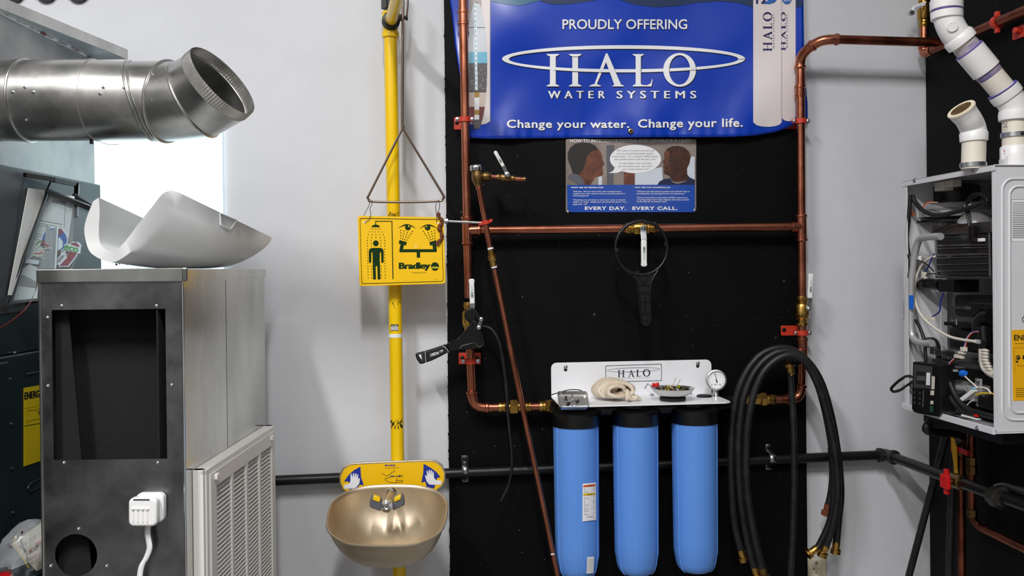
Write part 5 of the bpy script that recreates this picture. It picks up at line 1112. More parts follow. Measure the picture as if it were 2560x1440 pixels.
# ---- clear literature pouch on the furnace side
t = thing('document_pouch', 'clear plastic document pouch with black trim on the furnace side', 'document pouch', Q(100, 760, 2.3))
gp2 = K(XF+.004, 2.3, 1.6); fsd = lambda off: (lambda px, py: PL(px, py, gp2+RIGHT*off, RIGHT))
def flat(name, pts, m, th=.001, par=None, lab=None): # pts: (px, py, depth)
    p3 = [Q(*p) for p in pts]; nrm = (p3[1]-p3[0]).cross(p3[2]-p3[0]).normalized(); return obj(name, B().prism(p3, nrm*th), M[m], par or t, smooth=False, label=lab)
pA_, pB_, pC_ = Q(124, 470, 2.44), Q(243, 527, 2.20), Q(20, 760, 2.28); pN_ = (pB_-pA_).cross(pC_-pA_).normalized()
if pN_.dot(CAM-pA_) < 0: pN_ = -pN_
def lay_(off): return lambda px, py: PL(px, py, pA_-pN_*off, pN_)
def sheet(name, pts, m, off, th=.0006, par=None): return obj(name, B().prism([lay_(off)(*p) for p in pts], -pN_*th), M[m], par or t, smooth=False)
obj('rear_sheet', B().prism([fsd(.002)(*p) for p in ((62, 442), (122, 466), (22, 745), (14, 766))], RIGHT*.0008), M['clear'], t, smooth=False)
obj('white_papers', B().prism([fsd(.004)(*p) for p in ((70, 470), (116, 476), (28, 738), (19, 738))], RIGHT*.002), M['paper'], t, smooth=False)
sheet('grey_backing', [(122, 484), (186, 494), (182, 590), (178, 690), (96, 748), (34, 745), (92, 590)], 'paper_grey', .016)
pg = sheet('printed_page', [(128, 484), (186, 491), (172, 590), (158, 664), (84, 640), (70, 650), (88, 596), (110, 520)], 'paper', .0135)
pm3 = lay_(.013)
shape(pg, 'print_block', [[(133, 498), (165, 505), (164, 514), (128, 505)]], M['dark_grey'], pm3); shape(pg, 'print_rule', line([(164, 505), (160, 570)], .9), M['ink_grey'], pm3)
shape(pg, 'print_lines', line([(100, 551), (156, 561)], 1.4)+line([(98, 558), (154, 568)], .8)+line([(96, 563), (134, 570)], .8)+line([(88, 584), (104, 587)], .8)+line([(86, 590), (102, 593)], .8)+line([(80, 596), (96, 599)], .8), M['ink_grey'], pm3)
stn = lambda name, pts, m, off=0: sheet(name, pts, m, .011-off*.8)
stn('round_decal', [(136+34*math.cos(a), 600+33*math.sin(a)) for a in [2*math.pi*i/28 for i in range(28)]], 'print_white', 0); stn('round_decal', [(136+31*math.cos(a), 600+30*math.sin(a)) for a in [2*math.pi*i/28 for i in range(28)]], 'eco_blue', .001)
stn('decal_figure', [(100, 612), (108, 600), (120, 598), (124, 612), (112, 622)], 'skin_mid', .002); stn('decal_figure', [(140, 605), (148, 592), (157, 605), (156, 618), (146, 628), (140, 622)], 'print_white', .002); stn('decal_figure', [(147, 572), (154, 572), (158, 580), (152, 588), (145, 583)], 'eco_red', .002); stn('decal_figure', [(141, 630), (151, 622), (149, 634), (143, 640)], 'skin_mid', .002)
stn('red_decal', [(172, 612), (182, 604), (198, 606), (204, 614), (192, 640), (172, 667), (146, 667), (150, 657), (170, 640)], 'print_white', .001); stn('red_decal', [(178, 608), (190, 606), (198, 614), (188, 640), (169, 664), (150, 665), (168, 642)], 'eco_red', .002); stn('grey_decal', [(138, 654), (154, 634), (164, 634), (167, 645), (150, 662), (139, 662)], 'print_white', .003); stn('grey_decal', [(141, 652), (154, 638), (162, 638), (152, 652), (143, 658)], 'paper_grey', .004)
stn('eco_tag', [(160, 612), (168, 608), (202, 620), (200, 634), (163, 626)], 'print_white', .004)
text(t, 'eco', ((162, 611), (195, 620), (193, 631), (161, 623)), M['eco_green'], lay_(.0065), fat=.8, shear=.15)
sheet('foil_strip', [(115, 563), (119, 562), (127, 578), (128, 620), (127, 672), (104, 672), (110, 630)], 'foil', .005); sheet('foil_strip', [(127, 576), (144, 566), (139, 672), (127, 672)], 'foil', .0055); sheet('strip_edge', [(142, 566), (146, 566), (140, 672), (136, 672)], 'print_white', .0045)
stn('tag_label', [(60, 652), (64, 645), (97, 652), (95, 661), (60, 657)], 'print_white', .003); stn('folded_leaflet', [(45, 680), (74, 660), (92, 668), (96, 705), (92, 746), (24, 752), (34, 705)], 'paper', .001); stn('folded_leaflet', [(40, 690), (60, 688), (92, 705), (90, 720), (32, 712)], 'paper_grey', .002)
sheet('front_sheet', [(124, 470), (243, 527), (182, 672), (100, 752), (20, 760)], 'clear', 0, .0006)
for k, (pts, m) in enumerate(([((90, 612), (98, 604), (104, 602)), 'eco_green'], [((103, 604), (112, 610), (120, 615)), 'wire_red'], [((88, 634), (98, 634), (106, 630)), 'wire_orange'], [((98, 626), (112, 624), (124, 620)), 'wire_white'])):
    tag(obj('hookup_wire', B().tube(cr([lay_(.003)(a, c) for a, c in pts], 4), .0018, 6), M[m], None), ['green wire stub in the document pouch', 'red wire stub in the document pouch', 'orange wire stub in the document pouch', 'white wire stub in the document pouch'][k], 'wire')
tr = M['black_plastic']
def bar(name, a, c, w_=.006): return obj(name, B().tube([Q(*a), Q(*c)], w_, 4), tr, t, smooth=False)
bar('top_trim', (62, 437, 2.335), (135, 449, 2.44), .0075); bar('top_trim', (133, 450, 2.44), (197, 463, 2.56), .008); bar('post', (193, 460, 2.55), (189, 542, 2.5), .008); bar('front_bar', (118, 478, 2.43), (243, 527, 2.195), .0085); bar('side_bar', (186, 488, 2.5), (242, 520, 2.2), .007); bar('edge_trim', (128, 452, 2.43), (120, 470, 2.43), .003); bar('edge_trim', (122, 466, 2.43), (14, 765, 2.262), .0028); bar('bottom_trim', (2, 772, 2.25), (98, 751, 2.29), .006)
tag(obj('maroon_cord', B().tube(cr([Q(*p) for p in ((94, 700, 2.25), (88, 735, 2.24), (62, 775, 2.22), (28, 803, 2.21), (-20, 832, 2.2))], 6), .0028, 8), M['maroon'], None), 'thin maroon cord hanging below the document pouch', 'cord')

# ================================================================== tall galvanized return box
X0, X1, DN, DF = -1.067, -.744, 2.03, 2.70; ZT = 1.611; TH = .003
t = RB = thing('return_air_box', 'tall galvanized return air box with a square opening in front', 'duct box', K((X0+X1)/2, (DN+DF)/2, 0))
fp0 = K(X0, DN, 1); fr = lambda px, py: PL(px, py, fp0, FWD)
def xz(p): q = p-Vector((CAM.x, CAM.y, 0)); return q.dot(RIGHT), p.z
ox0, oz1 = xz(fr(129, 775)); ox1, oz0 = xz(fr(418, 1147)); hx, hz = xz(fr(190, 1388)); hr = 53/F*DN
b = B(); kbox(b, X0, ox0, DN, DN+TH, 0, ZT); kbox(b, ox1, X1, DN, DN+TH, 0, ZT); kbox(b, ox0, ox1, DN, DN+TH, oz1, ZT)
hq = .075; kbox(b, ox0, ox1, DN, DN+TH, hz+hq, oz0); kbox(b, ox0, ox1, DN, DN+TH, 0, hz-hq); kbox(b, hx+hq, ox1, DN, DN+TH, hz-hq, hz+hq); kbox(b, ox0, hx-hq if hx-hq > ox0 else ox0+.0001, DN, DN+TH, hz-hq, hz+hq)
lx = max(hx-hq, ox0)
nn = 48
for k in range(nn):
    def cp(a): return (hx+hr*math.cos(a), hz+hr*math.sin(a))
    def sp_(a):
        c, s = math.cos(a), math.sin(a); m_ = max(abs(c), abs(s)); x, z = hx+hq*c/m_, hz+hq*s/m_; return (max(x, lx), z)
    a0, a1 = 2*math.pi*k/nn, 2*math.pi*(k+1)/nn; q = [cp(a0), cp(a1), sp_(a1), sp_(a0)]; b.prism([K(x, DN, z) for x, z in q], FWD*TH)
obj('front_panel', b, M['galv_shaded'], t, smooth=False)
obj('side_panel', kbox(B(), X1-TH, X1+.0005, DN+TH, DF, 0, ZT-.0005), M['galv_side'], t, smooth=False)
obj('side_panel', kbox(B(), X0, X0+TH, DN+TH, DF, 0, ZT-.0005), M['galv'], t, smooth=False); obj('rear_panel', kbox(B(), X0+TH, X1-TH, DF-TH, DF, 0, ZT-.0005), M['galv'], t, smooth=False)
obj('top_panel', kbox(B(), X0+TH, X1-TH, DN+TH, DF-TH, ZT-.004, ZT-.001), M['galv'], t, smooth=False)
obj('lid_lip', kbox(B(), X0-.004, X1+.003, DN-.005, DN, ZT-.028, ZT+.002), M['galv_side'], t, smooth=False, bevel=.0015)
obj('lid_lip', kbox(B(), X1+.0006, X1+.006, DN+.012, DF+.002, ZT-.024, ZT), M['galv_side'], t, smooth=False, bevel=.001); obj('lip_fold', kbox(B(), X1+.0005, X1+.012, DN-.004, DN+.004, ZT-.028, ZT+.003), M['galv_shaded'], t, smooth=False, bevel=.003)
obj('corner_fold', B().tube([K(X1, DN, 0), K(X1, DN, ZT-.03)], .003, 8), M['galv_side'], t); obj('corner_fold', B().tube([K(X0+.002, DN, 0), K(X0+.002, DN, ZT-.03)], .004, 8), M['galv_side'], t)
b = B()
for px, py in ((535, 675), (560, 690)):pass
obj('cross_break', kbox(B(), X1+.0004, X1+.001, 2.335, 2.337, .0, ZT-.03), M['galv_shaded'], t, smooth=False)
ln_ = obj('liner', kbox(B(), X0+TH+.004, X1-TH-.004, DN+.09, DF-.02, .02, ZT-.03), M['liner'], t, smooth=False); ln_.data.flip_normals()
obj('inner_baffle', B().prism([K(X0+.02, DN+.03, oz1), K(X0+.05, DN+.03, oz1), K(X0+.15, DN+.03, .2), K(X0+.02, DN+.03, .2)], FWD*.003), M['liner'], t, smooth=False)
obj('inner_edge', kbox(B(), ox1-.022, ox1-.018, DN+TH, DN+.07, oz0-.02, oz1+.02), M['liner'], t, smooth=False)
for px, py in ((154, 765), (391, 765), (119, 794), (120, 965), (429, 963), (160, 1157), (394, 1157), (197, 1322), (127, 1415), (267, 1415)): inst('screw', TSCREW, t, frame(fr(px, py), -FWD))
# ---- white return grille on the side of the box
gz1 = 1.146; gz0 = .47; gd0, gd1 = 2.075, 2.685
t = thing('return_grille', 'white louvred return air grille fixed to the side of the box', 'grille', K(X1+.02, 2.38, gz0))
def gpt(d, z, off): return K(X1+off, d, z)
b = B(); fw = .05
kbox(b, X1+.001, X1+.026, gd0, gd1, gz1-.012, gz1); kbox(b, X1+.001, X1+.026, gd0, gd1, gz0, gz0+.012); kbox(b, X1+.001, X1+.026, gd0, gd0+.02, gz0, gz1); kbox(b, X1+.001, X1+.026, gd1-.02, gd1, gz0, gz1)
obj('back_frame', b, M['grille'], t, smooth=False, bevel=.002)
b = B(); a0, a1, c0, c1 = gd0+.03, gd1-.012, gz0+.012, gz1-.016; cols = 4; cw = (a1-a0-.10)/cols; rail = .016; lt = c1-.036
kbox(b, X1+.022, X1+.034, a0, a1, lt, c1); kbox(b, X1+.022, X1+.034, a0, a1, c0, c0+.04)
edges = [a0+.04+i*((a1-a0-.075)/cols) for i in range(cols+1)]
kbox(b, X1+.022, X1+.034, a0, edges[0], c0+.04, lt); kbox(b, X1+.022, X1+.034, edges[-1], a1, c0+.04, lt)
for e in edges[1:-1]: kbox(b, X1+.022, X1+.034, e-.008, e+.008, c0+.04, lt)
obj('face_frame', b, M['grille'], t, smooth=False)
obj('rim', kbox(kbox(B(), X1+.004, X1+.030, gd0+.012, gd0+.030, gz0, gz1-.002), X1+.004, X1+.030, gd0+.012, gd1, gz1-.016, gz1-.002), M['grille'], t, smooth=False, bevel=.002)
rows = 52; pitch = (lt-c0-.04)/rows; wl = (edges[1]-edges[0])-.014
sb = B(); sb.obox((0, 0, 0), RIGHT*.0036+UP*-.0022, FWD*(wl/2), (RIGHT*.4+UP*.8).normalized()*.0008); SL = mesh_of(sb, False); SL.materials.append(M['grille'])
for i in range(cols):
    for j in range(rows): inst('louvre_slat', SL, t, Matrix.Translation(K(X1+.027, (edges[i]+edges[i+1])/2, c0+.045+pitch*(j+.5))))
obj('filter_media', kbox(B(), X1+.0015, X1+.006, a0, a1, c0, c1), M['dark_grey'], t, smooth=False)
for d in (a0+.035, a1-.04): obj('latch_tab', kbox(B(), X1+.034, X1+.042, d-.014, d+.006, c1-.018, c1-.006), M['grille'], t, smooth=False, bevel=.001)
# ---- white four-slot sensor box with a flat cable
c_ = fr(379, 1266); t = thing('sensor_box', 'small white rounded plastic sensor box on the front of the return box', 'sensor', fr(379, 1304))
s_ = DN/F
def rb(cx, cy, w_, h_, r, d): return [fr(a, c)-FWD*d for a, c in rrect(cx-w_/2, cy-h_/2, cx+w_/2, cy+h_/2, r, 4)]
obj('body', B().prism(rb(383, 1264, 70, 72, 14, .001), -FWD*.02), M['white_plastic'], t, bevel=.004, seg=3)
obj('cover', B().prism(rb(376, 1268, 70, 70, 13, .022), -FWD*.022), M['white_plastic'], t, bevel=.005, seg=3)
obj('slot', B().prism(rb(374, 1236.5, 40, 3, 1, .0445), -FWD*.0006), M['dark_grey'], t, smooth=False)
for k in range(4): obj('dimple', B().ball(fr(354+k*11.5, 1259)-FWD*.044, .0042, 10, 6), M['white_plastic'], t); obj('groove', B().tube([fr(354+k*11.5, 1265)-FWD*.0435, fr(354+k*11.5, 1292)-FWD*.0435], .0022, 6), M['white_plastic'], t)
pts = cr([fr(a, c)-FWD*.018 for a, c in ((379, 1302), (377, 1325), (380, 1345), (382, 1365), (374, 1388), (364, 1405), (359, 1425), (357, 1460), (357, 1500))], 6)
b = B(); vs = []
for p in pts: vs += [p-RIGHT*.006, p+RIGHT*.006]
b.add(vs, [(2*i, 2*i+1, 2*i+3, 2*i+2) for i in range(len(pts)-1)]); obj('flat_cable', b, M['white_plastic'], t, solid=.004)
# ---- white moulded plastic cover lying on the box
NN = [(247, 497), (249, 537), (247, 579), (250, 610), (261, 624), (276, 631), (292, 627), (315, 604), (349, 559), (380, 520), (402, 492), (416, 482), (433, 479)]
OO = [(233, 503), (220, 535), (211, 568), (214, 600), (227, 632), (262, 652), (292, 653), (332, 626), (362, 598), (393, 564), (418, 534), (434, 514), (447, 481)]
FO = [(480, 605), (482, 625), (486, 640), (496, 655), (512, 664), (536, 667.5), (562, 667.5), (592, 659), (618, 648), (642, 634), (660, 621), (673, 608), (680, 594)]
FI = [(480, 604), (484, 622), (489, 636), (499, 650), (515, 659), (538, 663), (562, 663), (590, 655), (614, 644), (637, 630), (655, 617), (667, 604), (674, 593)]
dn, df = 2.12, 2.62
sm_ = lambda x: (lambda y: y*y*(3-2*y))(max(0, min(1, x)))
dd = lambda i, a, w_: a*sm_((i-2)/5)+w_*sm_((i-5)/8)
oN = cr([Q(a, c, dn+dd(i, -.03, .22)) for i, (a, c) in enumerate(OO)], 4); iN = cr([Q(a, c, dn-.002+dd(i, -.03, .22)) for i, (a, c) in enumerate(NN)], 4); oF = cr([Q(a, c, df+dd(i, -.08, .10)) for i, (a, c) in enumerate(FO)], 4); iF = cr([Q(a, c, df-.004+dd(i, -.08, .10)) for i, (a, c) in enumerate(FI)], 4); n = len(oN); nv = 20
def lf(A, C, bul):
    rows_ = []
    for j in range(nv+1):
        v = j/nv; rows_ += [A[i].lerp(C[i], v)+bul*UP*0 for i in range(n)]
    return rows_
b = B(); gf = [(j*n+i, j*n+i+1, (j+1)*n+i+1, (j+1)*n+i) for j in range(nv) for i in range(n-1)]
def curve_lf(A, C):
    out = []
    for j in range(nv+1):
        v = j/nv
        for i in range(n):
            p = A[i].lerp(C[i], v); k = i/(n-1)
            sag = .018*math.sin(math.pi*v)*math.sin(math.pi*k); p = p-UP*sag*.6*(1 if k > .35 else .4); p.z = max(p.z, ZT+.0025); out.append(p)
    return out
b.add(curve_lf(oN, oF), gf); b.add(curve_lf([p+UP*.003 for p in iN], [p+UP*.003 for p in iF]), gf)
k0 = 0; k1 = (nv+1)*n
b.f += [(i, i+1, k1+i+1, k1+i) for i in range(n-1)] + [(nv*n+i, nv*n+i+1, k1+nv*n+i+1, k1+nv*n+i) for i in range(n-1)]
b.f += [(j*n+e, (j+1)*n+e, k1+(j+1)*n+e, k1+j*n+e) for j in range(nv) for e in (0, n-1)]
cvr = thing('plastic_cover', 'white moulded plastic cover lying upside down on the galvanized box', 'cover', Q(440, 668, 2.4)); obj('shell', b, M['cover_plastic'], cvr, angle=48)
pA, pB, pC = oN[-1], oF[-1], oN[-9]; cn = (pB-pA).cross(pC-pA).normalized(); cp_ = lambda px, py: PL(px, py, pA-cn*(-.002 if cn.y < 0 else .002), cn)
for a, c in zip(((550, 533), (592, 551), (577, 572), (551, 562)), ((592, 551), (577, 572), (551, 562), (550, 533))): obj('clip_window', B().tube([cp_(*a), cp_(*c)], .002, 6), M['print_white'], cvr)
obj('rib', B().tube([Q(294, 533, 2.25), Q(278, 572, 2.22)], .002, 6), M['cover_plastic'], cvr)
# ---- plastic bag with booklet at the bottom left
t = thing('parts_bag', 'crumpled clear plastic bag with a printed booklet beside the tall box', 'bag', Q(70, 1450, 2.2))
def bagf(u, v):
    a = 2*math.pi*u; r = math.sin(math.pi*min(1, max(0, v)))**.6; p = Q(72, 1385, 2.2)
    nz = noise.noise(Vector((math.cos(a)*2.2, math.sin(a)*2.2, v*5)))*.22+noise.noise(Vector((math.cos(a)*6, math.sin(a)*6, v*12)))*.10
    rr = r*(1+nz); return p+RIGHT*(.068*rr*math.cos(a))+FWD*(.09*rr*math.sin(a))+UP*((v-.5)*.17+.03*math.cos(a)*(1-v))
obj('film', B().grid(bagf, 40, 24), M['bag'], t, angle=25)
bk = flat('booklet', [(28, 1362, 2.2), (108, 1305, 2.24), (125, 1410, 2.24), (92, 1428, 2.2)], 'cream', .012, t)
q0 = [Q(28, 1362, 2.196), Q(108, 1305, 2.236), Q(92, 1428, 2.196)]; bqn = (q0[1]-q0[0]).cross(q0[2]-q0[0]).normalized(); bqm = lambda px, py: PL(px, py, q0[0]-bqn*(.001 if bqn.y > 0 else -.001), bqn)
shape(bk, 'red_print', line([(64, 1385), (80, 1375)], 3)+line([(88, 1362), (104, 1352)], 6)+line([(70, 1398), (104, 1380)], 1.2)+line([(76, 1408), (104, 1394)], 1.2), M['wire_red'], bqm)
shape(bk, 'grey_print', line([(48, 1368), (68, 1355)], 3)+line([(72, 1350), (100, 1332)], 1)+line([(84, 1372), (104, 1362)], 1), M['ink_grey'], bqm)
for pts, m in ([((38, 1340), (36, 1355), (46, 1378), (62, 1402), (72, 1420)), 'wire_yellow'], [((56, 1328), (52, 1345), (56, 1365), (66, 1385), (70, 1410)), 'maroon']): obj('wire_loop', B().tube(cr([Q(a, c, 2.15) for a, c in pts], 5), .002, 6), M[m], t)
obj('red_slip', B().prism([Q(*p) for p in ((-5, 1432, 2.12), (28, 1424, 2.12), (34, 1446, 2.12), (-5, 1460, 2.12))], -FWD*.002), M['red'], t, smooth=False)
# ================================================================== open water heater on the side wall
HX0, HX1 = 1.462, XR-.0195; HY0, HY1 = -.812, -.368; HZ0, HZ1 = 1.164, 1.858
t = HT = thing('water_heater', 'white wall hung water heater with its front cover off and wiring exposed', 'water heater', ((HX0+HX1)/2, (HY0+HY1)/2, HZ0))
s = .0015
obj('near_side_panel', B().box((HX0, HY0, HZ0+.004), (HX1, HY0+s, HZ1-.004)), M['heater_white'], t, smooth=False, bevel=.0006)
obj('far_side_panel', B().box((HX0, HY1-s, HZ0+.004), (HX1, HY1, HZ1-.004)), M['heater_white'], t, smooth=False)
obj('top_panel', B().box((HX0-.004, HY0-.004, HZ1-.003), (HX1, HY1+.002, HZ1)).box((HX0-.004, HY0-.004, HZ1-.016), (HX0-.001, HY1+.002, HZ1)), M['heater_white'], t, smooth=False, bevel=.0012)
obj('bottom_panel', B().box((HX0-.006, HY0-.004, HZ0), (HX1, HY1+.002, HZ0+.003)).box((HX0-.012, HY0-.004, HZ0-.002), (HX0-.006, HY1+.002, HZ0+.016)), M['heater_white'], t, smooth=False, bevel=.0016)
obj('back_panel', B().box((HX1-.004, HY0+s, HZ0+.003), (HX1, HY1-s, HZ1-.003)), M['steel_inner'], t, smooth=False)
obj('far_flange', B().box((HX0-.002, HY1-.022, HZ0+.004), (HX0+.001, HY1+.001, HZ1-.004)), M['heater_white'], t, smooth=False, bevel=.0008)
obj('near_flange', B().box((HX0-.001, HY0, HZ0+.004), (HX0+.002, HY0+.012, HZ1-.004)), M['heater_white'], t, smooth=False, bevel=.0008)
# inner grey side liner with rail
obj('rail', B().box((HX0+.10, HY1-.03, HZ0+.01), (HX0+.12, HY1-.0225, HZ1-.02)), M['heater_white'], t, smooth=False, bevel=.001)
ns = lambda off: (lambda px, py: P(px, py, HY0-off))
for rr, px0, py0, px1, py1 in ((28, 2506, 447, 2700, 1050), (22, 2524, 466, 2690, 1032)):
    pts = [ns(0)(a, c) for a, c in rrect(px0, py0, px1, py1, rr, 8)]; pts = [Vector((min(p.x, HX1-.003), p.y, p.z)) for p in pts]
    obj('embossed_bead', B().tube(pts, .0032, 8, closed=True), M['heater_white'], t)
lb = obj('rating_label', B().prism([ns(.0006)(*p) for p in ((2527, 497), (2600, 497), (2600, 603), (2527, 603))], (0, .0006, 0)), M['print_white'], t, smooth=False)
shape(lb, 'printed_lines', sum([line([(2531, 506+k*4.6), (2600, 506+k*4.6)], 1.1) for k in range(20)], [])+line([(2528, 498), (2600, 498)], .8)+line([(2528, 498), (2528, 602)], .8), M['ink_grey'], ns(.001))
en = obj('energy_label', B().prism([ns(.0006)(*p) for p in ((2529, 825), (2668, 821), (2672, 998), (2533, 1002))], (0, .0006, 0)), M['energy_amber'], t, smooth=False)
text(en, 'ENERGYGUIDE', (2535, 837, 2655, 851), M['ink'], ns(.001), bold=.02); text(en, '$199', (2539, 888, 2590, 900), M['ink'], ns(.001), bold=.02)
shape(en, 'printed_marker', [[(2538, 902), (2547, 902), (2542.5, 908)]], M['ink'], ns(.001)); shape(en, 'printed_lines', line([(2536, 859), (2600, 858)], .8)+line([(2535, 870), (2600, 869)], .5)+line([(2535, 870), (2538, 933)], .5)+line([(2544, 910), (2545, 915), (2600, 914)], .6), M['ink'], ns(.001)); shape(en, 'printed_text', sum([line([(2540, 971+k*5), (2600, 970+k*5)], 1) for k in range(5)], []), M['ink'], ns(.001))
shape(en, 'printed_frame', ringp(2575, 798, 20, 12, 18.5, 10.5, 20), M['ink'], ns(.001))
# --- innards, placed on planes x = const behind the open front
I = lambda px, py, x=HX0+.06: PX(px, py, x)
def itube(name, pts, r, m, x=None, par=None, n=10, k=5): return obj(name, B().tube(cr([I(*p) if len(p) == 3 else I(*p, x if x is not None else HX0+.05) for p in pts], k), r, n), M[m], par or t)
def iblock(name, px0, py0, px1, py1, x0, x1, m, bev=.002):
    a, c = I(px0, py0, x0), I(px1, py1, x0); return obj(name, B().box((x0, min(a.y, c.y), min(a.z, c.z)), (x1, max(a.y, c.y), max(a.z, c.z))), M[m], t, smooth=False, bevel=bev)
cX = HX0+.16
fb = I(2390, 520, cX)
obj('blower_motor', B().lathe((cX, fb.y, I(2390, 508, cX).z), (0, 0, 1), [(.065, 0), (.067, .004), (.067, .05), (.055, .056), (.02, .058)], 30), M['black_plastic'], t)
obj('blower_housing', B().lathe((cX, fb.y+.01, I(2390, 546, cX).z), (0, 0, 1), [(.10, 0), (.115, .004), (.115, .02), (.11, .024), (.10, .03), (.095, .044), (.07, .05)], 34), M['steel_inner'], t)
obj('blower_gasket', B().lathe((cX, fb.y+.01, I(2390, 556, cX).z), (0, 0, 1), [(.12, 0), (.12, .006), (.08, .008)], 30), M['black_plastic'], t)
iblock('terminal_block', 2335, 457, 2360, 475, HX0+.05, HX0+.08, 'tube_clear'); iblock('terminal_block', 2362, 452, 2380, 466, HX0+.05, HX0+.08, 'tube_clear')
obj('burner_dome', B().ball(I(2440, 570, HX0+.12), .055, 20, 12, (1, 1, .85)), M['foil'], t)
iblock('exchanger_lid', 2330, 566, 2478, 580, HX0+.035, HX0+.2, 'steel_dark')
iblock('heat_exchanger', 2342, 582, 2474, 690, HX0+.05, HX0+.2, 'copper_dark')
iblock('exchanger_window', 2342, 583, 2474, 689, HX0+.045, HX0+.0495, 'lcd', .0005)
for y in (590, 612, 619, 636, 643, 660, 676): itube('exchanger_bar', [(2343, y+2), (2473, y-1)], .0022 if y in (612, 636) else .0013, 'chrome', HX0+.043)
itube('exchanger_edge', [(2339, 580), (2340, 690)], .0025, 'chrome', HX0+.042); itube('exchanger_edge', [(2474, 578), (2476, 690)], .004, 'steel_dark', HX0+.042)
iblock('exchanger_base', 2338, 690, 2480, 697, HX0+.03, HX0+.2, 'steel_dark', .001)
itube('bypass_pipe', [(2352, 591), (2315, 593), (2297, 602), (2286, 640), (2279, 700), (2278, 780), (2279, 830), (2287, 850), (2305, 858), (2330, 858)], .0105, 'steel_inner', HX0+.009, n=14)
obj('pipe_elbow', B().tube(cr([I(2312, 858, HX0+.03), I(2330, 855, HX0+.045), I(2338, 868, HX0+.05), I(2338, 885, HX0+.05)], 5), .015, 12), M['steel_dark'], t)
obj('condensate_tank', B().lathe(I(2322, 905, HX0+.13), (0, 0, 1), [(.055, 0), (.06, .01), (.06, .25), (.05, .28), (.02, .29)], 30), M['steel_inner'], t)
itube('supply_hose', [(2276, 492), (2282, 492), (2290, 508), (2310, 528), (2340, 538), (2380, 532), (2420, 520), (2455, 506)], .0065, 'rubber', HX0+.012, n=12)
itube('conduit', [(2276, 490), (2273, 530), (2267, 590), (2270, 630), (2278, 660), (2268, 720), (2266, 780), (2264, 800)], .0062, 'rubber', HX0+.004)
itube('conduit', [(2289, 800), (2300, 820), (2310, 850), (2314, 890), (2314, 905)], .005, 'rubber', HX0+.012)
itube('sense_tube', [(2336, 640), (2312, 655), (2296, 680), (2286, 720), (2290, 760), (2305, 790), (2330, 815), (2370, 840), (2410, 850), (2436, 853)], .0042, 'tube_clear', HX0+.022)
itube('black_lead', [(2428, 610), (2424, 570), (2415, 520), (2425, 492), (2445, 484), (2462, 490), (2470, 505)], .003, 'black_plastic', HX0+.02); itube('black_lead', [(2430, 612), (2428, 560), (2421, 515), (2432, 494), (2450, 487)], .0026, 'black_plastic', HX0+.024)
itube('igniter_lead', [(2278, 628), (2300, 605), (2335, 580), (2355, 570), (2385, 558), (2405, 565)], .0018, 'black_plastic', HX0+.025)
iblock('igniter_plug', 2420, 565, 2432, 605, HX0+.015, HX0+.03, 'black_plastic'); iblock('flame_sensor', 2440, 596, 2456, 604, HX0+.03, HX0+.04, 'white_plastic')
iblock('cable_tag', 2392, 522, 2407, 532, HX0+.02, HX0+.026, 'white_plastic'); iblock('cable_tag', 2410, 512, 2428, 522, HX0+.022, HX0+.03, 'white_plastic')
for k, (m, dx, dy) in enumerate((('wire_yellow', 0, 0), ('wire_red', 2.5, 1), ('wire_orange', 5, 4))): itube('sensor_wire', [(2276+dx, 512+dy), (2273+dx, 522), (2277+dx, 534), (2284+dx, 537)], .0016, m, HX0+.022)
itube('sensor_wire', [(2308, 521), (2315, 508), (2328, 505), (2342, 507)], .0022, 'wire_orange', HX0+.035); itube('sensor_wire', [(2309, 523), (2317, 510), (2330, 506), (2344, 506)], .0012, 'wire_white', HX0+.033)
itube('gas_motor', [(2305, 712), (2325, 710), (2352, 712)], .017, 'black_plastic', HX0+.05, n=14); iblock('gas_motor_box', 2345, 699, 2382, 731, HX0+.03, HX0+.11, 'black_plastic'); itube('motor_neck', [(2296, 712), (2312, 712)], .01, 'steel_dark', HX0+.04)
itube('blue_wire', [(2335, 635), (2328, 650), (2318, 672), (2312, 681)], .0022, 'wire_blue', HX0+.02); iblock('blue_plug', 2303, 680, 2311, 695, HX0+.016, HX0+.024, 'tube_clear', .001)
itube('blue_wire', [(2359, 733), (2352, 750), (2350, 775), (2342, 785), (2330, 792)], .0022, 'wire_blue', HX0+.03); iblock('white_plug', 2315, 791, 2330, 802, HX0+.022, HX0+.032, 'tube_clear', .001)
itube('thin_wire', [(2270, 646), (2300, 652), (2318, 662), (2334, 678)], .002, 'black_plastic', HX0+.016); iblock('wire_clip', 2266, 641, 2299, 654, HX0+.018, HX0+.026, 'white_plastic'); itube('thin_wire', [(2300, 705), (2310, 692), (2322, 685), (2338, 684)], .0016, 'black_plastic', HX0+.02)
iblock('blue_tape', 2272, 738, 2278.5, 773, HX0-.003, HX0+.004, 'blue_tape', .0006)
iblock('cable_wrap', 2259, 655, 2270, 690, HX0+.001, HX0+.014, 'rubber'); iblock('cable_wrap', 2258, 753, 2268, 790, HX0+.0, HX0+.012, 'rubber')
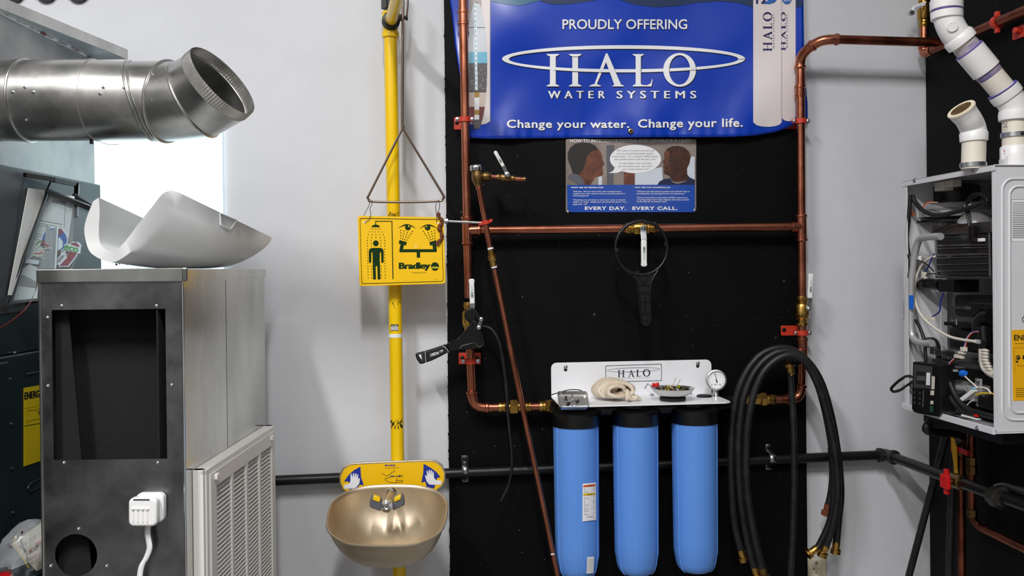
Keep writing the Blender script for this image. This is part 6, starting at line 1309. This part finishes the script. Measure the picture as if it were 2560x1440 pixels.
# black insulation pad with the maker's name
pd = obj('insulation_pad', B().prism([I(a, c, HX0+.10) for a, c in ((2392, 738), (2500, 738), (2500, 775), (2450, 774), (2440, 785), (2432, 793), (2394, 791), (2387, 785), (2386, 745))], (.02, 0, 0)), M['black_matte'], t, smooth=False, bevel=.002)
im = lambda px, py: I(px, py, HX0+.0994)
text(pd, 'NAVIEN', ((2388, 764), (2426, 766), (2426, 774), (2388, 772)), M['paper_grey'], im, bold=.02); text(pd, 'CONDENSING BOILER', ((2388, 760), (2426, 762), (2426, 764), (2388, 762)), M['ink_grey'], im); shape(pd, 'seam', line([(2388, 755), (2484, 760)], .8), M['ink_grey'], im)
obj('bracket', B().prism([I(a, c, HX0+.06) for a, c in ((2359, 804), (2448, 812), (2448, 820), (2400, 820), (2388, 822), (2378, 815), (2360, 813))], (.05, 0, 0)), M['black_plastic'], t, smooth=False, bevel=.001)
iblock('trap_housing', 2370, 816, 2450, 885, HX0+.09, HX0+.2, 'black_plastic', .008); itube('bracket_bolt', [(2391, 798), (2392, 812)], .003, 'zinc', HX0+.055)
itube('mixing_valve', [(2480, 792), (2462, 795), (2452, 810), (2452, 830)], .022, 'black_plastic', HX0+.06, n=16); itube('drain_pipe', [(2458, 815), (2461, 850), (2463, 878)], .015, 'black_plastic', HX0+.05, n=14)
obj('drain_clamp', B().box(I(2438, 860, HX0+.03), I(2478, 849, HX0+.045)), M['black_plastic'], t, bevel=.001); iblock('clamp_tab', 2436, 848, 2448, 860, HX0+.026, HX0+.032, 'steel_inner', .0005)
for k in range(7): obj('flex_hose_ring', B().tube([I(2460+11*math.cos(a)+(0 if k < 4 else (k-3)*4), 879+k*8+3.5*math.sin(a), HX0+.045+.011*math.sin(a)) for a in [2*math.pi*i/16 for i in range(16)]], .004, 6, closed=True), M['tube_clear'], t)
itube('flex_hose', [(2459, 872), (2460, 900), (2464, 918), (2476, 930), (2492, 938)], .0125, 'tube_clear', HX0+.045, n=14)
for k, (m, dx) in enumerate((('wire_blue', -2.5), ('wire_white', 0), ('wire_red', 2))): itube('harness_wire', [(2446, 827+k), (2430+dx, 832), (2418+dx, 846), (2412+dx, 868), (2406+dx, 880)], .0018, m, HX0+.025); itube('harness_wire', [(2385+dx, 897), (2374+dx, 908), (2366+dx, 920), (2364+dx, 932)], .0018, m, HX0+.02)
for a in ((2400, 867, 2409, 879), (2394, 878, 2406, 886), (2384, 886, 2402, 897)): iblock('harness_plug', *a, HX0+.016, HX0+.028, 'tube_clear', .001)
iblock('shelf_bracket', 2330, 904, 2435, 914, HX0+.03, HX0+.2, 'steel_dark', .001)
iblock('water_block', 2338, 875, 2355, 900, HX0+.03, HX0+.07, 'steel_dark'); iblock('water_block', 2342, 888, 2370, 900, HX0+.03, HX0+.07, 'steel_dark'); itube('adjust_screw', [(2336, 876), (2350, 874)], .003, 'chrome', HX0+.028)
iblock('pump_plate', 2385, 950, 2460, 1010, HX0+.06, HX0+.08, 'steel_inner'); iblock('pump_body', 2440, 985, 2490, 1030, HX0+.03, HX0+.15, 'black_plastic', .01); itube('steel_tube', [(2383, 971), (2420, 971)], .010, 'steel_inner', HX0+.04, n=14); iblock('pump_tab', 2437, 945, 2452, 1000, HX0+.04, HX0+.046, 'steel_inner')
iblock('pump_dark', 2360, 1010, 2470, 1040, HX0+.05, HX0+.2, 'black_matte'); iblock('void_block', 2340, 915, 2490, 1045, HX0+.14, HX0+.2, 'black_matte')
for p in ((2444, 952), (2445, 1012)): inst('screw', SCREW, t, frame(I(*p, HX0+.035), (-1, 0, 0)))
obj('wire_nut', B().lathe(I(2404, 934, HX0+.02), (0, -1, .2), [(.009, 0), (.0095, .01), (.006, .02)], 10), M['blue_tape'], t)
itube('white_wire', [(2408, 936), (2420, 948), (2436, 962), (2446, 972)], .002, 'wire_white', HX0+.02); itube('white_wire', [(2434, 972), (2450, 968), (2468, 972), (2478, 984)], .0022, 'wire_white', HX0+.018); itube('white_wire', [(2415, 1018), (2422, 1008), (2434, 1000)], .002, 'wire_white', HX0+.025); itube('yellow_wire', [(2440, 988), (2455, 983), (2490, 985)], .0022, 'wire_yellow', HX0+.02); itube('lime_wire', [(2353, 962), (2362, 955), (2372, 960), (2382, 972), (2384, 980)], .004, 'wire_lime', HX0+.03); itube('lime_wire', [(2354, 978), (2366, 968), (2378, 962)], .004, 'wire_lime', HX0+.034)
obj('plug_housing', B().prism([I(a, c, HX0+.012) for a, c in ((2398, 996), (2430, 972), (2438, 978), (2406, 1003))], (.012, 0, 0)), M['white_plastic'], t, smooth=False, bevel=.001); iblock('plug_blue', 2426, 968, 2434, 974, HX0+.011, HX0+.02, 'print_sky', .001)
for pts in ([(2364, 930), (2376, 960), (2390, 990), (2412, 1018), (2440, 1032)], [(2358, 940), (2368, 975), (2384, 1005), (2410, 1030), (2446, 1036)], [(2440, 1030), (2460, 1036), (2492, 1044)]): itube('black_loom', pts, .0075, 'rubber', HX0+.012, n=12)
iblock('white_terminal', 2355, 990, 2370, 1003, HX0+.02, HX0+.03, 'white_plastic', .001); iblock('ribbon_cable', 2350, 918, 2386, 930, HX0+.018, HX0+.03, 'foil', .001)
iblock('white_lug', 2402, 1040, 2440, 1046, HX0+.004, HX0+.02, 'white_plastic', .001); iblock('red_lug', 2434, 1035, 2440, 1043, HX0+.002, HX0+.012, 'red', .001)
# control panel
CX = HX0-.02
cpn = obj('control_panel', B().prism([I(a, c, CX) for a, c in ((2282, 904), (2332, 910), (2350, 912), (2352, 1030), (2345, 1042), (2296, 1034), (2284, 1030), (2279, 1022))], (.045, 0, 0)), M['black_plastic'], t, smooth=False, bevel=.002, label='black control panel with a small display')
cm_ = lambda off: (lambda px, py: I(px, py, CX-off))
zf = zm(2160, 800, 6.4)
shape(cpn, 'display_bezel', [[zf(*p) for p in ((800, 705), (1095, 745), (1095, 1110), (960, 1090), (795, 1085))]], M['dark_grey'], cm_(.0006)); shape(cpn, 'display', [[zf(*p) for p in ((835, 815), (985, 830), (985, 1045), (832, 1015))]], M['lcd'], cm_(.001))
shape(cpn, 'digit', [[zf(850+k*34, 890+k*3), zf(878+k*34, 893+k*3), zf(876+k*34, 968+k*3), zf(850+k*34, 965+k*3)] for k in range(4)], M['ink_grey'], cm_(.0014))
shape(cpn, 'label_strip', [[zf(*p) for p in ((1000, 840), (1060, 845), (1055, 1045), (990, 1040))]], M['print_white'], cm_(.0016)); shape(cpn, 'white_rail', [[zf(*p) for p in ((1085, 895), (1135, 905), (1128, 1110), (1078, 1105))], [zf(*p) for p in ((1065, 1125), (1125, 1130), (1120, 1205), (1060, 1200))], [zf(*p) for p in ((1065, 1290), (1112, 1295), (1110, 1350), (1060, 1345))]], M['tube_clear'], cm_(.0016)); shape(cpn, 'circuit_strip', [[zf(*p) for p in ((1050, 1370), (1110, 1370), (1105, 1480), (1050, 1470))]], M['pcb'], cm_(.0012))
obj('key_ridge', B().tube([cm_(.001)(*zf(950, 1120)), cm_(.001)(*zf(938, 1390))], .0014, 6), M['chrome'], cpn)
for u, v_ in ((812, 1160), (812, 1240), (808, 1320), (895, 1170), (895, 1255), (893, 1340)): obj('button', B().lathe(cm_(0)(*zf(u, v_)), (-1, 0, 0), [(.004, 0), (.004, .0012)], 10), M['dark_grey'], cpn)
itube('cable_loop', [(2288, 946), (2270, 940), (2250, 950), (2233, 965), (2228, 973), (2234, 979), (2248, 976), (2262, 968), (2285, 952)], .0045, 'rubber', HX0+.0)
iblock('cable_sleeve', 2254, 960, 2262, 972, HX0-.004, HX0+.004, 'clear', .0005)
obj('cover_clip', B().prism([I(a, c, HX0-.004) for a, c in ((2258, 1011), (2280, 1014), (2280, 1024), (2262, 1020))], (.02, 0, 0)), M['heater_white'], t, bevel=.002)
for p in ((2287, 451), (2433, 424), (2444, 1070)): inst('screw', SCREW, t, frame(I(*p, HX0-.004 if p[1] < 600 else HX0-.012), (-1, 0, 0)))
# underside: added black block stands for the shadow and a black pipe below
obj('under_shade', B().box((HX0+.035, HY0+.03, HZ0-.035), (HX1, HY1-.04, HZ0-.0005)), M['black_matte'], t, smooth=False)
# ================================================================== PVC vents
t = thing('intake_vent', 'short white PVC intake elbow with a bird screen on top of the heater', 'vent pipe', PZ(2433, 420, HZ1))
b0_ = PZ(2433, 421, HZ1); dv_ = (b0_-CAM).dot(RM@Vector((0, 0, -1)))
v_ = lambda px, py, dd=0: Q(px, py, dv_+dd)
rp = .0300
obj('pipe', B().tube([Vector((b0_.x, b0_.y, HZ1-.002)), v_(2435, 352)], rp, 26), M['pvc'], t)
obj('hose_band', B().lathe(v_(2433, 413), UP, [(rp+.001, -.006), (rp+.003, -.005), (rp+.003, .006), (rp+.001, .007)], 28), M['zinc'], t)
obj('socket', B().lathe(v_(2435, 354), v_(2434, 330)-v_(2435, 354), [(rp+.0005, 0), (rp+.0045, .001), (rp+.0055, .022), (rp+.003, .026), (rp+.001, .03)], 28), M['pvc_white'], t)
mn = (RIGHT*-.60+UP*.74-FWD*.22).normalized(); mc = v_(2403, 273, -.02)
pts = cr([v_(2435, 335), v_(2431, 318), v_(2421, 298, -.012), mc-mn*.012, mc], 5)
obj('elbow', B().tube(pts, [rp+.0025]*(len(pts)-8)+[rp+.003+.0006*i for i in range(8)], 28), M['pvc_white'], t)
obj('mouth_rim', B().lathe(mc, mn, [(rp*.92, -.004), (rp*.92, .002), (rp+.006, .002), (rp+.007, -.003)], 30, False), M['cream'], t)
mb = basis(mn); gr = B()
for k in range(-5, 6):
    h = math.sqrt(max(0, (rp*.93)**2-(k*.0048)**2)); gr.tube([mc+mb@Vector((k*.0048, -h, .001)), mc+mb@Vector((k*.0048, h, .001))], .0009, 6); gr.tube([mc+mb@Vector((-h, k*.0048, .001)), mc+mb@Vector((h, k*.0048, .001))], .0009, 6)
obj('bird_screen', gr, M['brass_old'], t); obj('screen_back', B().lathe(mc-mn*.001, mn, [(rp*.92, 0), (.0001, 0)], 24, False), M['print_sand'], t)
t = thing('exhaust_vent', 'long white PVC exhaust pipe rising diagonally from the heater with purple primer', 'vent pipe', PZ(2538, 422, HZ1))
b1_ = PZ(2538, 424, HZ1); de = (b1_-CAM).dot(RM@Vector((0, 0, -1))); e_ = lambda px, py, dd=0: Q(px, py, de+dd); re_ = .0335
obj('adapter', B().lathe(Vector((b1_.x, b1_.y, HZ1-.002)), UP, [(re_+.006, 0), (re_+.006, .03), (re_+.004, .032), (re_+.004, .062), (re_+.001, .066)], 30), M['pvc_white'], t)
obj('pipe', B().tube([Vector((b1_.x, b1_.y, HZ1)), e_(2538, 296)], re_-.001, 28), M['pvc'], t)
hbd = obj('hose_band', B().lathe(e_(2538, 338), UP, [(re_+.001, -.006), (re_+.003, -.006), (re_+.003, .006), (re_+.001, .006)], 30), M['zinc'], t); obj('band_screw', B().lathe(e_(2556, 334, -.034), (1, 0, 0), [(.005, -.008), (.005, .008)], 8), M['chrome'], hbd)
pts = cr([e_(2538, 300), e_(2538, 282), e_(2533, 262), e_(2522, 244), e_(2508, 226)], 6)
el2 = obj('elbow', B().tube(pts, re_+.004, 30), M['pvc_white'], t)
for p, q in (((2538, 302), (2538, 278)), ((2507, 225), (2518, 239))): o_ = e_(*p); d = e_(*q)-o_; L = .026; obj('hub', B().lathe(o_, d, [(re_, 0), (re_+.0075, .001), (re_+.0085, L*.5), (re_+.0075, L*.96), (re_+.004, L)], 30), M['pvc_white'], el2)
obj('primer_ring', B().lathe(e_(2506, 224), e_(2500, 216)-e_(2506, 224), [(re_+.0076, -.001), (re_+.0076, .001)], 30), M['purple'], t)
dg = [(2510, 229), (2444, 148), (2392, 93)]
pa_, pb_ = e_(2512, 231), e_(2398, 96)
obj('pipe', B().tube([pa_, pb_], re_-.0005, 28), M['pvc'], t, label='cream diagonal vent pipe')
c0, c1 = pa_.lerp(pb_, .40), pa_.lerp(pb_, .79); d = c1-c0
obj('coupling', B().lathe(c0, d, [(re_, 0), (re_+.005, .001), (re_+.0055, d.length-.001), (re_, d.length)], 30), M['pvc_white'], t)
for p, q, L in (((2474, 190), (2462, 174), .022), ((2426, 143), (2420, 136), .02)):pass
un = d.normalized()
obj('primer_stain', B().lathe(c0-un*.016, un, [(re_+.0001, 0), (re_+.0004, .001), (re_+.0004, .0165)], 30), M['purple_stain'], t); obj('primer_stain', B().lathe(c1, un, [(re_+.0004, 0), (re_+.0004, .014), (re_+.0001, .016)], 30), M['purple_stain'], t); obj('primer_ring', B().lathe(c1-un*.003, un, [(re_+.0058, 0), (re_+.0058, .003)], 30), M['purple'], t)
text(t, 'BARCODE', (zm(2160, 0, 6.4)(1730, 1245), zm(2160, 0, 6.4)(1815, 1195), zm(2160, 0, 6.4)(1820, 1210), zm(2160, 0, 6.4)(1740, 1258)), M['ink_grey'], lambda a, c: e_(a, c, -re_-.0075)) if False else None
pts = cr([e_(2400, 99), e_(2386, 82), e_(2375, 62), e_(2369, 42), e_(2367, 24), e_(2365, -20)], 6)
el = obj('elbow', B().tube(pts, re_+.003, 30), M['pvc_white'], t)
o_ = e_(2400, 99); d = e_(2389, 86)-o_; obj('hub', B().lathe(o_-d.normalized()*.012, d, [(re_, 0), (re_+.0075, .001), (re_+.008, .02), (re_+.003, .027)], 30), M['pvc_white'], el)
o_ = e_(2367.5, 50); obj('hub', B().lathe(o_, e_(2366.5, 20)-o_, [(re_+.002, 0), (re_+.0075, .003), (re_+.008, .022), (re_+.002, .024)], 30), M['pvc_white'], el)
o_ = e_(2366.5, 26); obj('hub', B().lathe(o_, e_(2366, 0)-o_, [(re_+.002, 0), (re_+.0085, .002), (re_+.009, .026), (re_+.003, .03)], 30), M['pvc_white'], el); obj('primer_ring', B().lathe(o_, UP, [(re_+.006, -.002), (re_+.006, 0)], 30), M['purple'], el)
obj('pipe', B().tube([e_(2366, 5), e_(2364, -80)], re_+.006, 28), M['pvc_white'], t)
obj('mould_mark', B().lathe(e_(2381, 67, -re_-.003), Q(2381, 67, 1)-Q(2381, 67, 2), [(.013, -.004), (.013, .0004), (.0115, .0008), (.0115, 0), (.001, 0)], 22), M['pvc_white'], el)
obj('flow_tag', B().prism([e_(a, c, -re_-.006) for a, c in ((2503.5, 373), (2511, 373), (2511, 397), (2503.5, 397))], FWD*.001), M['print_white'], t, smooth=False)
shape(t, 'flow_arrow', line([(2511, 386), (2511, 378)], 1)+[[(2509, 378), (2513, 378), (2511, 374)]], M['red'], lambda a, c: e_(a, c, -re_-.0075))
text(t, 'SC', ((2508, 320), (2508, 303), (2518, 303), (2518, 320)), M['ink'], lambda a, c: e_(a, c, -re_-.0005+.012))
# ================================================================== copper in the corner (top right)
XCo = P(2310, 60, -.06).x
t = thing('corner_copper_pipe', 'copper riser with a brass ball valve turning along the side wall', 'pipework', P(2310, 140, -.06))
c_ = lambda px, py: P(px, py, -.06); k_ = lambda px, py: PX(px, py, XCo)
obj('pipe', B().tube([c_(2310, 62), c_(2310, 124)], .0143, 18), M['copper'], t)
dirr = (k_(2560, 31)-k_(2400, 103)).normalized(); k0 = c_(2310, 132)
dirr = Vector((0, -1, 0)) if abs(dirr.y) < .5 else dirr
pt = cr([c_(2310, 112), c_(2310, 124), k0+Vector((0, -.004, .0)), k0+Vector((0, -.02, -.004)), k0+Vector((0, -.05, -.004))], 5)
b = B().tube(pt, .0165, 18); bead(b, c_(2310, 118), UP, .0155); obj('elbow', b, M['copper'], t)
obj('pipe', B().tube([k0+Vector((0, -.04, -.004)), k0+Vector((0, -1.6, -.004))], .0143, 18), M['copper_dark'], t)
v = valve(t, (c_(2310, 68), c_(2310, -4)), .0135)
zf = zm(2160, 0, 6.4)
obj('lever', B().prism([P(*zf(*p), -.10) for p in ((775, 125), (790, 98), (985, 15), (1010, 30), (975, 85), (790, 190), (775, 170))], (0, .008, 0)), M['white_plastic'], v, bevel=.002, label='cream valve lever with blue print')
text(v, 'APOLLO', (zf(805, 135), zf(915, 75), zf(920, 100), zf(815, 155)), M['eco_blue'], lambda a, c: P(a, c, -.1012), bold=.02); obj('lever_nut', B().lathe(P(*zf(765, 205), -.10), (0, -1, 0), [(.009, -.01), (.009, .004)], 6), M['zinc'], v, smooth=False)
kk = k0+Vector((0, -.004, 0)); pc = PX(2493, 62, XCo)
pcl = Vector((XCo, pc.y, k0.z-.004))
cl = thing('pipe_clamp', 'dark red clamp on the copper pipe along the side wall', 'clamp', pcl)
obj('ring', B().lathe(pcl, (0, 1, 0), [(.0152, -.008), (.02, -.008), (.02, .008), (.0152, .008), (.0152, -.008)], 28, False), M['red_clamp'], cl)
for s in (-1, 1): obj('ear', B().box(pcl+Vector((-.006, -.007, .018 if s > 0 else -.032)), pcl+Vector((.006, .007, .032 if s > 0 else -.018))), M['red_clamp'], cl, bevel=.0015)
bk_ = PX(2552, 78, XR-.02); tag(obj('orange_bracket', B().box(bk_+Vector((-.006, -.02, -.02)), bk_+Vector((.001, .03, .016))).lathe(bk_+Vector((-.004, -.005, 0)), (-1, 0, 0), [(.01, 0), (.01, .02), (.006, .022)], 12), M['red_clamp'], None, bevel=.001), 'orange red wall bracket at the top right edge', 'bracket')
# ================================================================== dim pipes below the heater
Xb = XR-.06
t = thing('isolation_pipes', 'pair of copper pipes with red valve handles in the shade under the heater', 'pipework', PX(2405, 1440, Xb))
xk = lambda px, py, dx=0: PX(px, py, Xb+dx)
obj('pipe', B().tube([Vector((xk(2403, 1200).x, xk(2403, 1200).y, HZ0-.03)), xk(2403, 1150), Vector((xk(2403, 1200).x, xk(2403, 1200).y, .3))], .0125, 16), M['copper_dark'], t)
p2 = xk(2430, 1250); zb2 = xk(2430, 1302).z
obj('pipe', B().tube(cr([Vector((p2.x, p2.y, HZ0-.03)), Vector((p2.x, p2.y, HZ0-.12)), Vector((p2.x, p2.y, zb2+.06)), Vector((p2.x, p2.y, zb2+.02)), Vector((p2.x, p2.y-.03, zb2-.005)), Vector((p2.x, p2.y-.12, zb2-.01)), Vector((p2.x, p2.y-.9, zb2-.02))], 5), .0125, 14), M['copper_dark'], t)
for py in (1153, 1175, 1283): q = xk(2430, py); obj('brass_nut', B().lathe(Vector((p2.x, p2.y, q.z)), UP, [(.017, -.012), (.017, .012)], 8), M['brass_old'], t, smooth=False)
hb_ = obj('valve_body', B().tube([xk(2398, 1110, -.02), xk(2400, 1140, -.02)], .017, 12), M['brass_old'], t)
obj('red_handle', B().prism([xk(a, c, -.045) for a, c in ((2376, 1112), (2392, 1116), (2402, 1120), (2418, 1128), (2416, 1140), (2400, 1132), (2388, 1130), (2376, 1130))], (.008, 0, 0)), M['red'], hb_, bevel=.001)
tag(obj('yellow_strap', B().prism([xk(a, c, -.05) for a, c in ((2377, 1092), (2386, 1097), (2391, 1120), (2392, 1160), (2393, 1192), (2386, 1190), (2384, 1160), (2378, 1120))], (.003, 0, 0)), M['energy_amber'], None, smooth=False), 'yellow tag strap hanging by the red valve handle', 'strap')
tag(obj('flex_conduit', B().tube(cr([xk(2490, 1218, -.1), xk(2510, 1214, -.1), xk(2540, 1222, -.1), xk(2600, 1240, -.1)], 8), .009, 10), M['steel_dark'], None), 'grey flexible conduit at the lower right edge', 'conduit')
ps = xk(2442, 1100, -.02); tag(obj('drain_hose', B().tube(cr([Vector((HX0+.04, HY1-.07, HZ0-.03)), Vector((HX0+.03, HY1-.07, HZ0-.06)), Vector((HX0+.17, HY1-.02, HZ0-.09)), Vector((HX0+.215, HY1+.10, HZ0-.2)), Vector((HX0+.22, HY1+.15, .4))], 6), .012, 12), M['rubber'], None), 'black drain hose hanging under the heater', 'hose')
